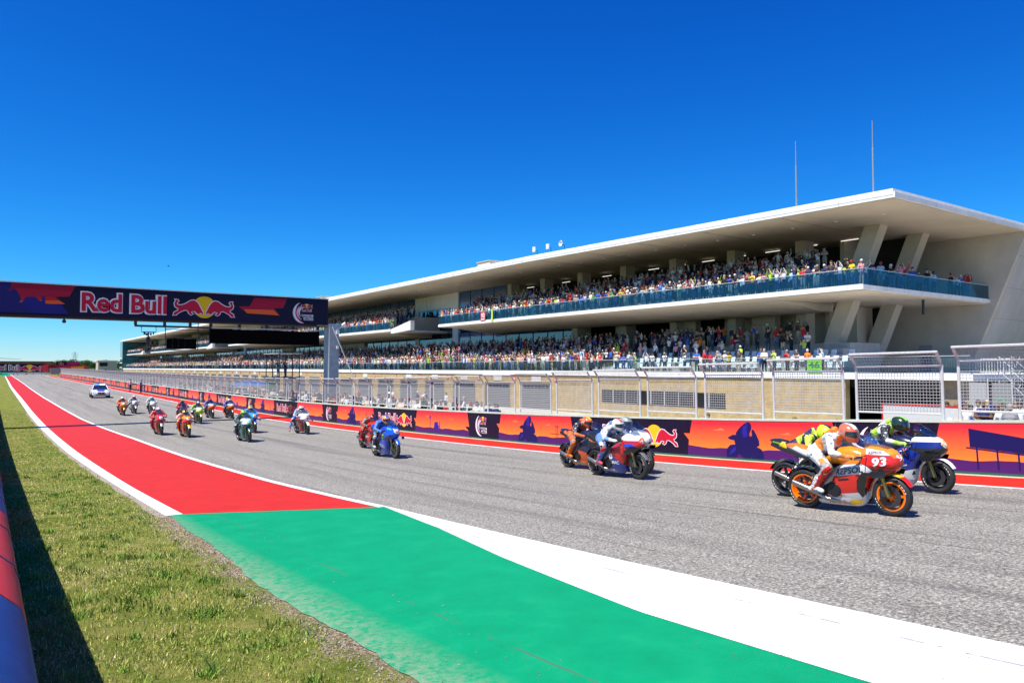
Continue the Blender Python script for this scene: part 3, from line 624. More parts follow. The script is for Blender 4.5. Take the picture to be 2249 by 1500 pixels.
# balconies, one per module
MODS = [(26.1, 82.2), (96., 184.), (206, 290), (312, 346)]
MODY = []
panem = MB(); panem.box(-.008, .008, 0, 2.28, .06, 1.08); paneme = panem.mesh('glass_pane', [M_RAILGLASS])
pb_ = MB(); pb_.box(-.008, .008, 0, 2.28, .06, 1.08); pb_me = pb_.mesh('glass_pane', [M_BALGLASS])
def railing(name, y0, y1, z, x=46.06):
    n = max(1, int((y1 - y0) / 2.3)); st = (y1 - y0) / n
    mb = MB(); mb.box(x - .025, x + .025, y0, y1, z + 1.085, z + 1.12); mb.box(x - .04, x + .04, y0, y1, z + .004, z + .055)
    rl = bp(name, mb, [M_STEEL])
    for k in range(n):
        p = link('glass_pane', paneme if z < 5 else pb_me, rl, (x, y0 + k*st + .01, z)); p.scale = (1, (st - .02) / 2.28, 1)
    return rl
for i, (a, b) in enumerate(MODS):
    mb = MB(); mb.box(46.4, 58 if i else 66, a, b, BALC - .3, BALC); bp('balcony_slab', mb, [M_SLABW])
    mb = MB(); mb.box(46.6, 58 if i else 65.9, a + .25, b - .2, BALC - .36, BALC - .304); bp('balcony_soffit', mb, [M_SOFFIT])
    mb = MB(); mb.prism([(48.5, BALC - .365), (55.4, BALC - .365), (55.4, BALC - .95), (53.5, BALC - .95)], 1, a + (7.6 if i == 0 else 4), b - .4); bp('balcony_beam', mb, [M_STUCCO])
    railing('balcony_railing', a + .12, b, BALC, 46.55)
    terrace('balcony_terrace', 48.2, BALC, a + (5 if i == 0 else 2), b - .5, 5, .85, .42)
    if i:                                     # white sloped end piece of the balcony
        mb = MB(); mb.hexa([(46.5, a - 6., BALC - .3), (47.1, a - 6., BALC - .3), (47.1, a - .01, BALC - .6), (46.5, a - .01, BALC - .6)], [(46.5, a - 6., BALC + .95), (47.1, a - 6., BALC + .95), (47.1, a - .01, BALC + .0), (46.5, a - .01, BALC + .0)])
        bp('balcony_wedge', mb, [M_SLABW])
railing('deck_railing', 19.6, 350, DECK)
jm = MB(); jm.box(-.004, 0, -.012, .012, 0, .3); jme = jm.mesh('slab_joint', [mat('joint_line', (.3, .28, .25), .9)])
for k in range(26):
    for X_, Z_ in ((45.848, DECK - .32), (46.398, BALC - .285)):
        yj = 27.2 + 7.13 * k
        if Z_ > 6 and not any(a + .2 < yj < b - .2 for a, b in MODS): continue
        o = link('slab_joint', jme, bld); o.matrix_parent_inverse = binv; o.location = (X_, yj, Z_)
    m2 = MB(); m2.box(RX - .016, RX - .012, 27.2 + 7.13 * k - .012, 27.2 + 7.13 * k + .012, SOFF + .02 - RDROP(27.2 + 7.13 * k), SOFF + .33 - RDROP(27.2 + 7.13 * k)); bp('slab_joint', m2, [MATS['joint_line']])
# end balcony rail (along X)
mb = MB(); mb.box(46.6, 65, 26.2, 26.25, BALC + 1.085, BALC + 1.12); er = bp('end_railing', mb, [M_STEEL])
ep = MB(); ep.box(0, 2.05, -.008, .008, .06, 1.08); epm = ep.mesh('glass_pane', [M_BALGLASS])
for k in range(9): link('glass_pane', epm, er, (46.62 + k * 2.05, 26.22, BALC))
# columns
colm = MB(); colm.box(0, 1.3, -.45, .45, 0, 1)
cme_ = colm.mesh('column', [M_STUCCO])
def column(x, y, z0, z1):
    o = link('column', cme_, bld); o.matrix_parent_inverse = binv; o.location = (x, y, z0); o.scale = (1, 1, z1 - z0)
for k in range(7):
    yc = 36.75 + 7.13 * k
    column(CLX, yc, BALC + .003, SOFF - .06)
    if k < 5: column(CLX, yc, DECK + .003, BALC - .31)
# module backs
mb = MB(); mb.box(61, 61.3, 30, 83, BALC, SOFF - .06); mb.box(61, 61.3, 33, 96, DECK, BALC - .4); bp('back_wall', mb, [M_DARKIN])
for k in range(3): mb = MB(); mb.box(56.6, 57.4, 40 + 9*k, 42.4 + 9*k, DECK, BALC - .4); bp('inner_pier', mb, [M_STUCCO])
mb = MB(); mb.box(58.5, 60.9, 33.5, 47, DECK, BALC - .4); bp('core_wall', mb, [M_STUCCO])
for k in range(13):
    m2 = MB(); yl = 33 + 3.7 * k; m2.box(58, 58.08, yl, yl + 1.5, SOFF - .5, SOFF - .45); o = bp('tube_lamp', m2, [M_LIGHT])
def glazed(y0, y1, z0, z1, x=CLX + .2, m=M_GLAZE, step=3.0, trans=True):
    mb = MB(); mb.box(x, x + .1, y0, y1, z0, z1); gz = bp('glazing', mb, [m])
    n = int((y1 - y0) / step)
    for k in range(1, n):
        m2 = MB(); yk = y0 + (y1 - y0) * k / n; m2.box(x - .06, x - .003, yk - .04, yk + .04, z0, z1); build('mullion', m2, [M_DSTEEL], gz)
    if trans:
        m2 = MB(); m2.box(x - .09, x - .062, y0, y1, z0 + (z1 - z0) * .58, z0 + (z1 - z0) * .58 + .07); build('transom', m2, [M_STEEL], gz)
def wall(y0, y1, z0, z1, x=CLX, d=.6, m=M_STUCCO, name='facade_panel'):
    mb = MB(); mb.box(x, x + d, y0, y1, z0, z1); bp(name, mb, [m])
glazed(80.4, 92.6, BALC, SOFF - .06); glazed(65.6, 92.6, DECK, BALC - .45)
wall(64.6, 65.6, DECK, BALC - .37, 54.6, 1.2)
for i, (a, b) in enumerate(MODS[1:]):
    a = (106, 216.2, 328.2)[i]; b = (202.8, 314.8, 350)[i]; L = b - a
    for s, e_, t in ((0, .42, 'g'), (.42, .52, 'w'), (.52, .86, 'g'), (.86, 1., 'w')):
        (glazed if t == 'g' else wall)(a + s*L, a + e_*L, BALC, SOFF - .06)
    for s, e_, t in ((0, .2, 'g'), (.2, .34, 'w'), (.34, .6, 'g'), (.6, .68, 'w'), (.68, 1., 'g')):
        if t == 'g': glazed(a + s*L, a + e_*L, DECK, BALC - .45)
        else: wall(a + s*L, a + e_*L, DECK, BALC - .37, CLX - .15, 1.)
# stair towers between the modules
M_STAIRGLASS = glass_sheet('stair_glass', (.62, .8, .86), .12)
for a, b in ((92.62, 105.98), (202.82, 216.18), (314.82, 328.18)):
    mb = MB(); x = CLX
    mb.box(x, x + .4, a, b, BALC + 3.4, SOFF - .06); mb.box(x, x + .4, a, a + 1.6, DECK, BALC + 3.4); mb.box(x, x + .4, b - 1.3, b, DECK, BALC + 3.4); 
    bp('stair_tower', mb, [M_SLABW])
    mb = MB(); mb.box(x + .12, x + .16, a + 1.6, b - 1.3, DECK, BALC + 3.4); bp('stair_glazing', mb, [M_STAIRGLASS])
    mb = MB(); mb.box(x + 4, x + 4.2, a - 3, b + 16, DECK, SOFF - .1); bp('stair_back', mb, [mat('stair_teal', (.05, .22, .28), .5)])
    for q, mm in ((0, paint((.4, .03, .03))), (.5, M_DSTEEL), (2.0, paint((.4, .03, .03)))):
        mb = MB(); w = .16 if q != .5 else .6
        mb.hexa([(x + 1.2, a + 1.7, DECK + 1.5 + q), (x + 2.6, a + 1.7, DECK + 1.5 + q), (x + 2.6, b - 1.4, BALC + 1.3 + q), (x + 1.2, b - 1.4, BALC + 1.3 + q)], [(x + 1.2, a + 1.7, DECK + 1.5 + q + w), (x + 2.6, a + 1.7, DECK + 1.5 + q + w), (x + 2.6, b - 1.4, BALC + 1.3 + q + w), (x + 1.2, b - 1.4, BALC + 1.3 + q + w)])
        bp('stair_flight', mb, [mm])
# near end: leaning columns, side wall, leaning end facade
LEAN = .4
def leany(z, y_top, z_top=SOFF - .4): return y_top + LEAN * (z_top - z)
def leancol(xc, ytop, z0, z1, w=1.05, d=1.25):
    mb = MB(); ya, yb = leany(z0, ytop), leany(z1, ytop)
    mb.hexa([(xc - w/2, ya, z0), (xc + w/2, ya, z0), (xc + w/2, ya + d, z0), (xc - w/2, ya + d, z0)], [(xc - w/2, yb, z1), (xc + w/2, yb, z1), (xc + w/2, yb + d, z1), (xc - w/2, yb + d, z1)])
    bp('leaning_column', mb, [M_STUCCO])
for xc in (53.9, 60.2):
    leancol(xc, 28.6, DECK + .002, BALC - .31); leancol(xc, 28.6, BALC + .002, SOFF - .06)
mb = MB()                                     # side wall at X = 65 with its leaning edge
yt, ybm = leany(SOFF - .06, 23.4), leany(DECK - .9, 23.4)
mb.hexa([(65, ybm, DECK - .9), (65.5, ybm, DECK - .9), (65.5, 36, DECK - .9), (65, 36, DECK - .9)], [(65, yt, SOFF - .06), (65.5, yt, SOFF - .06), (65.5, 36, SOFF - .06), (65, 36, SOFF - .06)])
mb.box(58, 65, 35.6, 36, DECK, BALC - .38); mb.box(58, 65, 34.2, 34.6, BALC, SOFF - .06); bp('side_wall', mb, [M_STUCCO])
mb = MB(); mb.hexa([(65.5, ybm - .02, DECK - .9), (84, ybm - .02, DECK - .9), (84, 36, DECK - .9), (65.5, 36, DECK - .9)], [(65.5, yt - .02, SOFF - .055), (84, yt - .02, SOFF - .055), (84, 36, SOFF - .055), (65.5, 36, SOFF - .055)])
ew = bp('end_facade', mb, [M_ENDWALL])
for z in (5., 7.4, 9.8, 12.2):
    m2 = MB(); yj = leany(z, 23.4) - .03; m2.box(65.4, 84, yj, yj + .012, z, z + .025); build('wall_joint', m2, [mat('joint_grey', (.25, .24, .22), .9)], ew)
mb = MB(); mb.box(64.93, 64.998, 30.6, 31.7, DECK, DECK + 2.3); dr = bp('service_door', mb, [mat('door_grey', (.33, .33, .33), .6)])
m2 = MB(); m2.box(64.9, 64.928, 30.7, 30.76, DECK + 1.0, DECK + 1.15); build('handle', m2, [M_DSTEEL], dr)
mb = MB()
for yy_ in np.arange(22, 31, .18): mb.box(57.98, 58.0, yy_, yy_ + .03, DECK + .1, DECK + 1.0)
mb.box(57.96, 58.02, 22, 31, DECK + 1.0, DECK + 1.06); mb.box(57.96, 58.02, 22, 31, DECK + .05, DECK + .1); bp('ramp_railing', mb, [M_STEEL])
mb = MB(); mb.tube([(56.5, 27.2, BALC - .4), (56.5, 27.2, BALC - 1.5)], .1, 8); bp('drain_pipe', mb, [M_DSTEEL])
# far glazed end block
mb = MB(); mb.box(45.6, 60, 352.5, 359.5, PIT, SOFF - .06); fb = bp('glass_end_block', mb, [M_TEAL])
for k in range(4):
    m2 = MB(); m2.box(45.5, 45.598, 352.5, 359.5, PIT + 2.2 + k * 2, PIT + 2.5 + k * 2); build('spandrel', m2, [M_SLABW], fb)
# roof equipment: separate things
def mast(px, y0p, y1p, X):
    b_ = onX(px, y0p, X); t = onX(px, y1p, X); zr = SOFF + .62 - RDROP(b_[1])
    o = empty('antenna_mast', (X, b_[1], zr)); mb = MB(); h = t[2] + EYE - zr
    mb.tube([(0, 0, 0), (0, 0, h * .62), (0, 0, h * .63), (0, 0, h)], [.05, .05, .03, .022], 8); build('pole', mb, [mat('mast_grey', (.32, .33, .34), .5, metal=.3)], o)
    mb = MB(); mb.box(-.14, .14, -.14, .14, 0, .06); build('base_plate', mb, [M_STEEL], o); return o
tag(mast(1918, 410, 265, 46.5), 'taller slender antenna mast beside the near roof corner', 'antenna')
tag(mast(1749, 442, 310, 46.5), 'shorter slender antenna mast on the roof edge, away from the corner', 'antenna')
for px, py, t in ((1180, 551, 0), (1210, 545, 1), (1240, 541, 2)):
    p = onX(px, py, 46.2); zr = SOFF + .62; o = empty('roof_antenna', (46.2, p[1], zr))
    mb = MB(); mb.tube([(0, 0, 0), (0, 0, .45), (-.25, .1, .5)], .035, 6); build('bracket', mb, [M_DSTEEL], o)
    mb = MB()
    if t < 2: mb.box(-.42, -.3, -.12, .28, .35, .85)
    else: mb.lathe([(0, .12), (.18, .06), (.29, -.06), (.27, -.08), (.17, .03), (0, .08)], 16, (-.38, .1, .6), axis=0, closed=False)
    build('panel' if t < 2 else 'dish', mb, [mat('antenna_white', (.75, .76, .78), .5)], o)
    tag(o, ['white box antenna on the roof edge, furthest from the dish', 'white box antenna on the roof edge beside the dish', 'small white round dish on the roof edge'][t], 'antenna')
for px, py in ((1075, 580), (712, 652)):
    p = onX(px, py, 47.); o = empty('roof_unit', (47, p[1], SOFF + .62)); mb = MB(); mb.box(-.8, .8, -1.3, 1.3, 0, .5); build('housing', mb, [M_STUCCO], o)
    mb = MB(); mb.box(-.9, .9, -1.4, 1.4, .5, .58); build('lid', mb, [M_STEEL], o)
    tag(o, 'low boxed vent unit on the roof ' + ('beside the three small antennas' if px > 1000 else 'beyond the gantry end'), 'vent')
# ------------------------------------------------------------------ printed graphics (flat prints on banners)
NAVY = (.009, .005, .022)
V_NAVY, V_RED, V_YEL, V_WHT, V_PUR, V_BLU = vinyl(NAVY), vinyl((.5, .012, .035)), vinyl((.8, .5, .015)), vinyl((.74, .74, .76)), vinyl((.07, .012, .12)), vinyl((.022, .016, .28))
def sunset(name, top, bot):
    m = mat(name, top, .45); nt, b = nodes_of(m); tc = N(nt, 'TexCoord'); sp = N(nt, 'SeparateXYZ'); nt.links.new(tc.outputs['Object'], sp.inputs[0])
    r = ramp(nt, sp.outputs[2], [(.15, bot), (.55, tuple((a + b_) / 2 for a, b_ in zip(top, bot))), (1., top)]); nt.links.new(r.outputs[0], b.inputs['Base Color']); return m
V_SUN = sunset('sunset_print', (.66, .018, .03), (.85, .26, .02))
V_CLOUD = vinyl((.85, .2, .08)); V_DBLU = vinyl((.010, .008, .085)); V_PINK = vinyl((.5, .02, .12)); V_GREY = vinyl((.45, .46, .52))
BULL = [(345,490),(352,462),(365,440),(376,414),(392,386),(410,362),(440,342),(475,350),(510,376),(545,398),(580,408),(604,405),(616,392),(608,376),(594,364),(606,351),(637,347),(626,362),(640,392),(634,424),(615,438),(598,444),(606,468),(640,488),(652,520),(620,516),(597,490),(560,468),(530,455),(503,460),(494,488),(470,505),(446,494),(466,484),(470,470),(440,462),(424,468),(412,486),(386,488),(372,474),(360,486)]
BULL = [((x - 333) / 120, -(y - 412 - (x - 333) * .03) / 120) for x, y in BULL]
def bulls(parent, cx, cz, r, y=-.004, sq=1.):
    mb = MB(); poly(mb, disc(cx, cz, r * sq, r), y - .002); build('sun_disc', mb, [V_YEL], parent)
    for s in (1, -1):
        pts = [(cx + s * u * r * sq, cz + w * r) for u, w in BULL]
        mb = MB(); poly(mb, grow(pts, r * .07), y - .004, 0); poly(mb, pts, y - .006, 1)
        build('bull_emblem', mb, [V_WHT, V_RED], parent)
def lettering(parent, txt, x, z, h, width, front, back=None, bold=.02, ob=.055, y=-.004, align=0., name='lettering', shear=0.):
    mb = MB()
    if back: put_text(mb, txt, x, z, h, width, y - .002, ob, 1, shear, align)
    put_text(mb, txt, x, z, h, width, y - .006, bold, 0, shear, align)
    return build(name, mb, [front, back or front], parent)
def gp_logo(parent, cx, cz, r, y=-.004):
    mb = MB()
    def arc(rx, rz, w, a0, a1, mi, ox=0, oz=0, yy=0):
        o = []; i = []
        for k in range(15):
            t = a0 + (a1 - a0) * k / 14; ww = w * math.sin(math.pi * (k + .6) / 15.2)
            o.append((cx + ox + rx*math.cos(t), cz + oz + rz*math.sin(t))); i.append((cx + ox + (rx - ww)*math.cos(t), cz + oz + (rz - ww)*math.sin(t)))
        poly(mb, o + i[::-1], y - .002 - yy, mi)
    arc(r*1.05, r*1.1, r*.3, R(110), R(275), 0); arc(r*.82, r*.9, r*.14, R(120), R(270), 2, r*.02, 0, .001); arc(r*.66, r*.72, r*.2, R(80), R(262), 1, 0, 0, .002)
    arc(r*.42, r*.5, r*.14, R(60), R(250), 0, -r*.02, r*.05, .003)
    build('swoosh_emblem', mb, [V_WHT, V_GREY, V_PINK], parent)
    bulls(parent, cx + r*.42, cz + r*.72, r*.24, y)
    lettering(parent, 'Red Bull', cx - r*.12, cz + r*.12, r*.3, r*1.1, V_RED, V_WHT, .01, .05, y)
    mb = MB(); poly(mb, [(cx - r*.15, cz - r*.18), (cx + r*1.12, cz - r*.18), (cx + r*1.12, cz - r*.42), (cx - r*.05, cz - r*.42)], y - .003); poly(mb, [(cx + r*.05, cz - r*.5), (cx + r*1.12, cz - r*.5), (cx + r*1.12, cz - r*.78), (cx + r*.15, cz - r*.78)], y - .003)
    build('caption_plate', mb, [V_WHT], parent)
    lettering(parent, 'GRAND PRIX', cx - r*.1, cz - r*.39, r*.18, r*1.15, V_NAVY, None, .02, y=y - .003); lettering(parent, 'AMERICAS', cx + r*.17, cz - r*.74, r*.2, r*.9, V_NAVY, None, .02, y=y - .003)
    lettering(parent, 'OF THE', cx + r*.4, cz - r*.485, r*.05, r*.3, V_WHT, None, 0, y=y)
RIDER = [(1825,198),(1775,228),(1740,258),(1705,298),(1708,316),(1660,318),(1640,328),(1600,345),(1622,362),(1680,370),(1692,412),(1628,420),(1592,452),(1574,505),(1580,545),(1700,540),(1730,500),(1790,545),(1868,552),(1882,520),(1895,552),(1990,548),(2030,555),(2030,500),(2010,455),(1975,436),(1940,432),(1962,425),(1985,408),(1982,368),(1950,300),(1922,262),(1908,258),(1898,272),(1902,318),(1880,332),(1868,300),(1880,280),(1896,250),(1896,215),(1880,190),(1850,186)]
RIDER = [((x - 1800) / 350., (552 - y) / 350.) for x, y in RIDER]
RIDER_LIGHT = [[(1828,215),(1790,240),(1785,300),(1800,340),(1850,330),(1846,290),(1840,250)], [(1640,470),(1690,430),(1700,470),(1660,500),(1610,520)], [(1830,200),(1848,190),(1850,240),(1838,262)]]
RIDER_LIGHT = [[((x - 1800) / 350., (552 - y) / 350.) for x, y in q] for q in RIDER_LIGHT]
WH = 1.12                                     # height of the pit wall
def rider_print(parent, cx, z0, k, y=-.004):
    mb = MB(); poly(mb, [(cx + u*k, z0 + w*k) for u, w in RIDER], y - .006, 0)
    for q in RIDER_LIGHT: poly(mb, [(cx + u*k, z0 + w*k) for u, w in q], y - .008, 1)
    build('rider_silhouette', mb, [V_DBLU, V_BLU], parent)
def sunset_field(parent, L, H=WH, y=0):
    mb = MB(); t = H - .012
    poly(mb, [(.16, t), (.05, .62*H), (-.2, .62*H), (.0, .44*H), (-.02, .24*H), (L + .02, .24*H), (L - .28, .42*H), (L + .06, .42*H), (L - .08, t)], y - .003); build('sunset_field', mb, [V_SUN], parent)
    mb = MB(); pts = [(-.05, .012), (L + .05, .012), (L + .05, .27*H)]
    for k in range(13): pts.append((L - (L) * k / 12, (.25 + .03 * math.sin(k * 1.7) + .02 * math.sin(k * .7)) * H))
    pts.append((-.05, .24*H)); poly(mb, pts, y - .005); build('desert_floor', mb, [V_PUR], parent)
    for u, w, s in ((.24, .72, .5), (.7, .66, .4), (.45, .38, .3), (.9, .42, .28)):
        mb = MB(); cx, cz = u * L, w * H; poly(mb, [(cx - .5*s, cz), (cx - .3*s, cz + .05*s), (cx - .05*s, cz + .07*s), (cx + .1*s, cz + .15*s), (cx + .28*s, cz + .1*s), (cx + .45*s, cz), (cx, cz - .012)], y - .006); build('cloud', mb, [V_CLOUD], parent)
def banner(kind, L):
    o = empty('wall_banner'); mb = MB(); mb.box(0, L, -.002, .012, .01, WH - .012); build('backing_sheet', mb, [V_NAVY], o)
    if kind == 'team':
        lettering(o, 'Red Bull', .62, .34, .5, 2.35, V_RED, V_WHT, .015, .06); bulls(o, L - 1.38, .56, .36)
    elif kind == 'prix': gp_logo(o, L * .42, .56, .42)
    else:
        sunset_field(o, L)
        if kind == 'rider':
            rider_print(o, L * .42, .02, 1.0)
            mb = MB()
            for dx in (0, .1): poly(mb, [(L*.8 + dx, .28), (L*.8 + dx + .02, .28), (L*.8 + dx + .02, .72), (L*.8 + dx, .72)], -.009)
            poly(mb, [(L*.8 - .05, .7), (L*.8 + .17, .7), (L*.8 + .17, .72), (L*.8 - .05, .72)], -.0095); poly(mb, [(L*.72, .42), (L*.97, .40), (L*.97, .415), (L*.72, .435)], -.0098); build('pylon_print', mb, [V_PUR], o)
        elif kind == 'mesa':
            mb = MB(); c = L * .42; poly(mb, [(c - .28, .24), (c - .2, .42), (c - .16, .58), (c + .14, .58), (c + .18, .44), (c + .24, .43), (c + .26, .24)], -.009); poly(mb, [(c + .3, .24), (c + .3, .6), (c + .37, .6), (c + .38, .24)], -.009)
            poly(mb, [(c - .62, .26), (c - .58, .26), (c - .58, .74), (c - .62, .74)], -.009); poly(mb, [(c - .66, .74), (c - .54, .74), (c - .54, .86), (c - .66, .86)], -.009); build('mesa_print', mb, [V_BLU], o)
        else:                                 # roadside billboard silhouette
            mb = MB(); c = 1.28; poly(mb, [(c - .52, .98), (c + .9, .72), (c + .9, .42), (c - .52, .58)], -.009, 0)
            for u in (-.4, 0, .4, .8): poly(mb, [(c + u, .1), (c + u + .035, .1), (c + u + .035, .56 - u * .12), (c + u, .56 - u * .12)], -.0085, 0)
            poly(mb, [(c - .6, .575), (c + 1., .4), (c + 1., .375), (c - .6, .55)], -.0095, 0); build('billboard_print', mb, [V_DBLU], o)
    return o
def children(o): return list(o.children)
def copy_tree(o, parent=None):
    kids = children(o); c = o.copy(); COL.objects.link(c); c.parent = parent
    for k in kids: copy_tree(k, c)
    return c
PROTO = {'team': banner('team', 5.35), 'prix': banner('prix', 2.45), 'rider': banner('rider', 4.95), 'mesa': banner('mesa', 5.0), 'bill': banner('bill', 5.0)}
BLAB = {'team': ('navy wall banner with red lettering and two red bulls on a yellow disc', 'navy bull banners along the pit wall'),
        'prix': ('short navy wall banner with a silver swoosh grand prix emblem', 'navy grand prix emblem banners along the pit wall'),
        'rider': ('sunset wall banner with a blue rider silhouette', 'sunset banners with a rider along the pit wall'),
        'mesa': ('orange sunset wall banner with a purple desert mesa', 'sunset banners with a mesa along the pit wall'),
        'bill': ('orange sunset wall banner with a dark roadside billboard silhouette', None)}
USED = set()
XW = 17.7
UNIQ = {0: 'navy grand prix emblem banner beside the billboard silhouette banner', 1: 'sunset rider banner on the wall behind the orange-wheeled motorcycle', 2: 'navy bull banner on the wall behind the red white and blue motorcycle',
        3: 'sunset rider banner beside the bull banner behind the red white and blue motorcycle', 6: 'navy bull banner on the wall behind the bright blue 42 motorcycle'}
BN = [-1]
def place_banner(kind, ya, yb):               # ya < yb; local x runs towards -Y
    o = PROTO[kind] if kind not in USED else copy_tree(PROTO[kind]); USED.add(kind)
    za, zb = float(g(ya)), float(g(yb)); L0 = {'team': 5.35, 'prix': 2.45, 'rider': 4.95, 'mesa': 5., 'bill': 5.}[kind]
    o.location = (XW - .014, yb, zb + .012); sl = math.atan2(za - zb, yb - ya)
    o.rotation_euler = (0, -sl, -math.pi / 2); o.scale = (math.hypot(yb - ya, za - zb) / L0, 1, 1)
    # rotation order: tilt about local y after the turn
    o.rotation_mode = 'XYZ'; o.matrix_world = Matrix.Translation(o.location) @ Matrix.Rotation(-math.pi/2, 4, 'Z') @ Matrix.Rotation(-sl, 4, 'Y') @ Matrix.Diagonal((math.hypot(yb - ya, za - zb) / L0, 1, 1, 1))
    tag(o, UNIQ.get(BN[0]) or (BLAB[kind][0] + (', further along the pit wall' if kind in ('rider',) else '')), 'banner', BLAB[kind][1]); BN[0] += 1
place_banner('bill', 3.3, 8.3); None
yb_ = 8.3; seq = [('prix', 2.4), ('rider', 4.9), ('team', 5.6), ('rider', 4.85), ('prix', 2.45), ('mesa', 5.1), ('team', 5.0), ('rider', 5.4)]
k_ = 0; cyc = [('prix', 2.45), ('mesa', 5.0), ('team', 5.1), ('rider', 5.0)]
while yb_ < 268:
    kd, L = seq[k_] if k_ < len(seq) else cyc[(k_ - len(seq)) % 4]
    place_banner(kd, yb_ + .01, yb_ + L - .01); yb_ += L; k_ += 1
YWALL = yb_
# wall itself
def along(name, prof, y0, y1, m, parent=None, smooth=False):
    ys = [y for y in YS if y0 < y < y1]; ys = [y0] + ys + [y1]
    mb = MB(); mb.loft([[(x, Y, float(g(Y)) + z) for x, z in prof] for Y in ys]); return build(name, mb, [m], parent, smooth)
pw = empty('pit_wall', (XW + .2, 60, float(g(60)))); tag(pw, 'long low concrete pit wall carrying the banners and the debris fence', 'wall')
pinv = Matrix.Translation((-XW - .2, -60, -float(g(60))))
for nm, prof, m in (('wall_body', [(XW, -.4), (XW + .35, -.4), (XW + .35, WH), (XW, WH)], M_CONC), ('coping', [(XW - .03, WH + .002), (XW + .38, WH + .002), (XW + .38, WH + .05), (XW - .03, WH + .05)], mat('coping_paint', (.50, .56, .44), .7, noise=.15, nscale=5)), ('foot_board', [(XW - .03, -.05), (XW - .002, -.05), (XW - .002, .05), (XW - .03, .05)], mat('foot_green', (.02, .1, .06), .6))):
    o = along(nm, prof, -8, YWALL, m, pw); o.matrix_parent_inverse = pinv

# ------------------------------------------------------------------ debris fence: panels of welded wire on the wall
FL = 2.06
fence = empty('debris_fence')
pm = MB(); pm.tube([(0, 0, -.22), (0, 0, 1.3), (-.1, 0, 1.42), (-.24, 0, 1.6)], .035, 8); pme = pm.mesh('post', [M_STEEL], True)
link('post', pme, fence); link('post', pme, fence, (0, FL, 0))
def rail_obj(nm, p0, p1, r): mb = MB(); mb.tube([p0, p1], r, 6); return build(nm, mb, [M_STEEL], fence, True)
rail_obj('rail', (0, 0, .17), (0, FL, .17), .024); rail_obj('rail', (0, 0, 1.28), (0, FL, 1.28), .022); rail_obj('rail', (-.24, -.03, 1.6), (-.24, FL + .03, 1.6), .03)
wm = MB()
for k in range(1, 15): wm.tube([(.02, 0, .17 + k * .074), (.02, FL, .17 + k * .074)], .009, 4, caps=False)
for k in range(1, 28): wm.tube([(.028, FL * k / 28, .17), (.028, FL * k / 28, 1.28)], .0056, 4, caps=False)
for k in range(1, 4): wm.tube([(-.02 - .22 * k / 4, 0, 1.3 + .3 * k / 4), (-.02 - .22 * k / 4, FL, 1.3 + .3 * k / 4)], .0085, 4, caps=False)
for k in range(1, 28): wm.tube([(-.02, FL * k / 28, 1.3), (-.235, FL * k / 28, 1.6)], .0045, 3, caps=False)
wo_ = build('wire_mesh', wm, [mat('fence_wire', (.46, .46, .44), .5, metal=.2)], fence); wo_['kind'] = 'stuff'
yp = 3.36; first = True
while yp < YWALL - 3:
    o = fence if first else copy_tree(fence); first = False
    za, zb = float(g(yp)), float(g(yp + FL)); sl = math.atan2(zb - za, FL)
    o.matrix_world = Matrix.Translation((XW + .17, yp, za * .65 + zb * .35 + WH + .048)) @ Matrix.Rotation(sl * .3, 4, 'X')
    tag(o, 'galvanised debris fence panel with bent top bolted on the pit wall', 'fence', 'debris fence panels along the pit wall'); yp += 2.42

# ------------------------------------------------------------------ start gantry
GY = 51.5
gan = empty('start_gantry', (20.5, GY + .6, PIT)); tag(gan, 'wide printed start gantry spanning the track on a grey steel pillar', 'gantry'); ginv = Matrix.Translation((-20.5, -GY - .6, -PIT))
def gp(nm, mb, mats, parent=None, smooth=False):
    o = build(nm, mb, mats, parent or gan, smooth)
    if parent is None: o.matrix_parent_inverse = ginv
    return o
GZ0, GZ1 = EYE + 3.06, EYE + 4.92
mb = MB(); mb.box(-16, 19.95, GY + .02, GY + 1.25, GZ0, GZ1); gp('beam_shell', mb, [V_DBLU])
mb = MB(); mb.box(-16.05, 20.0, GY - .02, GY + 1.3, GZ1 + .003, GZ1 + .07); gp('beam_cap', mb, [M_STEEL])
mb = MB(); mb.box(-15.9, 19.9, GY + .3, GY + 1.0, GZ0 - .12, GZ0 - .003); gp('lower_chord', mb, [M_DSTEEL])
mb = MB()
mb.box(20.02, 20.74, GY - .1, GY + 1.0, PIT, GZ0 - .05); gp('pillar', mb, [mat('pillar_grey', (.33, .35, .38), .5, metal=.3, noise=.18, nscale=3)])
mb = MB(); mb.box(19.2, 21.0, GY + .2, GY + .9, GZ0 - .05, GZ0 + .12); mb.tube([(20.72, GY + .2, GZ0 - .25), (21.3, GY + .1, GZ0 + .2)], .09, 8); gp('head_bracket', mb, [M_STEEL])
mb = MB(); mb.tube([(20.2, GY - .15, GZ0 - .1), (22.6, GY - 1.2, .2)], .03, 6); gp('stay_cable', mb, [mat('cable_white', (.6, .6, .6), .5)])
mb = MB(); mb.box(20.5, 20.72, GY - .25, GY - .102, GZ0 - .65, GZ0 - .38); mb.box(20.55, 20.7, GY - .22, GY - .102, GZ0 - 1.7, GZ0 - 1.5); gp('camera_box', mb, [mat('cam_white', (.7, .7, .7), .5)])
mb = MB(); mb.box(-17, -16.1, GY - .1, GY + 1.0, PIT, GZ0 - .05); gp('far_pillar', mb, [MATS['pillar_grey']])
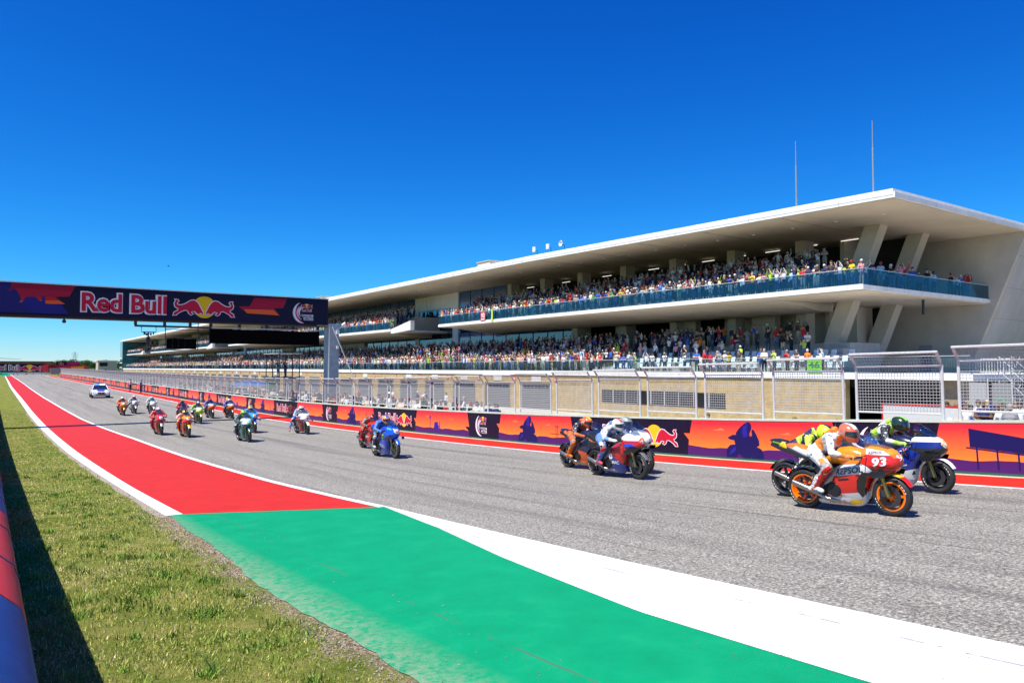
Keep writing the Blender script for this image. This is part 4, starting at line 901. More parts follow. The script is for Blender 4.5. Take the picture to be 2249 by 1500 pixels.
# gantry print, local coordinates are world x and z at the front face
gfr = empty('gantry_banner', (0, GY + .012, 0)); tag(gfr, 'dark blue printed gantry banner with large red lettering and two bulls', 'banner')
mb = MB(); mb.box(-15.98, 19.94, -.012, .003, GZ0 + .01, GZ1 - .01); build('backing_sheet', mb, [vinyl((.004, .004, .026))], gfr)
GRED = vinyl((.30, .005, .03)); GRED2 = vinyl((.42, .008, .015)); GORG = vinyl((.62, .1, .02)); GBLU = vinyl((.012, .012, .16)); GWHT = vinyl((.62, .62, .66))  # gantry print colours darkened, the shade of its face is in them
def gpt(x, y): p = onY(x, y, GY); return (p[0], p[2] + EYE)
def gpoly(nm, pts, m, y): mb = MB(); poly(mb, [gpt(*q) for q in pts], y); return build(nm, mb, [m], gfr)
gpoly('sunset_field', [(-30, 617), (166, 629), (152, 652), (122, 652), (143, 668), (-30, 664)], GRED, -.016)
gpoly('sunset_field', [(-30, 650), (110, 652), (125, 658), (143, 668), (-30, 662)], GRED2, -.018)
gpoly('sunset_field', [(-30, 660), (128, 660), (143, 668), (-30, 667)], GORG, -.020)
gpoly('desert_floor', [(-30, 664), (48, 664), (56, 652), (78, 652), (88, 661), (92, 661), (92, 650), (98, 650), (100, 667), (135, 669), (150, 690), (-30, 684)], GBLU, -.022)
gpoly('rider_silhouette', [(-30, 622), (5, 620), (12, 617), (20, 617), (25, 622), (24, 630), (18, 637), (24, 640), (30, 632), (38, 640), (45, 652), (46, 660), (40, 665), (60, 672), (62, 684), (-30, 682)], vinyl((.012, .01, .12)), -.024)
gpoly('sunset_field', [(559, 654), (630, 657), (622, 677), (602, 677), (614, 693), (541, 687), (524, 673), (548, 673)], GRED, -.016)
gpoly('sunset_field', [(536, 679), (600, 681), (614, 693), (542, 688)], GORG, -.018)
a_ = gpt(176, 681); b_ = gpt(366, 692)
lettering(gfr, 'Red Bull', a_[0], GZ0 + .40, 1.06, b_[0] - a_[0], vinyl((.42, .008, .035)), GWHT, .03, .08, y=-.014)
c_ = gpt(449, 675)
_V = (V_YEL, V_WHT, V_RED); V_YEL, V_WHT, V_RED = vinyl((.62, .42, .01)), GWHT, vinyl((.42, .008, .035))  # dimmer emblem colours with the gantry's shade put in
bulls(gfr, c_[0], c_[1], .72, y=-.014); d_ = gpt(665, 687); gp_logo(gfr, d_[0], d_[1], .68, y=-.014)
V_YEL, V_WHT, V_RED = _V
# hanging displays
dsp = empty('timing_display', (15.7, GY + .6, GZ0 - .13)); tag(dsp, 'wide unlit black display hanging under the gantry beside the pillar', 'display'); 
for k in range(4):
    mb = MB(); x0 = -3.78 + k * 1.89; mb.box(x0 + .01, x0 + 1.88, -.12, .12, -1.32, -.36); build('screen_panel', mb, [mat('screen_black', (.003, .003, .003), .9, spec=.05)], dsp)
for k in range(5):
    mb = MB(); x0 = -3.7 + k * 1.85; mb.box(x0 - .09, x0 + .09, -.08, .08, -.358, 0); build('hanger', mb, [M_DSTEEL], dsp)
mb = MB(); mb.box(-3.9, 3.8, -.1, .1, -.3, -.24); build('cross_bar', mb, [M_STEEL], dsp)
lp = empty('start_light_panel', (10.2, GY + .6, GZ0 - .13)); tag(lp, 'dark start light board in a thin frame hanging beside the wide display', 'traffic light')
for k in range(5): mb = MB(); x0 = -.92 + k * .37; mb.box(x0, x0 + .33, -.1, .1, -1.72, -1.05); build('lamp_column', mb, [MATS['screen_black']], lp)
mb = MB()
for x0 in (-1., 1.): mb.tube([(x0, 0, 0), (x0, 0, -1.8)], .03, 6)
for z0 in (-.28, -.45, -1., -1.8): mb.tube([(-1., 0, z0), (1., 0, z0)], .022, 6)
build('frame', mb, [M_DSTEEL], lp)
tr = empty('lamp_truss', (8.4, GY + .6, GZ0 - .13)); tag(tr, 'small dark rig of lamps hanging from a square bracket under the gantry', 'rig')
mb = MB(); mb.box(-1.0, 3.6, -.1, .1, -.34, -.22)
for x0 in (-.95, .75, 2.3): mb.box(x0 - .08, x0 + .08, -.08, .08, -.22, 0)
build('cross_bar', mb, [M_DSTEEL], tr)
mb = MB(); mb.tube([(-.6, 0, -.34), (-.6, 0, -.66), (.25, 0, -.66), (.25, 0, -.34)], .025, 6); mb.tube([(-.2, 0, -.66), (-.2, 0, -1.0)], .05, 6); build('bracket', mb, [M_DSTEEL], tr)
for x0, z0, r in ((-.42, -.74, .07), (-.3, -.82, .06), (-.05, -.8, .06), (.1, -.76, .05), (-.2, -1.15, .13), (-.2, -1.4, .12)):
    mb = MB(); mb.lathe([(0, -r*1.4), (r*.8, -r), (r, r*.6), (r*.6, r*1.3), (0, r*1.4)], 10, (x0, 0, z0), axis=2, closed=False); build('lamp', mb, [M_DSTEEL], tr, True)
gc = empty('gantry_camera', (3.55, GY + .4, GZ0 - .12)); tag(gc, 'small black dome camera hanging below the gantry beside its lettering', 'camera')
mb = MB(); mb.tube([(0, 0, 0), (0, 0, -.08)], .05, 8); build('mount', mb, [M_DSTEEL], gc); mb = MB(); mb.lathe([(0, -.28), (.08, -.26), (.11, -.18), (.09, -.08), (0, -.08)], 12, axis=2, closed=False); build('dome', mb, [M_DSTEEL], gc, True)
# ------------------------------------------------------------------ racing motorcycles (local x forward, y left, z up, origin on the ground between the wheels)
M_TYRE = mat('tyre_rubber', (.018, .018, .019), .62, noise=.25, nscale=40); M_CARBON = mat('carbon_black', (.012, .012, .014), .3, coat=.3); M_ALU = mat('machined_alloy', (.42, .42, .43), .35, metal=.9)
M_GOLD = mat('gold_fork', (.62, .4, .08), .3, metal=.8); M_DISC = mat('brake_disc', (.06, .06, .065), .4, metal=.6); M_EXH = mat('titanium', (.35, .31, .27), .3, metal=.9)
M_SCREEN = glass_sheet('windscreen', (.60, .66, .72), .16); M_SEAT = mat('seat_foam', (.015, .015, .016), .8)
def S(x, w, zl, zh, p=2.6, n=20): return sq(0, w, zl, zh, x, p, n)
def wheel_meshes(Rr, wt, hub):
    a = wt / 2; t = Rr
    tyre = MB(); tyre.lathe([(t - .085, -a * .78), (t - .06, -a), (t - .03, -a * .92), (t - .008, -a * .5), (t, 0), (t - .008, a * .5), (t - .03, a * .92), (t - .06, a), (t - .085, a * .78)], 40)
    rim = MB(); ri = t - .083
    rim.lathe([(ri, -a * .8), (ri + .004, -a * .6), (ri - .03, -a * .35), (ri - .03, a * .35), (ri + .004, a * .6), (ri, a * .8), (ri - .022, a * .8), (ri - .045, a * .3), (ri - .045, -a * .3), (ri - .022, -a * .8)], 40)
    rim.lathe([(.0, -.06), (.045, -.06), (.05, -.02), (.05, .02), (.045, .06), (0, .06)], 14, closed=False)
    for k in range(7):
        t_ = 2 * math.pi * k / 7; d = Vector((math.cos(t_), 0, math.sin(t_))); q = Vector((-d.z, 0, d.x)); v = []
        for rr, hw, hy in ((.035, .022, .03), (ri - .03, .013, .022)):
            v += [d * rr - q * hw + Vector((0, -hy, 0)), d * rr + q * hw + Vector((0, -hy, 0)), d * rr + q * hw + Vector((0, hy, 0)), d * rr - q * hw + Vector((0, hy, 0))]
        rim.hexa(v[:4], v[4:])
    dk = MB()
    for s in ((-1, 1) if hub else (-1,)):
        dk.lathe([(.09, s * .066), (.162 if hub else .11, s * .066), (.162 if hub else .11, s * .073), (.09, s * .073)], 30)
    st = MB()
    for s in (-1, 1):                         # sidewall marking
        for k0 in (.2, 3.3):
            n = 10; ring = []
            for k in range(n):
                t0 = k0 + k * .07
                if k % 3 == 2: continue
                p = [(r_ * math.cos(t1), s * (a + .0015), r_ * math.sin(t1)) for r_, t1 in ((t - .072, t0), (t - .058, t0), (t - .058, t0 + .05), (t - .072, t0 + .05))]
                st.add(p, [(0, 1, 2, 3)])
    return [tyre.mesh('wheel', [M_TYRE], True), rim.mesh('rim', [M_ALU], 30), dk.mesh('brake_disc', [M_DISC]), st.mesh('sidewall_mark', [paint((.75, .75, .7), .5, 0)], fix=False)]
BM = {'fw': wheel_meshes(.302, .12, True), 'rw': wheel_meshes(.325, .185, False)}
def P_(key, mb, mats, smooth=35): BM[key] = mb.mesh(key, mats if isinstance(mats, list) else [mats], smooth)
D0 = paint((.5, .5, .5))
mb = MB()                                      # main fairing, lofted upwards
def ring_xy(z, xb, xf, w, p=3.0, n=24):
    xc, hx = (xb + xf) / 2, (xf - xb) / 2; out = []
    for k in range(n):
        t = 2 * math.pi * k / n; a, b = math.cos(t), math.sin(t); out.append((xc + hx * math.copysign(abs(a) ** (2 / p), a), w * math.copysign(abs(b) ** (2 / p), b), z))
    return out
mb.loft([ring_xy(.235, -.33, .35, .135), ring_xy(.30, -.34, .365, .165), ring_xy(.42, -.27, .39, .19, 3.6), ring_xy(.55, -.18, .44, .205, 3.8), ring_xy(.66, -.12, .54, .208, 3.6), ring_xy(.75, -.02, .64, .2), ring_xy(.83, .1, .68, .175)])
P_('side_fairing', mb, D0)
def SV(x, zl, zm, zh, wb, wm, wt):            # angular fairing section
    h = [(0, zl - .008), (wb, zl), (wm * .9, zm - .045), (wm, zm), (wm * .93, zm + .04), (wt + (wm - wt) * .35, zm + (zh - zm) * .62), (wt, zh - .015), (wt * .55, zh + .008), (0, zh + .014)]
    return [(x, y, z) for y, z in h] + [(x, -y, z) for y, z in h[-2:0:-1]]
mb = MB(); mb.loft([SV(.905, .80, .835, .87, .02, .04, .028), SV(.875, .745, .82, .92, .055, .105, .062), SV(.815, .69, .80, .972, .085, .15, .092), SV(.72, .645, .785, 1.022, .11, .185, .115), SV(.60, .625, .775, 1.058, .125, .205, .13), SV(.48, .64, .77, 1.06, .135, .208, .14), SV(.36, .72, .80, 1.0, .145, .195, .14)]); P_('nose_fairing', mb, D0, 28)
mb = MB(); mb.loft([S(.80, .065, .92, .965, 2), S(.70, .105, .985, 1.075, 2.2), S(.58, .128, 1.01, 1.175, 2.2), S(.46, .135, 1.03, 1.25, 2.2), S(.40, .13, 1.0, 1.265, 2.2)]); P_('windscreen', mb, M_SCREEN)
mb = MB(); mb.loft([ring_xy(.105, -.42, .2, .06, 2.4), ring_xy(.125, -.5, .26, .095, 2.6), ring_xy(.175, -.52, .31, .125), ring_xy(.233, -.36, .34, .14)]); P_('belly_pan', mb, D0)
mb = MB(); mb.loft([S(.40, .10, .80, .92, 2.4), S(.30, .135, .76, 1.0, 2.4), S(.14, .155, .74, 1.045, 2.4), S(-.04, .15, .74, 1.02, 2.4), S(-.18, .125, .74, .955, 2.4), S(-.28, .09, .78, .875, 2.4)]); P_('fuel_tank', mb, D0)
mb = MB(); mb.loft([S(-.2, .09, .775, .84), S(-.36, .125, .785, .85), S(-.52, .13, .81, .875), S(-.6, .11, .84, .95)]); P_('seat', mb, M_SEAT)
mb = MB(); mb.loft([S(-.40, .12, .74, .806), S(-.55, .125, .78, .95, 2.4), S(-.68, .115, .83, 1.03, 2.2), S(-.82, .09, .89, 1.06, 2.2), S(-.97, .05, .96, 1.055, 2.2), S(-1.04, .012, 1.005, 1.035, 2)]); P_('tail_cowl', mb, D0)
mb = MB(); arc_ = []
for k in range(9):
    t = R(28 + k * 17); rr = .335; w = .07 - .018 * abs(k - 3) / 5; c_, s_ = math.cos(t), math.sin(t)
    arc_.append([(.71 + rr*c_, -w, .302 + rr*s_), (.71 + (rr+.02)*c_, -w*.6, .302 + (rr+.02)*s_), (.71 + (rr+.026)*c_, 0, .302 + (rr+.026)*s_), (.71 + (rr+.02)*c_, w*.6, .302 + (rr+.02)*s_), (.71 + rr*c_, w, .302 + rr*s_), (.71 + (rr-.006)*c_, 0, .302 + (rr-.006)*s_)])
mb.loft(arc_); P_('front_fender', mb, D0)
mb = MB(); mb.tube([(.71, -.095, .30), (.55, -.1, .82)], [.032, .026], 10); P_('fork', mb, M_GOLD)
mb = MB(); mb.box(.60, .69, -.118, -.075, .30, .42); P_('caliper', mb, paint((.1, .1, .1)))
mb = MB(); mb.hexa([(-.78, .10, .27), (-.2, .07, .36), (-.2, .13, .36), (-.78, .14, .27)], [(-.78, .10, .36), (-.2, .07, .52), (-.2, .13, .52), (-.78, .14, .36)]); mb.hexa([(-.78, -.14, .27), (-.2, -.13, .36), (-.2, -.07, .36), (-.78, -.10, .27)], [(-.78, -.14, .36), (-.2, -.13, .52), (-.2, -.07, .52), (-.78, -.10, .36)]); mb.box(-.42, -.3, -.1, .1, .38, .5); P_('swingarm', mb, M_CARBON, 20)
mb = MB(); mb.loft([S(-.38, .10, .3, .7, 3), S(-.3, .16, .24, .74, 3), S(.0, .17, .22, .76, 3), S(.3, .14, .26, .8, 3), S(.34, .1, .4, .7, 3)]); mb.lathe([(0, -.2), (.1, -.2), (.12, -.17), (0, -.15)], 16, (-.12, 0, .36), closed=False); P_('engine', mb, mat('engine_dark', (.025, .025, .027), .45, metal=.5))
mb = MB(); mb.hexa([(-.28, .13, .42), (.36, .13, .78), (.36, .16, .78), (-.28, .175, .42)], [(-.3, .13, .62), (.42, .12, .92), (.42, .15, .92), (-.3, .175, .62)]); mb.hexa([(-.28, -.175, .42), (.36, -.16, .78), (.36, -.13, .78), (-.28, -.13, .42)], [(-.3, -.175, .62), (.42, -.15, .92), (.42, -.12, .92), (-.3, -.13, .62)]); P_('frame', mb, M_ALU, 20)
mb = MB(); mb.tube([(.1, -.08, .16), (-.28, -.13, .2), (-.42, -.19, .30), (-.62, -.205, .37), (-.82, -.21, .44)], [.032, .034, .04, .05, .045], 12); P_('exhaust', mb, M_EXH)
mb = MB(); mb.tube([(-.48, -.09, .8), (-.72, -.07, .86), (-.98, -.05, .95)], [.035, .04, .034], 10); P_('tail_exhaust', mb, M_CARBON)
mb = MB(); mb.tube([(.40, -.09, .9), (.30, -.35, .875)], .017, 8); P_('handlebar', mb, M_CARBON)
mb = MB(); mb.tube([(.46, -.2, .92), (.44, -.36, .9), (.36, -.37, .89)], .008, 6); P_('lever_guard', mb, M_CARBON)
mb = MB(); mb.hexa([(-.4, -.19, .33), (-.33, -.19, .33), (-.33, -.15, .33), (-.4, -.15, .33)], [(-.34, -.17, .5), (-.27, -.17, .5), (-.27, -.13, .5), (-.34, -.13, .5)]); mb.tube([(-.4, -.15, .34), (-.41, -.27, .34)], .012, 6); P_('footpeg', mb, M_ALU, 20)
mb = MB(); mb.box(.3, .36, -.13, .13, .33, .66); P_('radiator', mb, M_CARBON)
mb = MB(); mb.loft([[(.60, -.2, .70), (.86, -.13, .70), (.86, -.13, .705), (.60, -.2, .705)], [(.56, -.31, .685), (.80, -.3, .69), (.80, -.3, .695), (.56, -.31, .69)], [(.58, -.31, .60), (.76, -.3, .60), (.76, -.305, .602), (.58, -.315, .602)]]); P_('winglet', mb, M_CARBON, 20)
mb = MB(); arc_ = []
for k in range(7):
    t = R(62 + k * 15); rr = .35; w = .10; c_, s_ = math.cos(t), math.sin(t)
    arc_.append([(-.71 + rr*c_, -w, .325 + rr*s_), (-.71 + (rr+.02)*c_, 0, .325 + (rr+.02)*s_), (-.71 + rr*c_, w, .325 + rr*s_), (-.71 + (rr-.008)*c_, 0, .325 + (rr-.008)*s_)])
mb.loft(arc_); P_('rear_hugger', mb, M_CARBON)
mb = MB(); mb.box(-.70, -.2, .115, .13, .40, .425); mb.lathe([(.07, .118), (.1, .118), (.1, .124), (.07, .124)], 20, (-.71, 0, .325)); P_('chain_guard', mb, M_ALU, 20)
mb = MB(); mb.tube([(.63, -.125, .40), (.60, -.14, .55), (.52, -.13, .72), (.48, -.1, .85)], .008, 5); P_('brake_hose', mb, M_CARBON)
def mirror_mesh(key):
    me = BM[key].copy()
    for v in me.vertices: v.co.y = -v.co.y
    me.flip_normals(); BM[key + '_m'] = me
for k_ in ('fork', 'caliper', 'handlebar', 'lever_guard', 'footpeg', 'winglet', 'brake_hose'): mirror_mesh(k_)
BVH = {k: BVHTree.FromPolygons([v.co[:] for v in BM[k].vertices], [p.vertices[:] for p in BM[k].polygons]) for k in ('side_fairing', 'nose_fairing', 'belly_pan', 'tail_cowl', 'fuel_tank')}
def livery(key, stops, kx=0., axis=2, lo=.1, hi=1.1, off=0.):
    """bands of paint colour across a panel"""
    nm = 'livery_' + key
    if nm in MATS: return MATS[nm]
    m = mat(nm, (.5, .5, .5), .27, coat=.5); nt, b = nodes_of(m); tc = N(nt, 'TexCoord'); sp = N(nt, 'SeparateXYZ'); nt.links.new(tc.outputs['Object'], sp.inputs[0])
    a = N(nt, 'Math', operation='MULTIPLY_ADD'); nt.links.new(sp.outputs[0], a.inputs[0]); a.inputs[1].default_value = kx; nt.links.new(sp.outputs[axis], a.inputs[2])
    mr = N(nt, 'MapRange'); mr.inputs['From Min'].default_value = lo; mr.inputs['From Max'].default_value = hi; nt.links.new(a.outputs[0], mr.inputs['Value'])
    r = ramp(nt, mr.outputs[0], [((p - lo) / (hi - lo), c) for p, c in stops], 'CONSTANT'); nt.links.new(r.outputs[0], b.inputs['Base Color']); return m
def decal(parent, surf, txt, x, z, h, width, col, side=-1, tilt=0., bold=.02, name='lettering', fn=None):
    """print laid on a body panel: every glyph point is dropped on to the panel's surface"""
    v, f, w = text_geo(txt, bold); pts = []
    for p in v:
        u, t = (p[0] - w / 2) * width / w, p[1] * h
        if side in (-1, 1):
            X, Z = x - side * u * 1. if side == 1 else x + u, z + t + u * tilt
            hit = BVH[surf].ray_cast(Vector((X, side * 1., Z)), Vector((0, -side, 0)))
            yy = hit[0].y if hit[0] is not None else side * .2
            pts.append((X, yy + side * .004, Z))
        else:                                  # front, seen looking back along -x: right is +y
            hit = BVH[surf].ray_cast(Vector((2., u, z + t)), Vector((-1, 0, 0)))
            xx = hit[0].x if hit[0] is not None else .8
            pts.append((xx + .005, x + u, z + t))
    m = MB(); m.add(pts, f); me = m.mesh(name, [col], fix=False); return link(name, me, parent)
def patch(parent, surf, poly2, col, side=-1, name='panel_flash', n=10):
    """a painted patch draped on a panel side"""
    mbp = MB(); xs = [p[0] for p in poly2]; tri = tessellate_polygon([[Vector((a, b, 0)) for a, b in poly2]])
    bm = bmesh.new(); vs = [bm.verts.new((a, b, 0)) for a, b in poly2]
    for t in tri:
        try: bm.faces.new([vs[i] for i in t])
        except ValueError: pass
    bmesh.ops.subdivide_edges(bm, edges=bm.edges[:], cuts=5, use_grid_fill=True)
    for v in bm.verts:
        X, Z = v.co.x, v.co.y
        if side == 0:
            hit = BVH[surf].ray_cast(Vector((2., X, Z)), Vector((-1, 0, 0))); v.co = ((hit[0].x if hit[0] is not None else .7) + .003, X, Z)
        else:
            hit = BVH[surf].ray_cast(Vector((X, side * 1., Z)), Vector((0, -side, 0))); v.co = (X, (hit[0].y if hit[0] is not None else side * .15) + side * .0022, Z)
    me = bpy.data.meshes.new(name); bm.to_mesh(me); bm.free(); me.materials.append(col); return link(name, me, parent)
def motorcycle(c):
    o = empty('motorcycle'); kids = {}
    def part(nm, key, mats=None, loc=None, parent=None):
        q = link(nm, BM[key], parent or o, loc)
        if mats: override(q, mats if isinstance(mats, list) else [mats])
        return q
    for key, loc, cl in (('fw', (.71, 0, .302), c['rim']), ('rw', (-.71, 0, .325), c['rim'])):
        w = link('wheel', BM[key][0], o, loc); r_ = link('rim', BM[key][1], w); override(r_, [paint(c['rim'], .35)]); link('brake_disc', BM[key][2], w); link('sidewall_mark', BM[key][3], w)
    kids['side'] = part('side_fairing', 'side_fairing', c['side']); kids['nose'] = part('nose_fairing', 'nose_fairing', c['nose']); part('windscreen', 'windscreen')
    kids['belly'] = part('belly_pan', 'belly_pan', c['belly']); kids['tank'] = part('fuel_tank', 'fuel_tank', c['tank']); part('seat', 'seat'); kids['tail'] = part('tail_cowl', 'tail_cowl', c['tail'])
    part('front_fender', 'front_fender', c['fender'])
    for k in ('fork', 'caliper', 'handlebar', 'lever_guard', 'footpeg', 'winglet'):
        part(k, k); part(k, k + '_m')
    for k in ('swingarm', 'engine', 'frame', 'radiator', 'exhaust', 'tail_exhaust'): part(k, k)
    for sd_ in (-1, 1):
        patch(kids['side'], 'side_fairing', [(-.02, .50), (.16, .53), (.14, .56), (-.04, .53)], M_CARBON, sd_, 'side_vent'); patch(kids['side'], 'side_fairing', [(.0, .42), (.18, .45), (.16, .475), (-.02, .445)], M_CARBON, sd_, 'side_vent') if 'vent2' in c else None
        patch(kids['nose'], 'nose_fairing', [(.40, .69), (.74, .655), (.82, .72), (.80, .735), (.42, .73)], M_CARBON, sd_, 'duct_edge'); patch(kids['tail'], 'tail_cowl', [(-.56, .80), (-.82, .915), (-.84, .935), (-.58, .83)], M_CARBON, sd_, 'tail_edge')
    part('rear_hugger', 'rear_hugger'); part('chain_guard', 'chain_guard'); part('brake_hose', 'brake_hose'); part('brake_hose', 'brake_hose_m')
    patch(kids['nose'], 'nose_fairing', disc(0, .765, .05, .028, 12), M_CARBON, 0, 'ram_intake')
    pl = c.get('plate')
    if pl is not None: patch(kids['nose'], 'nose_fairing', disc(0, .885, .095, .075, 14), paint(pl), 0, 'number_plate')
    if c.get('num'): decal(kids['nose'], 'nose_fairing', c['num'], 0, .845, .085, .07 * len(c['num']) + .03, paint(c['numc']), 0, name='race_number')
    return o, kids
# ---- rider: regions 0 torso 1 upper arm 2 forearm 3 thigh 4 shin 5 boot 6 glove 7 back hump 8 knee slider
def rider_bones(tuck=0., leg_out=False, sway=0.):
    d = tuck; hipz = .93
    sh = Vector((-.13 + .02*d, sway, 1.295 - .13*d)); hp = Vector((-.47, 0, hipz)); ch = Vector((-.2, sway * .8, 1.2 - .11*d)); wa = Vector((-.37, sway * .4, 1.07 - .06*d))
    B = [((hp.x, -.07, hp.z), .13, (hp.x, .07, hp.z), .13, 0), (tuple(hp), .135, tuple(wa), .13, 0), (tuple(wa), .14, tuple(ch), .15, 0), ((ch.x, ch.y - .08, ch.z), .13, (ch.x, ch.y + .08, ch.z), .13, 0),
         ((sh.x, sh.y - .17, sh.z - .02), .075, (sh.x, sh.y + .17, sh.z - .02), .075, 1), (tuple(sh), .07, (sh.x + .12, sh.y, sh.z + .04), .06, 0), ((-.27, sway, 1.31 - .12*d), .055, (-.13, sway, 1.4 - .13*d), .06, 7)]
    for s in (-1, 1):
        S_ = (sh.x, sh.y + s*.2, sh.z - .02); E_ = (.0, s*.37, .985 - .03*d); H = (.315, s*.30, .885)
        B += [(S_, .072, E_, .054, 1), (E_, .054, (.24, s*.325, .905), .040, 2)]
        B += [((.24, s*.325, .905), .040, (.30, s*.305, .90), .042, 6)]
        for k in range(4):                     # fingers curl round the grip
            yk = s * (.345 - .024 * k); xk = .315 - .006 * k; L = (.036, .042, .040, .032)[k]
            B += [((xk, yk, .908), .0125, (xk + L, yk, .897), .0115, 6), ((xk + L, yk, .897), .0115, (xk + L * .7, yk, .862), .0105, 6), ((xk + L * .7, yk, .862), .0105, (xk + .002, yk, .853), .0095, 6)]
        B += [((.285, s*.275, .895), .014, (.318, s*.262, .868), .0125, 6), ((.318, s*.262, .868), .0125, (.335, s*.285, .853), .011, 6)]
        if leg_out and s == -1:
            K, A, T = (-.30, -.40, .68), (-.22, -.56, .30), (-.06, -.62, .20)
        else: K, A, T = (-.14, s*.285, .71), (-.44, s*.225, .375), (-.28, s*.255, .335)
        B += [((hp.x, s*.1, hp.z - .01), .118, K, .078, 3), (K, .075, A, .055, 4), (tuple((Vector(K) + Vector(A)) * .5 + Vector((-.03, 0, 0))), .066, A, .055, 5), (A, .052, (A[0] - .05, A[1], A[2] - .02), .045, 5), (A, .05, T, .036, 5), ((K[0] + .02, K[1] + s*.03, K[2]), .066, (K[0] - .04, K[1] + s*.035, K[2] - .04), .055, 8)]
    head = (sh.x + .215, sh.y, sh.z + .065)
    return B, head
RID = {}
M_R = [mat('leather_%d' % k, (.5, .5, .5), .5) for k in range(9)]
for key, a in (('sit', (.85, False)), ('tuck', (1.45, False)), ('leg', (.65, True))):
    bn, hd = rider_bones(*a); v, f, reg = body('r', bn, .0135, 2)
    me = bpy.data.meshes.new('rider_body'); me.from_pydata(v.tolist(), [], f)
    for m in M_R: me.materials.append(m)
    me.polygons.foreach_set('material_index', reg.astype(np.int32)); me.polygons.foreach_set('use_smooth', [True] * len(f)); RID[key] = (me, hd)
# helmet, local origin at its centre, facing +x
hm = MB(); hr = []
for x, w, zl, zh in ((-.155, .02, -.01, .05), (-.15, .055, -.055, .085), (-.125, .092, -.095, .118), (-.07, .118, -.125, .138), (0., .124, -.135, .142), (.06, .12, -.14, .128), (.105, .104, -.14, .098), (.135, .082, -.137, .05), (.155, .05, -.128, -.03), (.16, .022, -.105, -.06)): hr.append(sq(0, w, zl, zh, x, 2.25, 24))
hm.loft(hr)
HEL = hm.mesh('helmet', [D0, D0, D0], True)
hb = BVHTree.FromPolygons([v.co[:] for v in HEL.vertices], [p.vertices[:] for p in HEL.polygons])
vz = MB(); nn = 17; vv = []; ff = []
for j in range(6):
    for k in range(nn):
        th = R(-78 + 156 * k / (nn - 1)); z = -.045 + .095 * j / 5 - .012 * (abs(k - 8) / 8) ** 2 * (1 if j else -1.2)
        dr = Vector((math.cos(th), math.sin(th), 0)); hit = hb.ray_cast(Vector((0, 0, z)) + dr * .6, -dr); p = hit[0] if hit[0] is not None else Vector((0, 0, z)) + dr * .12
        vv.append(p + dr * .004)
for j in range(5):
    for k in range(nn - 1): ff.append((j*nn+k, j*nn+k+1, (j+1)*nn+k+1, (j+1)*nn+k))
vz.add(vv, ff); VIS = vz.mesh('visor', [mat('smoked_visor', (.015, .017, .02), .08, spec=.8, coat=.8)], True, fix=False)
tp = MB(); vv = []; ff = []                    # crown stripe
for j in range(3):
    for k in range(14):
        t = R(35 + 120 * k / 13); yy = (-.045, 0, .045)[j]; dr = Vector((math.cos(t), 0, math.sin(t))); o_ = Vector((0, yy, 0)); hit = hb.ray_cast(o_ + dr * .6, -dr); p = hit[0] if hit[0] is not None else o_ + dr * .13; vv.append(p + dr * .003)
for j in range(2):
    for k in range(13): ff.append((j*14+k, j*14+k+1, (j+1)*14+k+1, (j+1)*14+k))
tp.add(vv, ff); STRIPE = tp.mesh('crown_stripe', [D0], True, fix=False)
SIDEP = []
for s in (-1, 1):
    sd = MB(); vv = []
    for x, z in [(u, w) for u, w in disc(-.045, .03, .062, .05, 14)]:
        hit = hb.ray_cast(Vector((x, s * .6, z)), Vector((0, -s, 0))); vv.append((x, (hit[0].y if hit[0] is not None else s * .1) + s * .0035, z))
    sd.add(vv, [tuple(range(14))]); SIDEP.append(sd.mesh('side_panel', [D0], fix=False))
def leather(main, alt, z):
    """racing leathers: stitched panels of other colours and small printed marks"""
    alt = [a for a in alt if a != main] or [W_]; a1, a2 = alt[0], alt[-1]
    nm = 'leathers_' + ''.join('%02x%02x%02x' % tuple(int(v * 255) for v in q) for q in (main, a1, a2))
    if nm in MATS: return MATS[nm]
    m = mat(nm, main, .42); nt, b = nodes_of(m); tc = N(nt, 'TexCoord'); src = tc.outputs['Object']
    v1 = N(nt, 'TexVoronoi', Scale=6.5); nt.links.new(src, v1.inputs['Vector']); sc1 = N(nt, 'SeparateColor'); nt.links.new(v1.outputs['Color'], sc1.inputs[0])
    r1 = ramp(nt, sc1.outputs[0], [(0, main), (.62, a1), (.82, a2), (.9, main)], 'CONSTANT')
    mp = N(nt, 'Mapping'); mp.inputs['Scale'].default_value = (22, 22, 60); nt.links.new(src, mp.inputs[0])
    v2 = N(nt, 'TexVoronoi', Scale=1.); nt.links.new(mp.outputs[0], v2.inputs['Vector']); sc2 = N(nt, 'SeparateColor'); nt.links.new(v2.outputs['Color'], sc2.inputs[0])
    r2 = ramp(nt, sc2.outputs[1], [(0, (0, 0, 0)), (.86, (1, 1, 1))], 'CONSTANT'); r3 = ramp(nt, sc1.outputs[2], [(0, (0, 0, 0)), (.55, (1, 1, 1))], 'CONSTANT')
    f = mixc(nt, 1., r2.outputs[0], r3.outputs[0], 'MULTIPLY'); dark = sum(main) > .8
    c = mixc(nt, f, r1.outputs[0], (.16, .15, .16) if dark else (.55, .55, .55)); nt.links.new(c, b.inputs['Base Color'])
    n2 = N(nt, 'TexNoise', Scale=9., Detail=5., Roughness=.6); nt.links.new(src, n2.inputs['Vector']); bp_ = N(nt, 'Bump', Strength=1., Distance=.06); nt.links.new(n2.outputs['Fac'], bp_.inputs['Height']); nt.links.new(bp_.outputs[0], b.inputs['Normal'])
    return m
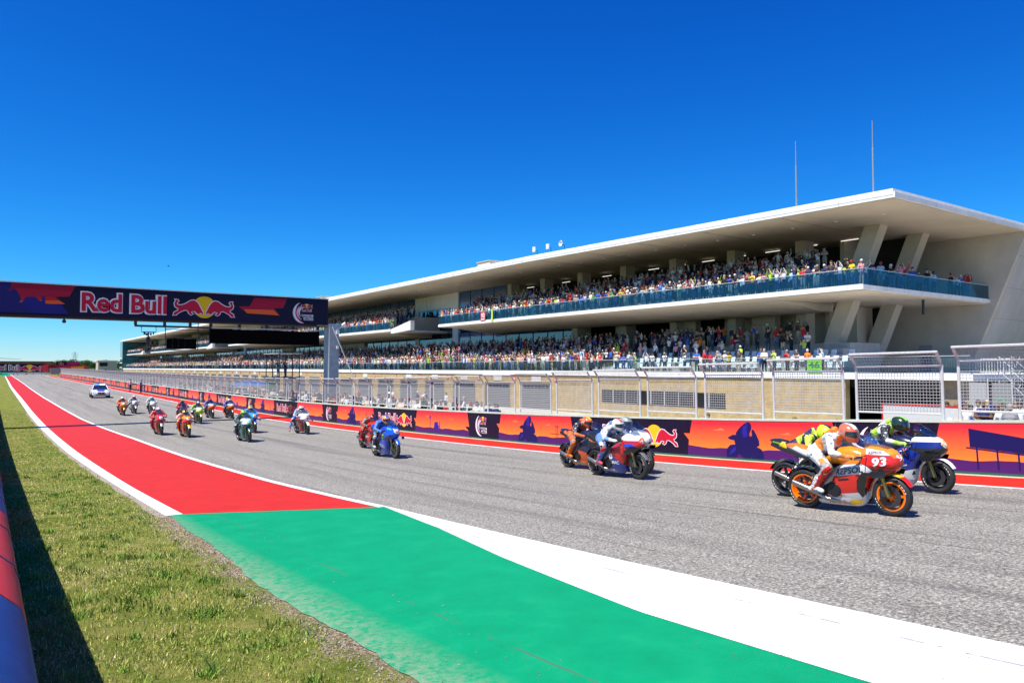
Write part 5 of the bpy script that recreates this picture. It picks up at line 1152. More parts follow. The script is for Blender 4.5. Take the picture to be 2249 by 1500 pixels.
def rider(c, pose, label, group=None):
    me, hd = RID[pose]; o = link('person', me)
    s = c['suit']; cols = [s['torso'], s['arm'], s.get('fore', s['arm']), s['leg'], s.get('shin', s['leg']), s['boot'], s['glove'], s.get('hump', s['torso']), s.get('knee', s['boot'])]
    alt = s.get('alt', [s['arm'], s['leg'], c['hel'][0], W_, K_])
    override(o, [leather(q, alt, 'abcdefghi'[i]) for i, q in enumerate(cols)])
    h = link('helmet', HEL, o, hd); h.rotation_euler = (0, R(c.get('nod', 8)), R(c.get('turn', 0))); override(h, [paint(c['hel'][0])])
    link('visor', VIS, h); st = link('crown_stripe', STRIPE, h); override(st, [paint(c['hel'][1])]); [override(link('side_panel', q, h), [paint(c['hel'][2])]) for q in SIDEP]
    tag(o, label, 'person', 'motorcycle racers on the track'); return o
W_, K_, G_ = (.75, .75, .74), (.015, .015, .017), (.3, .3, .31)
ORG, RDD, YEL, SIL, NBL, BLU_, LIM, TUR = (.75, .17, .01), (.60, .016, .008), (.8, .5, .008), (.5, .5, .5), (.012, .016, .06), (.015, .05, .42), (.4, .75, .02), (.0, .16, .14)
def suit(t, a, l, b=W_, gl=K_, **k): return dict(torso=t, arm=a, leg=l, boot=b, glove=gl, **k)
def solid(c): return paint(c)
BIKES = []
def add_bike(X, Y, c, pose, blabel, rlabel, yaw=0., lean=0., decals=None):
    o, kids = motorcycle(c); z = float(g(Y)); sl = math.atan2(float(g(Y - .7)) - float(g(Y + .7)), 1.4)
    mw = Matrix.Translation((X, Y, z + .002)) @ Matrix.Rotation(R(-90 + yaw), 4, 'Z') @ Matrix.Rotation(-sl, 4, 'Y') @ Matrix.Rotation(R(lean), 4, 'X')
    o.matrix_world = mw; tag(o, blabel, 'motorcycle', 'racing motorcycles on the track')
    r_ = rider(c, pose, rlabel); r_.matrix_world = mw
    if decals: decals(kids)
    return o
# ---- 93, leading
def d93(k):
    s = k['side']; blk = paint((.01, .01, .012)); wht = paint(W_)
    decal(s, 'side_fairing', 'REPSOL', .16, .63, .088, .46, blk, -1, .16, .03); decal(k['belly'], 'belly_pan', 'Red Bull', -.05, .135, .06, .42, solid(RDD), -1, 0, .02); decal(s, 'side_fairing', 'One HEART.', -.1, .255, .035, .3, solid(RDD), -1, 0, .02)
    decal(s, 'side_fairing', 'HRC', .33, .765, .035, .1, blk, -1, .1); decal(k['nose'], 'nose_fairing', '93', .64, .765, .125, .21, wht, -1, .1, .03, 'race_number'); decal(k['nose'], 'nose_fairing', 'REPSOL', .58, .945, .035, .2, blk, -1, .1)
    patch(k['nose'], 'nose_fairing', [(.42, .72), (.76, .70), (.85, .79), (.86, .86), (.8, .92), (.42, .93)], solid(RDD)); patch(k['nose'], 'nose_fairing', [(.44, .935), (.79, .925), (.70, .99), (.44, 1.03)], wht)
    patch(k['belly'], 'belly_pan', [(.1, .12), (.26, .15), (.3, .225), (.12, .225)], solid(YEL)); patch(k['tail'], 'tail_cowl', [(-.9, .97), (-.62, .88), (-.6, .94), (-.8, 1.02)], wht)
    patch(k['side'], 'side_fairing', [(.30, .26), (.355, .31), (.385, .42), (.43, .54), (.50, .655), (.37, .66), (.28, .54), (.25, .38)], blk, -1, 'air_intake')
c93 = dict(rim=(.85, .17, .0), side=livery('93s', [(0, (.62, .60, .58)), (.30, RDD), (.50, RDD), (.585, (.62, .62, .62)), (.745, ORG)], .0 - .12), nose=livery('93n', [(.0, RDD), (.88, ORG), (.94, (.80, .26, .008))], 0), belly=solid((.62, .62, .62)), tank=solid((.78, .24, .008)), tail=livery('93t', [(0, K_), (.8, (.62, .62, .6)), (.9, ORG)], .1), fender=livery('93f', [(0, RDD), (.6, YEL)], 0),
           suit=suit(W_, W_, W_, W_, W_, hump=(.8, .2, .02), fore=(.75, .7, .66), knee=RDD, shin=RDD, alt=[(.8, .22, .02), (.35, .33, .32)]), hel=[(.62, .13, .06), W_, (.30, .28, .25)], num='93', numc=W_, nod=14, turn=-8)
add_bike(11.18, 6.58, c93, 'sit', 'orange red and silver racing motorcycle with orange wheels and number 93', 'rider in white and orange leathers with a brick red helmet on the orange-wheeled motorcycle', yaw=1, lean=1.5, decals=d93)
# ---- yellow helmet rider, half hidden behind 93
cR = dict(rim=K_, side=solid(NBL), nose=solid(NBL), belly=solid(NBL), tank=solid(NBL), tail=livery('46t', [(0, K_), (.97, (.02, .02, .022))], 0), fender=solid(NBL), suit=suit(NBL, (.55, .75, .05), NBL, K_, K_, hump=(.02, .04, .2), fore=W_), hel=[(.55, .78, .02), K_, (.75, .85, .05)], nod=25, plate=YEL)
def dR(k): patch(k['tail'], 'tail_cowl', [(-.8, .93), (-.62, .88), (-.6, .99), (-.72, 1.01)], solid(YEL)); decal(k['tail'], 'tail_cowl', 'MONSTER', -.84, .965, .03, .22, solid(LIM), -1, -.15)
add_bike(12.15, 7.62, cR, 'tuck', 'black and navy racing motorcycle half hidden behind the orange-wheeled one', 'rider in navy leathers with a fluorescent yellow and black helmet, tucked low', lean=0, decals=dR)
# ---- blue and white with black-green helmet
def dL(k):
    s = k['side']; decal(s, 'side_fairing', 'FLE', -.07, .6, .1, .17, paint(W_), -1, .28, .03); decal(s, 'side_fairing', 'X', .045, .615, .13, .09, solid(ORG), -1, .1, .03); decal(s, 'side_fairing', 'BO', .14, .66, .1, .12, paint(W_), -1, .28, .03); decal(s, 'side_fairing', 'X', .24, .68, .13, .09, solid(ORG), -1, .1, .03)
    decal(s, 'side_fairing', 'Best Price', .18, .47, .035, .18, paint(W_), -1, .3); decal(s, 'side_fairing', 'LAVOR', -.02, .29, .075, .3, paint(NBL), -1, -.12, .03); decal(k['belly'], 'belly_pan', 'CASTROL', -.16, .15, .035, .22, paint((.4, .05, .05)), -1)
    patch(k['side'], 'side_fairing', [(-.3, .42), (-.16, .6), (-.24, .44)], solid((.02, .3, .1)))
cL = dict(rim=K_, side=livery('35s', [(0, W_), (.335, (.008, .022, .22)), (.74, (.008, .022, .22))], -.25), nose=livery('35n', [(0, K_), (.82, (.008, .02, .16)), (.93, W_), (1.02, K_)], 0), belly=solid((.5, .5, .52)), tank=solid(NBL), tail=solid(NBL), fender=solid(W_), suit=suit((.03, .03, .034), (.03, .03, .034), (.03, .1, .35), (.4, .65, .08), W_, hump=W_, fore=W_, knee=(.4, .65, .05), alt=[(.4, .65, .05), W_]), hel=[(.015, .03, .015), (.3, .75, .04), (.02, .06, .02)], plate=YEL, num='35', numc=W_, nod=8)
add_bike(14.1, 7.28, cL, 'sit', 'blue and white racing motorcycle with white front fender nearest the pit wall', 'rider in black and white leathers with a black and bright green helmet', decals=dL)
# ---- red white and blue one in the middle
def dP(k):
    s = k['side']; decal(s, 'side_fairing', 'PRAMAC', .02, .345, .07, .42, paint(W_), -1, -.03, .03); decal(k['belly'], 'belly_pan', 'RUMM', -.08, .15, .06, .2, paint(W_), -1)
    patch(s, 'side_fairing', disc(-.02, .52, .07, .07, 16), paint(W_)); patch(s, 'side_fairing', disc(-.02, .525, .035, .035, 12), solid(RDD), name='roundel_centre')
    patch(s, 'side_fairing', [(-.26, .46), (-.12, .5), (-.12, .56), (-.2, .55)], paint(W_))
    patch(k['nose'], 'nose_fairing', [(.44, .74), (.80, .74), (.72, .84), (.44, .82)], solid(BLU_))
cP = dict(rim=K_, side=livery('43s', [(0, (.01, .03, .22)), (.58, (.45, .012, .012))], .75, 2, -.1, 1.2), nose=livery('43n', [(0, K_), (.74, (.45, .012, .012)), (.90, W_)], 0), belly=solid((.02, .05, .3)), tank=solid(K_), tail=solid(K_), fender=solid((.12, .12, .13)), suit=suit((.13, .24, .5), W_, (.1, .2, .5), (.65, .08, .1), (.3, .05, .06), fore=(.15, .3, .65), knee=RDD, hump=W_), hel=[W_, (.6, .1, .08), YEL], plate=(.75, .1, .02), num='43', numc=W_, nod=10)
add_bike(12.35, 13.1, cP, 'sit', 'red white and blue racing motorcycle with an orange number plate', 'rider in pale blue and white leathers with a white and red helmet', lean=2, decals=dP)
cS = dict(rim=K_, side=solid(BLU_), nose=solid(W_), belly=solid(NBL), tank=solid(BLU_), tail=solid(NBL), fender=solid(K_), suit=suit((.02, .06, .3), W_, NBL, K_), hel=[(.35, .38, .36), (.15, .2, .16), (.2, .22, .2)], nod=10)
add_bike(13.3, 13.85, cS, 'sit', 'blue and white racing motorcycle mostly hidden behind the one with an orange plate', 'rider with a silver grey helmet behind the red white and blue motorcycle')
cK = dict(rim=K_, side=livery('44s', [(0, (.55, .07, .006)), (.5, NBL), (.74, K_)], .2), nose=livery('44n', [(0, ORG), (.9, NBL)], 0), belly=solid(ORG), tank=solid(NBL), tail=livery('44t', [(0, K_), (.95, NBL)], 0), fender=solid(ORG), suit=suit((.02, .022, .04), (.02, .022, .04), (.55, .11, .012), ORG, ORG, fore=(.6, .14, .015), hump=NBL, alt=[(.5, .1, .01), (.2, .2, .2)]), hel=[(.75, .12, .04), YEL, W_], plate=NBL, num='44', numc=W_, nod=14)
add_bike(13.06, 15.1, cK, 'sit', 'navy and orange racing motorcycle just behind the red white and blue one', 'rider in navy and orange leathers with an orange-red helmet', decals=lambda k: patch(k['tail'], 'tail_cowl', [(-.8, .94), (-.62, .9), (-.6, 1.0), (-.74, 1.01)], solid(ORG)))
# ---- blue 42 and the red one behind it
def dZ(k): decal(k['side'], 'side_fairing', 'SUZUKI', .03, .36, .09, .44, paint((.5, .55, .62)), -1, -.1, .02); patch(k['side'], 'side_fairing', [(.1, .66), (.24, .62), (.3, .74), (.2, .8)], solid(LIM)); patch(k['nose'], 'nose_fairing', [(.46, .95), (.78, .93), (.7, .99), (.46, 1.02)], solid((.1, .4, .8)))
cZ = dict(rim=(.2, .19, .12), side=livery('42s', [(0, (.03, .08, .38)), (.42, (.02, .07, .5)), (.7, BLU_)], .2), nose=solid((.01, .08, .55)), belly=solid((.03, .1, .5)), tank=solid(BLU_), tail=solid(BLU_), fender=solid((.01, .1, .6)), suit=suit((.03, .1, .5), (.05, .2, .6), NBL, W_, K_, fore=(.05, .15, .5), hump=BLU_), hel=[(.75, .3, .06), (.05, .15, .5), (.3, .2, .15)], plate=(.72, .72, .74), num='42', numc=RDD, nod=10)
add_bike(10.85, 22.7, cZ, 'sit', 'bright blue racing motorcycle with number 42 on a white plate', 'rider in blue leathers with an orange and blue helmet', lean=2, decals=dZ)
cD = dict(rim=K_, side=solid((.55, .02, .02)), nose=solid(RDD), belly=solid((.45, .02, .02)), tank=solid(RDD), tail=solid(RDD), fender=solid(RDD), suit=suit((.4, .03, .03), (.15, .16, .12), (.45, .02, .02), RDD, K_, fore=RDD), hel=[(.5, .04, .04), K_, W_], nod=10)
add_bike(11.9, 26.2, cD, 'tuck', 'all-red racing motorcycle tucked in behind the bright blue 42', 'rider in red and dark leathers with a dark red helmet behind the blue 42', decals=lambda k: decal(k['side'], 'side_fairing', 'MISSION', 0, .45, .07, .4, paint(W_), -1, 0, .02))
# ---- the ones further back
def simple(side, nose, st, hel, plate=None, num=None, numc=W_, belly=None, fender=None, rim=K_): return dict(rim=rim, side=side, nose=nose, belly=belly or side, tank=nose, tail=side, fender=fender or nose, suit=st, hel=hel, plate=plate, num=num, numc=numc, nod=10)
def L2(k, lo, hi, z): return livery(k, [(0, lo), (z, hi)], 0)
add_bike(12.95, 36.8, simple(L2('x1', (.3, .02, .03), (.45, .03, .04), .5), solid(W_), suit(W_, (.4, .42, .5), (.05, .12, .35), (.4, .05, .05)), [W_, (.6, .2, .2), W_], RDD, '20'), 'leg', 'white-nosed red racing motorcycle riding alone near the wall banners', 'rider in white and blue leathers with one leg stretched out', lean=4)
add_bike(9.3, 33.9, simple(L2('x2', (.01, .13, .12), (.015, .2, .18), .5), L2('x2n', (.03, .12, .11), (.6, .65, .66), .8), suit((.02, .05, .045), (.02, .1, .08), (.015, .05, .045), K_), [(.25, .72, .05), (.1, .3, .05), (.6, .8, .2)], (.02, .5, .2), '20', W_), 'sit', 'dark turquoise racing motorcycle with a green number plate', 'rider in dark green leathers with a bright lime helmet', lean=3)
add_bike(11.2, 39.7, simple(L2('x3', (.01, .06, .4), (.02, .12, .6), .5), L2('x3n', (.01, .08, .5), (.05, .3, .7), .8), suit((.6, .62, .66), (.1, .3, .7), BLU_, W_), [YEL, (.05, .3, .1), (.7, .6, .1)], YEL, '36', BLU_), 'sit', 'bright blue racing motorcycle with a yellow number plate', 'rider in blue and white leathers with a yellow helmet', lean=2)
add_bike(7.85, 38.85, simple(L2('x4', (.6, .03, .02), (.75, .1, .01), .55), L2('x4n', RDD, (.8, .3, .01), .9), suit((.75, .2, .05), (.72, .4, .3), (.6, .04, .03), ORG, RDD), [(.8, .5, .02), K_, W_], (.62, .06, .06), '99', W_, belly=solid(ORG), fender=solid(YEL)), 'tuck', 'orange racing motorcycle with number 99 on a red plate', 'rider in orange and red leathers with a yellow helmet on the number 99', lean=3)
add_bike(7.1, 41.5, simple(solid((.55, .015, .02)), L2('x5n', (.55, .015, .02), (.6, .03, .04), .9), suit((.55, .03, .04), (.5, .04, .05), (.4, .02, .02), RDD, RDD), [(.75, .25, .3), W_, (.5, .05, .05)], W_, '4', RDD, fender=solid((.3, .3, .3))), 'sit', 'all-red racing motorcycle with a white number plate', 'rider in red leathers with a pale pink helmet', lean=3)
add_bike(10.8, 49.9, simple(L2('x6', K_, (.03, .15, .04), .5), L2('x6n', (.5, .6, .04), (.55, .6, .5), .85), suit(K_, (.3, .5, .1), K_, K_), [(.05, .06, .07), W_, G_], LIM, None), 'sit', 'black racing motorcycle with a yellow-green nose', 'rider in black and green leathers with a dark grey helmet', lean=2)
add_bike(10.55, 53.3, simple(solid((.5, .03, .02)), solid((.6, .2, .15)), suit((.55, .05, .06), (.5, .08, .08), (.5, .03, .03), W_), [(.7, .25, .2), (.6, .5, .1), W_]), 'sit', 'red racing motorcycle hidden behind the orange number 99', 'rider in red leathers with a salmon helmet behind the orange number 99', lean=2)
for X, Y, h_, nm in ((12.8, 55.4, NBL, 'navy'), (13.9, 54.5, W_, 'white')):
    add_bike(X, Y, simple(L2('x7', NBL, (.6, .1, .02), .62), L2('x7n', (.65, .12, .02), (.5, .5, .55), .9), suit((.03, .06, .3), (.05, .08, .35), NBL, ORG), [h_, RDD, (.2, .2, .5)], ORG, None), 'sit', 'navy and orange racing motorcycle whose rider has a %s helmet' % nm, 'rider in blue leathers with a %s helmet on a navy and orange motorcycle' % nm, lean=2)
add_bike(8.2, 62.65, simple(L2('x8', (.5, .06, .02), (.75, .14, .01), .5), solid((.8, .22, .01)), suit((.1, .03, .04), (.6, .15, .03), (.4, .05, .02), K_), [(.8, .45, .4), W_, ORG], W_, None), 'sit', 'plain orange racing motorcycle at the rear of the field', 'rider in dark and orange leathers with a pink-white helmet at the rear', lean=3)
add_bike(9.25, 64.6, simple(solid((.1, .1, .1)), solid((.62, .62, .64)), suit((.1, .14, .14), (.5, .52, .52), (.1, .13, .13), (.5, .5, .45)), [(.75, .22, .1), W_, RDD], (.6, .05, .08), None), 'leg', 'white-nosed grey racing motorcycle at the rear of the field', 'rider in grey leathers with an orange helmet and one leg hanging', lean=2)
add_bike(10.2, 62.6, simple(solid((.12, .13, .12)), solid((.66, .7, .64)), suit((.1, .12, .11), (.55, .58, .55), (.08, .1, .09), W_), [(.7, .75, .65), (.1, .3, .15), W_]), 'sit', 'white and black racing motorcycle behind the all-red one', 'rider in black and white leathers with a white helmet behind the all-red motorcycle', lean=2)
# ------------------------------------------------------------------ course car
car = empty('course_car'); cw = .92
def csec(x, w, zl, zh, n=16, p=4.): return sq(0, w, zl, zh, x, p, n)
M_CARW = mat('car_white', (.72, .72, .74), .25, coat=.6); M_CGLASS = mat('car_glass', (.012, .02, .035), .06, spec=.9)
mb = MB(); mb.loft([csec(2.33, .70, .34, .62), csec(2.25, .84, .26, .72), csec(1.9, .90, .22, .82), csec(1.3, .92, .2, .93), csec(.9, .92, .2, 1.0), csec(-.4, .92, .2, 1.02), csec(-1.5, .92, .2, 1.02), csec(-2.1, .88, .24, .98), csec(-2.35, .78, .34, .86)]); build('car_body', mb, [M_CARW], car, 40)
mb = MB(); mb.hexa([(1.05, -.80, .97), (1.05, .80, .97), (-1.75, .80, .99), (-1.75, -.80, .99)], [(.25, -.6, 1.45), (.25, .6, 1.45), (-1.0, .6, 1.44), (-1.0, -.6, 1.44)]); build('cabin_glass', mb, [M_CGLASS], car)
mb = MB(); mb.loft([[(.3, -.62, 1.43), (.3, .62, 1.43), (.3, .55, 1.475), (.3, -.55, 1.475)], [(-1.1, -.62, 1.42), (-1.1, .62, 1.42), (-1.1, .55, 1.47), (-1.1, -.55, 1.47)]]); build('roof_panel', mb, [M_CARW], car)
for s in (-1, 1):
    for q in (((1.08, .81, .96), (.24, .62, 1.46)), ((-.35, .82, .98), (-.3, .63, 1.46)), ((-1.75, .81, .98), (-1.02, .62, 1.46))):
        mb = MB(); a, b = q; mb.tube([(a[0], s*a[1], a[2]), (b[0], s*b[1], b[2])], .045, 6); build('roof_pillar', mb, [M_CARW], car)
    mb = MB(); mb.loft([csec(2.26, .17, .60, .70, 10), csec(2.12, .19, .60, .76, 10)]); h = build('headlight', mb, [mat('lamp_glass', (.55, .58, .62), .1, coat=.5)], car); h.location = (.02, s * .66, 0)
    mb = MB(); mb.loft([csec(.85, .04, 1.0, 1.1, 10), csec(.78, .1, .98, 1.12, 10), csec(.68, .08, 1.0, 1.1, 10)]); h = build('mirror', mb, [M_CARW], car); h.location = (0, s * 1.0, 0)
    for x in (1.45, -1.4):
        mb = MB(); mb.lathe([(.2, -.11), (.30, -.11), (.33, -.08), (.33, .08), (.30, .11), (.2, .11)], 24); w_ = build('wheel', mb, [M_TYRE], car, 40); w_.location = (x, s * .84, .33)
        mb = MB(); mb.lathe([(0, .05), (.06, .075), (.2, .06), (.2, -.05), (0, -.05)], 18, closed=False); build('rim', mb, [M_ALU], w_)
for y0, y1 in ((-.36, -.02), (.02, .36)): mb = MB(); mb.box(2.325, 2.36, y0, y1, .56, .70); build('grille', mb, [M_CARBON], car)
mb = MB(); mb.box(2.29, 2.345, -.5, .5, .34, .46); build('lower_grille', mb, [M_CARBON], car)
mb = MB(); mb.box(2.346, 2.36, -.3, .3, .44, .54); build('number_board', mb, [solid(RDD)], car)
mb = MB(); mb.hexa([(2.1, -.32, .795), (2.1, .32, .795), (1.1, .42, .985), (1.1, -.42, .985)], [(2.1, -.32, .805), (2.1, .32, .805), (1.1, .42, .995), (1.1, -.42, .995)]); build('bonnet_stripe', mb, [solid((.03, .07, .4))], car)
mb = MB(); mb.box(-.45, -.2, -.55, .0, 1.475, 1.6); build('beacon', mb, [mat('beacon_blue', (.02, .06, .6), .2, emit=((.05, .2, 1.), 1.6))], car); mb = MB(); mb.box(-.45, -.2, .0, .55, 1.475, 1.6); build('beacon', mb, [mat('beacon_white', (.6, .7, .9), .2, emit=((.5, .7, 1.), 1.8))], car)
yc = 99.; car.matrix_world = Matrix.Translation((10.5, yc, float(g(yc)))) @ Matrix.Rotation(R(-92), 4, 'Z')
tag(car, 'white course car with blue roof beacons following the motorcycles', 'car')
# ------------------------------------------------------------------ marshals by the wall
for k, (x, y) in enumerate(((281, 857), (306, 862))):
    Y = (122, 112.5)[k]; sh = ('white', 'royal blue')[k]
    o = link('person', person_mesh(LOD0['fold' if k else 'down'], [SKIN[0], (.03, .03, .04), (.5, .55, .62) if k == 0 else (.06, .14, .5), (.015, .015, .02), (.02, .02, .02), (.01, .01, .01)]), loc=(16.9, Y, float(g(Y))), rz=R(-90 - 40))
    tag(o, ['marshal in pale shirt and dark trousers standing at the pit wall', 'marshal in blue shirt and dark trousers standing at the pit wall'][k], 'person', 'marshals at the pit wall')
# ------------------------------------------------------------------ crowd
rnd = random.Random(5); cand = []
def lightrow(i): return rnd.random() < .85
def add_row(X, z, y0, y1, gap, dens, place, front, rz=-90):
    y = y0
    while y < y1:
        y += gap * (.75 + .5 * rnd.random())
        if rnd.random() > (dens(y) if callable(dens) else dens): continue
        cand.append((X + rnd.uniform(-.18, .18), y, z, rz + rnd.uniform(-22, 28), place, front))
deck_d = lambda y: .35 if y < 52 else .8 if y < 58 else .96
add_row(46.45, DECK, 27.8, 60, .62, lambda y: .62 if y < 52 else .9, 'front row at deck rail', True)
add_row(46.45, DECK, 60, 345, .5, .97, 'front row at deck rail', True)
add_row(46.98, DECK, 53, 345, .58, .9, 'deck', False); add_row(47.5, DECK, 53, 345, .58, .9, 'deck', False); add_row(47.2, DECK, 29, 54, .9, .22, 'deck', False)
for k in range(5): add_row(48.42 + .85 * k, DECK + .45 * (k + 1), 30.5, 345, .58 + .03 * k, (lambda k: (lambda y: (.12, .22, .42, .5, .4)[k] if y < 51 else (.96, .95, .93, .9, .8)[k]))(k), 'deck', False)
add_row(53.2, DECK + 2.25, 31, 345, .8, .55, 'deck', False)
for i, (a, b) in enumerate(MODS):
    e = 1.5 if i == 0 else 2.
    add_row(46.92, BALC, a + .5, b - .3, .5 if i else .55, .97, 'front row at upper balcony rail', True)
    add_row(47.5, BALC, a + .8, b - .3, .55, .95, 'upper balcony', False)
    for k in range(5): add_row(48.62 + .85 * k, BALC + .42 * (k + 1), a + (5.3 if i == 0 else 2.3), b - .8, .56 + .05 * k, .97 - .06 * k, 'upper balcony', False)
    add_row(53.3, BALC + 2.1, a + 6, b - 1, .9, .5, 'upper balcony', False)
# end balcony, facing the camera
for k in range(26):
    if rnd.random() < .75: cand.append((47.3 + k * .62 + rnd.uniform(-.15, .15), 26.75, BALC, -40 + rnd.uniform(-20, 20), 'at end rail of upper balcony', True))
for k in range(12): cand.append((48.5 + k * .8 + rnd.uniform(-.3, .3), 27.9 + rnd.random() * .8, BALC, -50 + rnd.uniform(-20, 20), 'upper balcony', False))
def depth(c): return c[0] * FW[0] + c[1] * FW[1]
fr = sorted([c for c in cand if c[5]], key=depth); ind = set(id(c) for c in fr[:262])
mass = Mass(); masst = {}
PW = ['camera'] * 5 + ['phone'] * 4 + ['rail'] * 4 + ['down'] * 3 + ['clap'] * 2 + ['wave'] + ['fold'] * 2
SW = {False: SHIRT_P}
SHADE = ['black'] * 9 + ['charcoal'] * 8 + ['navy'] * 2 + ['grey'] * 4 + ['red'] * 3 + ['royal blue'] + ['white'] * 5 + ['orange']  # darker tops that build the shade of the back rows into the crowd
mdeck, mbalc = Mass(), Mass()
for c in cand:
    X, Y, Z, rz, place, front = c
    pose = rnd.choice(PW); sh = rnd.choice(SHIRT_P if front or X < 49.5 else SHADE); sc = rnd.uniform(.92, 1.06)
    if pose == 'rail' and not front: pose = 'camera'
    if id(c) in ind:
        spectator(pose, sh, rnd.randrange(2), (X, Y, Z + .004), R(rz), sc, 'spectator in %s top %s, %s' % (sh, POSE_TXT[pose], place), 'spectators at the ' + ('deck rail' if 'deck' in place else 'upper balcony rail'))
    else:
        d = depth(c); lod = LOD1 if d < 75 else LOD2
        (mdeck if Z < 6 else mbalc).add(lod[pose], person_colours(sh, rnd), (X, Y, Z), R(rz), sc)
for m_, nm in ((mdeck, 'deck'), (mbalc, 'upper balcony')):
    o = m_.build('crowd'); tag(o, 'dense crowd of spectators standing in rows on the %s' % nm, 'crowd', kind='stuff')
# seats on the deck where the crowd is thin
seat = MB(); seat.box(-.2, .2, -.2, .2, .38, .43); seat.hexa([(.16, -.2, .43), (.2, -.2, .43), (.2, .2, .43), (.16, .2, .43)], [(.24, -.2, .8), (.28, -.2, .8), (.28, .2, .8), (.24, .2, .8)]); seat.box(-.03, .03, -.03, .03, 0, .38)
sm = seat.mesh('stadium_seat', [mat('seat_white', (.66, .67, .68), .5)])
for r_ in range(3):
    for k in range(34):
        if rnd.random() < .12: continue
        o = link('stadium_seat', sm, loc=((47.7, 48.5, 49.35)[r_], 28.8 + k * .68, DECK + (.004, .454, .904)[r_])); tag(o, 'small white plastic stadium seat bolted to the deck terrace', 'seat', 'white seats on the deck terrace') 
# placards on the rails
def placard(px, py, w, h, X, cols, txt, label, z0):
    p = onX(px, py, X); o = empty('placard', (X - .1, p[1], z0)); mb = MB(); mb.box(0, .02, -w/2, w/2, 0, h); build('sheet', mb, [cols[0]], o)
    mb = MB(); v, f, tw = text_geo(txt, .03); mb.add([(-.004, -(q[0] - tw/2) * w * .75 / tw, h * .35 + q[1] * h * .45) for q in v], f); build('lettering', mb, [cols[1]], o)
    mb = MB(); mb.box(-.005, -.001, -w*.4, w*.4, h*.12, h*.22); build('stripe', mb, [cols[1]], o); return tag(o, label, 'banner')
placard(1062, 690, .95, 1.1, 46.46, [solid((.6, .03, .03)), paint(W_)], '93', 'red cloth with white number 93 hung over the upper balcony rail', BALC - .05)
placard(1790, 798, 1.1, .95, 45.98, [solid((.16, .55, .06)), paint((.03, .2, .03))], '46', 'lime green hand-painted placard hung over the deck rail', DECK + .05)
placard(1082, 690, .3, 1.5, 46.4, [solid((.35, .75, .03)), paint((.7, .7, .05))], '|', 'narrow lime flag hanging down from the upper balcony rail', BALC - .3)
# ------------------------------------------------------------------ pit lane people and gear
mp_ = Mass(); npit = 0
def pit_person(X, Y, z, pose, sh, rz, big, what):
    if big:
        spectator(pose, sh, 0, (X, Y, z), R(rz), 1., 'crew member in %s top %s %s' % (sh, POSE_TXT[pose], what), 'team crew in the pit lane')
    else: mp_.add(LOD1[pose], person_colours(sh, rnd), (X, Y, z), R(rz), 1.)
zpit = lambda X, Y: terrain(X, Y)
for k in range(330):
    Y = 32 + 160 * (k / 330) ** 1.25 + rnd.uniform(-.3, .3); X = rnd.uniform(19.2, 23.5)
    if Y < 45 and rnd.random() < .45: continue
    pit_person(X, Y, zpit(X, Y) + (.15 if X < 20.4 else 0), rnd.choice(['down', 'fold', 'camera', 'clap']), rnd.choice(['white', 'white', 'black', 'black', 'charcoal', 'grey', 'red', 'navy', 'cream']), rnd.uniform(-130, -20), False, '')
yq = 31.
while yq < 198:
    yq += .42 * rnd.uniform(.7, 1.5)
    if yq < 38 and rnd.random() < .55: continue
    pit_person((xq := 19.5 + rnd.uniform(0, 1.8)), yq, zpit(xq, yq), rnd.choice(['down', 'fold', 'camera', 'clap', 'rail']), rnd.choice(['white', 'white', 'white', 'black', 'black', 'charcoal', 'grey', 'red', 'navy', 'cream', 'cream']), rnd.uniform(-130, -40), False, '')
tag(mp_.build('pit_crew'), 'crew members crowded along the pit lane side of the wall', 'crowd', kind='stuff')
for px, py, sh, ps in ((855, 873, 'white', 'down'), (863, 873, 'white', 'fold'), (917, 872, 'navy', 'down'), (932, 870, 'white', 'fold'), (980, 873, 'white', 'down'), (707, 868, 'white', 'fold'), (690, 868, 'navy', 'down')):
    Xp = 38. if px > 800 else 30.; p = onX(px, py, Xp); pit_person(Xp, p[1], PIT + .03, ps, sh, -80, True, 'before the garage doors' if px > 800 else 'beside the gantry pillar')
for px, sh, ps in ((1555, 'white', 'camera'), (1745, 'red', 'down'), (1838, 'lime', 'fold'), (2085, 'navy', 'down'), (2100, 'white', 'fold'), (2150, 'white', 'down'), (2178, 'red', 'fold'), (2208, 'pink', 'down'), (2230, 'black', 'camera'), (2135, 'charcoal', 'down'), (2245, 'red', 'down')):
    Xp = 24.; p = onX(px, 900, Xp); zz = zpit(Xp, p[1]) + (.55 if px > 2000 else .35)
    st = empty('crew_platform', (Xp, p[1], zpit(Xp, p[1]))) ; mbp = MB(); mbp.box(-.5, .5, -.45, .45, zz - st.location.z - .08, zz - st.location.z - .004); build('deck_board', mbp, [M_DSTEEL], st)
    for sx in (-.42, .42):
        for sy in (-.38, .38): mbp = MB(); mbp.box(sx - .03, sx + .03, sy - .03, sy + .03, -.05, zz - st.location.z - .08); build('leg', mbp, [M_STEEL], st)
    tag(st, 'low dark crew platform standing behind the pit wall', 'platform', 'low crew platforms behind the pit wall'); pit_person(Xp, p[1], zz, ps, sh, -70, True, 'behind near end of pit wall')
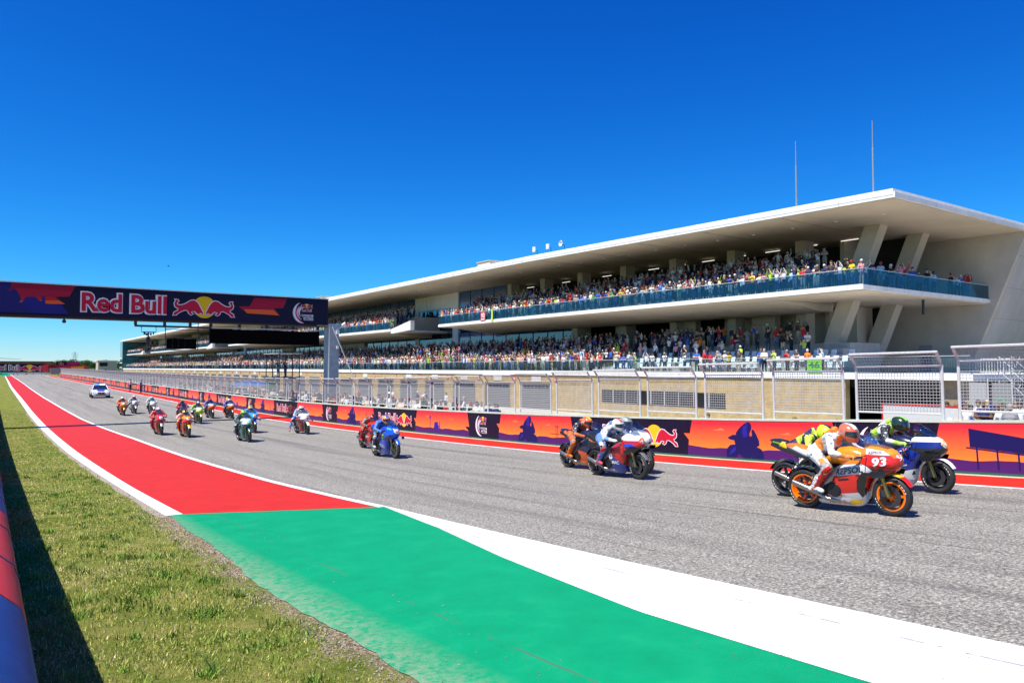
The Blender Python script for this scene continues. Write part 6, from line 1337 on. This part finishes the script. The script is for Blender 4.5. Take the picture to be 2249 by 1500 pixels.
for k in range(16):
    px = 2066 + k * 11.5 + rnd.uniform(-3, 3); Xp = rnd.uniform(27, 31); p = onX(px, rnd.uniform(878, 892), Xp); pose = rnd.choice(['down', 'fold', 'camera', 'down']); sh = rnd.choice(['white', 'black', 'red', 'charcoal', 'grey', 'navy', 'white'])
    zf = p[2] + EYE - 1.74; st = empty('crew_platform', (Xp, p[1], zpit(Xp, p[1]))); hz = zf - st.location.z; mbp = MB(); mbp.box(-.5, .5, -.3, .3, hz - .08, hz - .004); build('deck_board', mbp, [M_DSTEEL], st)
    for sx in (-.42, .42): mbp = MB(); mbp.box(sx - .03, sx + .03, -.03, .03, -.05, hz - .08); build('leg', mbp, [M_STEEL], st)
    tag(st, 'low dark crew platform standing behind the pit wall', 'platform', 'low crew platforms behind the pit wall'); pit_person(Xp, p[1], zf, pose, sh, -70, True, 'behind near end of pit wall')
# timing stand platform with crew (beside the gantry)
def P3(px, py, X): q = onX(px, py, X); return Vector((X, q[1], q[2] + EYE))
sc_ = empty('camera_platform', (24, P3(620, 860, 24).y, PIT)); tag(sc_, 'scaffold camera platform with glass sides beside the gantry', 'scaffold'); L_ = 4.2; zt = P3(620, 828, 24).z - PIT
for sx in (-1, 1):
    for sy in (-L_/2, 0, L_/2): mb = MB(); mb.tube([(sx, sy, 0), (sx, sy, zt + 2.3)], .05, 6); build('pole', mb, [M_DSTEEL], sc_)
mb = MB(); mb.box(-1.1, 1.1, -L_/2 - .1, L_/2 + .1, zt - .1, zt); build('deck_board', mb, [M_DSTEEL], sc_); mb = MB(); mb.box(-1.2, 1.2, -L_/2 - .2, L_/2 + .2, zt + 2.3, zt + 2.36); build('canopy', mb, [M_STEEL], sc_)
mb = MB(); mb.box(-1.02, -1.0, -L_/2, L_/2, .4, zt - .1); build('side_sheet', mb, [mat('sheet_green', (.01, .12, .07), .4)], sc_)
for k, (dy, sh) in enumerate(((-1.2, 'black'), (1.1, 'charcoal'))):
    spectator('camera', sh, 1, (23.9, sc_.location.y + dy, PIT + zt + .003), R(-70), 1., 'crew member in a %s top filming from the scaffold platform' % sh, None)
st = empty('metal_stairs', (22, P3(660, 870, 22).y, PIT)); tag(st, 'silver metal stairs with handrails behind the debris fence', 'stairs')
for k in range(8): mb = MB(); mb.box(-.5, .5, -k * .26, -k * .26 + .26, k * .24, k * .24 + .04); build('step', mb, [M_STEEL], st)
for s in (-.5, .5): mb = MB(); mb.tube([(s, .2, .9), (s, -2., 2.9)], .025, 6); mb.tube([(s, .2, 0), (s, .2, .9)], .025, 6); mb.tube([(s, -2., 1.9), (s, -2., 2.9)], .025, 6); mb.tube([(s, .2, .03), (s, -2., 1.9)], .04, 6); build('handrail', mb, [M_ALU], st)
um = empty('canopy_tent', (27, P3(552, 850, 27).y, PIT)); tag(um, 'blue pop-up canopy in the pit lane behind the fence', 'canopy')
mb = MB(); mb.add([(-2, -3, 2.1), (2, -3, 2.1), (2, 3, 2.1), (-2, 3, 2.1), (0, 0, 2.9)], [(0, 1, 4), (1, 2, 4), (2, 3, 4), (3, 0, 4)]); build('cloth', mb, [mat('canopy_blue', (.05, .16, .42), .7)], um)
for sx in (-1.9, 1.9):
    for sy in (-2.9, 2.9): mb = MB(); mb.tube([(sx, sy, 0), (sx, sy, 2.1)], .03, 6); build('pole', mb, [M_STEEL], um)
# paddock things behind the near fence
p = P3(2020, 908, 28); bd = empty('hoarding', (28, p.y, zpit(28, p.y))); tag(bd, 'white corrugated hoarding with a red edge behind the near fence', 'hoarding')
mb = MB(); mb.box(-.03, .03, -1.35, 1.35, 0, p.z - bd.location.z + .28); build('panel', mb, [mat('hoarding_white', (.6, .6, .58), .6, noise=.2, nscale=6, stretch=(1, 3, 8))], bd)
mb = MB(); q = p.z - bd.location.z + .28; mb.box(-.05, .05, -1.4, 1.4, q, q + .05); mb.box(-.05, .05, -1.4, -1.352, 0, q); mb.box(-.05, .05, 1.352, 1.4, 0, q); build('edge_trim', mb, [solid(RDD)], bd)
for k, (px, cl) in enumerate(((2148, W_), (2200, (.45, .47, .46)))):
    p = P3(px, 870, 40); o = empty('banner_flag', (40, p.y, PIT)); mb = MB(); mb.box(-.02, .02, -.4, .4, 1.2, 3.6); build('cloth', mb, [vinyl(tuple(v * .45 for v in cl))], o); mb = MB(); mb.box(-.025, .025, -.37, .37, .3, 1.198); build('lower_cloth', mb, [solid(RDD)], o)  # upper cloth colour scaled down so the flag looks shaded
    mb = MB(); mb.tube([(0, -.45, 0), (0, -.45, 3.8)], .03, 6); build('pole', mb, [M_STEEL], o)
    if k: lettering(o, '2', 0, 2.3, .6, .4, solid((.15, .3, .2)), None, .03, name='numeral').matrix_local = Matrix.Translation((-.03, .2, 0)) @ Matrix.Rotation(-math.pi/2, 4, 'Z')
    tag(o, ['tall white and red banner flag in the paddock behind the near fence', 'tall grey and red banner flag with a green numeral in the paddock'][k], 'flag')
for px in (2218, 2246):
    p = P3(px, 870, 42); o = empty('truss_tower', (42, p.y, PIT)); mb = MB(); h_ = 4.9
    for sx, sy in ((-.35, -.35), (.35, -.35), (.35, .35), (-.35, .35)): mb.tube([(sx, sy, 0), (sx, sy, h_)], .03, 6)
    build('upright', mb, [M_ALU], o)
    for k in range(7):
        mb = MB(); z = k * .7; mb.tube([(-.35, -.35, z), (-.35, .35, z + .7)], .018, 5); mb.tube([(-.35, .35, z), (-.35, -.35, z + .7)], .018, 5); mb.tube([(-.35, -.35, z), (.35, -.35, z + .7)], .018, 5); build('brace', mb, [M_ALU], o)
    tag(o, 'silver lattice truss tower in the paddock beneath the building end', 'truss', 'lattice towers beneath the building end')
mb = MB(); mb.box(47, 49, 12, 19, PIT, PIT + 3.2); o = build('equipment_container', mb, [mat('container_dark', (.05, .05, .06), .6, noise=.4, nscale=2)]); tag(o, 'dark equipment container under the building end behind the near fence', 'container')
# row of parked pit scooters and wheel stacks along the wall, seen over the coping
for k in range(26):
    Y = 27 + k * 1.15; X = 20.8 + rnd.uniform(-.2, .3); z = zpit(X, Y); o = empty('tyre_stack', (X, Y, z))
    n = 2 + k % 3
    for q in range(n): mb = None; t_ = link('tyre', BM['rw'][0], o, (0, 0, .1 + q * .2)); t_.rotation_euler[0] = math.pi / 2
    tag(o, 'stack of black slick tyres standing behind the pit wall', 'tyres', 'tyre stacks behind the pit wall')
# ------------------------------------------------------------------ padded barrier at the photographer's side
M_PADB = mat('pad_blue', (.008, .042, .2), .6, spec=.12, noise=.14, nscale=2.5, bump=.3, bscale=9); M_PADR = mat('pad_red', (.56, .035, .045), .6, spec=.12, noise=.12, nscale=2.5, bump=.3, bscale=9)
prof = []
H_ = 1.18; xr = .17; xl = -.62
prof = [(xl, -.05), (xl, H_ - .25)]
for k in range(9):
    t = math.pi - math.pi * k / 8; prof.append(((xl + xr)/2 + (xr - xl)/2 * math.cos(t), H_ - .25 + .25 * math.sin(t)))
prof += [(xr - .02, -.05)]
ys_ = [-2.5, 4.3]; 
while ys_[-1] < 150: ys_.append(ys_[-1] + (4.9 if len(ys_) % 2 else 4.4))
for k in range(len(ys_) - 1):
    a, b = ys_[k], ys_[k+1]; n = 8; mb = MB()
    mb.loft([[(x, a + .01 + (b - a - .02) * j / n, float(g(a + (b - a) * j / n)) - .03 + z) for x, z in prof] for j in range(n + 1)])
    o = empty('padded_barrier', (-.25, (a + b) / 2, float(g((a + b)/2)) - .03)); q = build('cover', mb, [M_PADR if k % 2 else M_PADB], o, 60); q.matrix_parent_inverse = Matrix.Translation(-o.location)
    for yb in ((a + b) / 2 - .9, (a + b) / 2 + .9):
        m2 = MB(); m2.loft([[((xl + xr)/2 + (x - (xl + xr)/2) * 1.008, yy, float(g(yb)) - .03 + z * 1.004) for x, z in prof] for yy in (yb - .02, yb + .02)]); s_ = build('cover_band', m2, [mat('band_navy', (.02, .03, .10), .6)], o, 60); s_.matrix_parent_inverse = Matrix.Translation(-o.location)  # two narrow dark navy bands round each cover
    tag(o, '%s padded barrier section beside the grass verge' % ('red' if k % 2 else 'blue'), 'barrier', '%s padded barrier sections beside the verge' % ('red' if k % 2 else 'blue'))
# ------------------------------------------------------------------ far end of the straight
def far(px, py, Y): p = onY(px, py, Y); return Vector((p[0], Y, p[2] + EYE))
FY = 330.
def hoard(name, x0, x1, yt0, yb0, Y, label, cols, deco=None):
    a, b = far(x0, yb0, Y), far(x1, yt0, Y); o = empty(name, (a.x, Y, a.z)); w, h = b.x - a.x, b.z - a.z
    mb = MB(); mb.box(0, w, 0, .4, 0, h); build('panel', mb, [cols], o); tag(o, label, 'billboard')
    for k in range(max(2, int(w / 4))): mb = MB(); mb.box(k * 4 + .2, k * 4 + .4, .4, .6, -2., h); build('post', mb, [M_DSTEEL], o)
    return o, w, h
o, w, h = hoard('billboard', -60, 107, 799, 821, FY, 'long navy billboard with red lettering and bulls at the end of the straight', V_NAVY)
q = far(-12, 815, FY).x - o.location.x; lettering(o, 'Red Bull', q, h * .36, h * .5, far(42, 815, FY).x - far(-12, 815, FY).x, V_RED, V_WHT, .02, .08, y=-.03); bulls(o, far(65, 809, FY).x - o.location.x, h * .55, h * .37, y=-.03)
mb = MB(); mb.box(0, w, -.25, -.06, .1, .5); build('lower_rail', mb, [M_STEEL], o); mb = MB(); poly(mb, [(w * .88, h * .8), (w - .05, h), (w - .05, h * .2), (w * .93, h * .2), (w * .86, h * .5)], -.03); build('sunset_field', mb, [V_SUN], o)
rf_ = empty('low_roof', (0, FY + 6, 0)); a, b = far(-60, 800, FY + 6), far(117, 793.5, FY + 6); mb = MB(); mb.box(a.x, b.x, 0, 8, a.z, b.z); q2 = build('roof_sheet', mb, [mat('rust_brown', (.26, .11, .035), .8, noise=.3, nscale=.4)], rf_); mb = MB()
for k in range(10): xk = a.x + (b.x - a.x) * (k + .5) / 10; mb.box(xk - .1, xk + .1, .2, .4, .4, a.z)
build('posts', mb, [M_DSTEEL], rf_).name = 'post'; tag(rf_, 'low rust-brown roof behind the long navy billboard', 'roof')
o, w, h = hoard('billboard', 123, 175, 794, 806, FY + 12, 'small navy and magenta billboard standing above the red hoarding', V_NAVY); lettering(o, 'Red Bull', w*.1, h*.2, h*.28, w*.22, V_RED, V_WHT, .02, .08, y=-.03); bulls(o, w*.2, h*.7, h*.17, y=-.03)
mb = MB(); poly(mb, [(w*.45, h*.95), (w*.98, h*.95), (w*.98, h*.6), (w*.8, h*.3), (w*.45, h*.45)], -.03); build('flash', mb, [V_PINK], o)
o, w, h = hoard('billboard', 100, 190, 802, 815, FY + 9, 'red and orange sunset hoarding beyond the end of the pit wall', vinyl((.5, .02, .05))); mb = MB(); poly(mb, [(w*.6, h*.7), (w*.95, h*.8), (w*.9, .1), (w*.68, .1)], -.03); poly(mb, [(w*.02, h*.4), (w*.2, h*.4), (w*.16, .1), (w*.05, .1)], -.03); build('flash', mb, [vinyl((.8, .3, .02))], o)
# small stone building
a, b = far(215, 816, 420), far(257, 793, 420); sb = empty('stone_hut', (a.x, 420, a.z)); w, h = b.x - a.x, b.z - a.z; tag(sb, 'small flat-roofed stone building beyond the far end of the pit building', 'building')
mb = MB(); mb.box(0, w, 0, 9, -1, h); build('wall', mb, [mat('hut_stone', (.5, .44, .34), .9, noise=.25, nscale=1.5)], sb); mb = MB(); mb.box(-.3, w + .3, -.3, 9.3, h, h + .35); build('roof', mb, [M_SLABW], sb); mb = MB(); mb.box(w*.08, w*.5, -.06, -.003, h*.5, h*.85); build('window', mb, [MATS['window_dark']], sb); mb = MB(); mb.box(w*.36, w*.44, -.06, -.003, -.9, h*.22); build('door', mb, [M_DSTEEL], sb)
# lattice pylon
b = far(164, 800, 700); py = empty('power_pylon', (b.x, 700, 1.0)); top = far(164, 773, 700).z - 1.; tag(py, 'thin grey lattice power pylon far beyond the straight', 'pylon'); mb = MB()
for sx, sy in ((-1, -1), (1, -1), (1, 1), (-1, 1)): mb.tube([(sx*1.6, sy*1.6, 0), (sx*.3, sy*.3, top)], .16, 4)
build('leg_frame', mb, [mat('pylon_grey', (.25, .27, .3), .6)], py)
for z in (.72, .82, .92): mb = MB(); mb.box(-2.4, 2.4, -.12, .12, top*z, top*z + .2); build('cross_arm', mb, [MATS['pylon_grey']], py)
# parked helicopter rotor behind the billboard
hb_ = far(-6, 787, 345); he = empty('helicopter', (hb_.x, 345, float(g(345)))); zr = hb_.z - float(g(345)); tag(he, 'helicopter parked behind the long navy billboard with drooping rotor', 'helicopter')
mb = MB(); mb.loft([sq(0, .3, 1.2, 1.8, -2.2), sq(0, .9, .7, 2.4, -1.2), sq(0, 1., .5, 2.6, .3), sq(0, .6, 1.2, 2.4, 2.), sq(0, .15, 1.9, 2.2, 6.)]); build('fuselage', mb, [paint((.6, .6, .62))], he, True); mb = MB(); mb.tube([(0, 0, 2.4), (0, 0, zr + .3)], .12, 8); build('rotor_mast', mb, [M_DSTEEL], he)
for s in (-1, 1): mb = MB(); mb.hexa([(0, -.2, zr), (s*7.6, -.2, zr - .35), (s*7.6, .2, zr - .35), (0, .2, zr)], [(0, -.2, zr + .16), (s*7.6, -.2, zr - .27), (s*7.6, .2, zr - .27), (0, .2, zr + .16)]); build('rotor_blade', mb, [M_DSTEEL], he)
for s in (-.8, .8): mb = MB(); mb.tube([(-1.6, s, .06), (1.6, s, .06)], .06, 6); mb.tube([(-.6, s, .06), (-.5, s*.6, .9)], .04, 6); mb.tube([(.8, s, .06), (.7, s*.6, .9)], .04, 6); build('skid', mb, [M_DSTEEL], he)
# mesh screen at the end of the fence
a, b = far(110, 822, 285), far(133, 808.5, 285); sg = empty('fence_end_screen', (a.x, 285, a.z)); mb = MB(); mb.box(0, b.x - a.x, 0, .06, 0, b.z - a.z); build('mesh_sheet', mb, [mat('screen_grey', (.2, .21, .22), .8)], sg)
for k in range(4): mb = MB(); xk = (b.x - a.x) * k / 3; mb.tube([(xk, .1, -.5), (xk, .1, b.z - a.z + .1)], .05, 6); build('post', mb, [M_STEEL], sg)
tag(sg, 'grey mesh screen closing the far end of the debris fence', 'screen')
# ------------------------------------------------------------------ trees beyond the straight
M_LEAF = mat('leaf', (.05, .10, .025), .7, spec=.2); _nt, _b = nodes_of(M_LEAF); _oi = N(_nt, 'VertexColor', layer_name='Col'); _nt.links.new(_oi.outputs[0], _b.inputs['Base Color']); M_BARK = mat('bark', (.09, .06, .04), .9)
def crown_mesh(seed, n=1500):
    rg = np.random.default_rng(seed); cl = rg.normal(0, 1, (16, 3)); cl /= np.linalg.norm(cl, axis=1)[:, None]; cl *= rg.uniform(.35, .8, (16, 1)); cl[:, 2] = cl[:, 2] * .75 + .05
    ci = rg.integers(0, 16, n); d = rg.normal(0, 1, (n, 3)); d /= np.linalg.norm(d, axis=1)[:, None]; p = cl[ci] + d * (rg.random((n, 1)) ** .4) * .36
    a = rg.normal(0, 1, (n, 3)); a /= np.linalg.norm(a, axis=1)[:, None]; b = np.cross(a, rg.normal(0, 1, (n, 3))); b /= np.linalg.norm(b, axis=1)[:, None]; s = rg.uniform(.04, .085, (n, 1))
    V = np.stack([p - a * s, p + b * s * .6, p + a * s, p - b * s * .6], 1).reshape(-1, 3); me = bpy.data.meshes.new('crown'); me.from_pydata(V.tolist(), [], [(4*i, 4*i+1, 4*i+2, 4*i+3) for i in range(n)])
    c = np.array([.045, .095, .022]) * (.55 + .9 * rg.random((n, 1))) * (.8 + .4 * rg.random(16)[ci][:, None]); ca = me.color_attributes.new('Col', 'FLOAT_COLOR', 'POINT'); cc = np.ones((n, 4, 4)); cc[:, :, :3] = c[:, None]; ca.data.foreach_set('color', cc.ravel()); me.materials.append(M_LEAF); return me
CROWNS = [crown_mesh(s) for s in range(4)]
tk = MB(); tk.tube([(0, 0, 0), (.02, 0, .3), (0, .02, .6)], [.05, .038, .02], 8)
for a in range(4): tk.tube([(0, 0, .3 + .05*a), (.25*math.cos(a*1.7), .25*math.sin(a*1.7), .62 + .05*a)], [.02, .008], 5)
TRK = tk.mesh('trunk', [M_BARK], True)
for k in range(40):
    px = 40 + 235 * k / 39 + rnd.uniform(-4, 4); Y = rnd.uniform(440, 640); p = far(px, 800, Y); H = rnd.uniform(4.6, 7.4) * (1.0 if px > 110 else .85)
    o = empty('tree', (p.x, Y, .95), rnd.random() * 6); o.scale = (H,) * 3; t_ = link('trunk', TRK, o); c_ = link('crown', CROWNS[k % 4], o, (0, 0, .62)); c_.scale = (.55, .55, .46)
    tag(o, 'dark green broadleaf tree on the skyline beyond the straight', 'tree', 'trees on the skyline beyond the straight')
mbh = MB(); hx = np.linspace(-400, 900, 60); 
vv = []
for i, x in enumerate(hx): vv += [(x, 760, .5), (x, 900, 6.5 + 2.2 * math.sin(x * .013) + 1.1 * math.sin(x * .041 + 1)), (x, 1300, .5)]
mbh.add(vv, [(3*i+j, 3*i+j+1, 3*i+j+4, 3*i+j+3) for i in range(59) for j in range(2)]); tag(build('hills', mbh, [mat('far_wood', (.045, .085, .03), .95, noise=.5, nscale=.06, bump=.6, bscale=.3)], None, True), kind='structure')
# a bird over the straight
b = far(370, 585, 160); bd_ = link('bird', None); bpy.data.objects.remove(bd_); mb = MB(); mb.loft([sq(0, .01, -.01, .01, -.3), sq(0, .07, -.06, .06, -.1), sq(0, .06, -.05, .07, .12), sq(0, .01, .0, .02, .26)]); bird = empty('bird', b); build('torso', mb, [M_DSTEEL], bird, True)
for s in (-1, 1): mb = MB(); mb.hexa([(.1, 0, .03), (-.1, 0, .03), (-.16, s*.6, .12), (-.02, s*.6, .14)], [(.1, 0, .05), (-.1, 0, .05), (-.16, s*.6, .13), (-.02, s*.6, .15)]); build('wing', mb, [M_DSTEEL], bird)
tag(bird, 'tiny dark bird gliding in the open blue sky', 'bird')
bpy.context.view_layer.update()
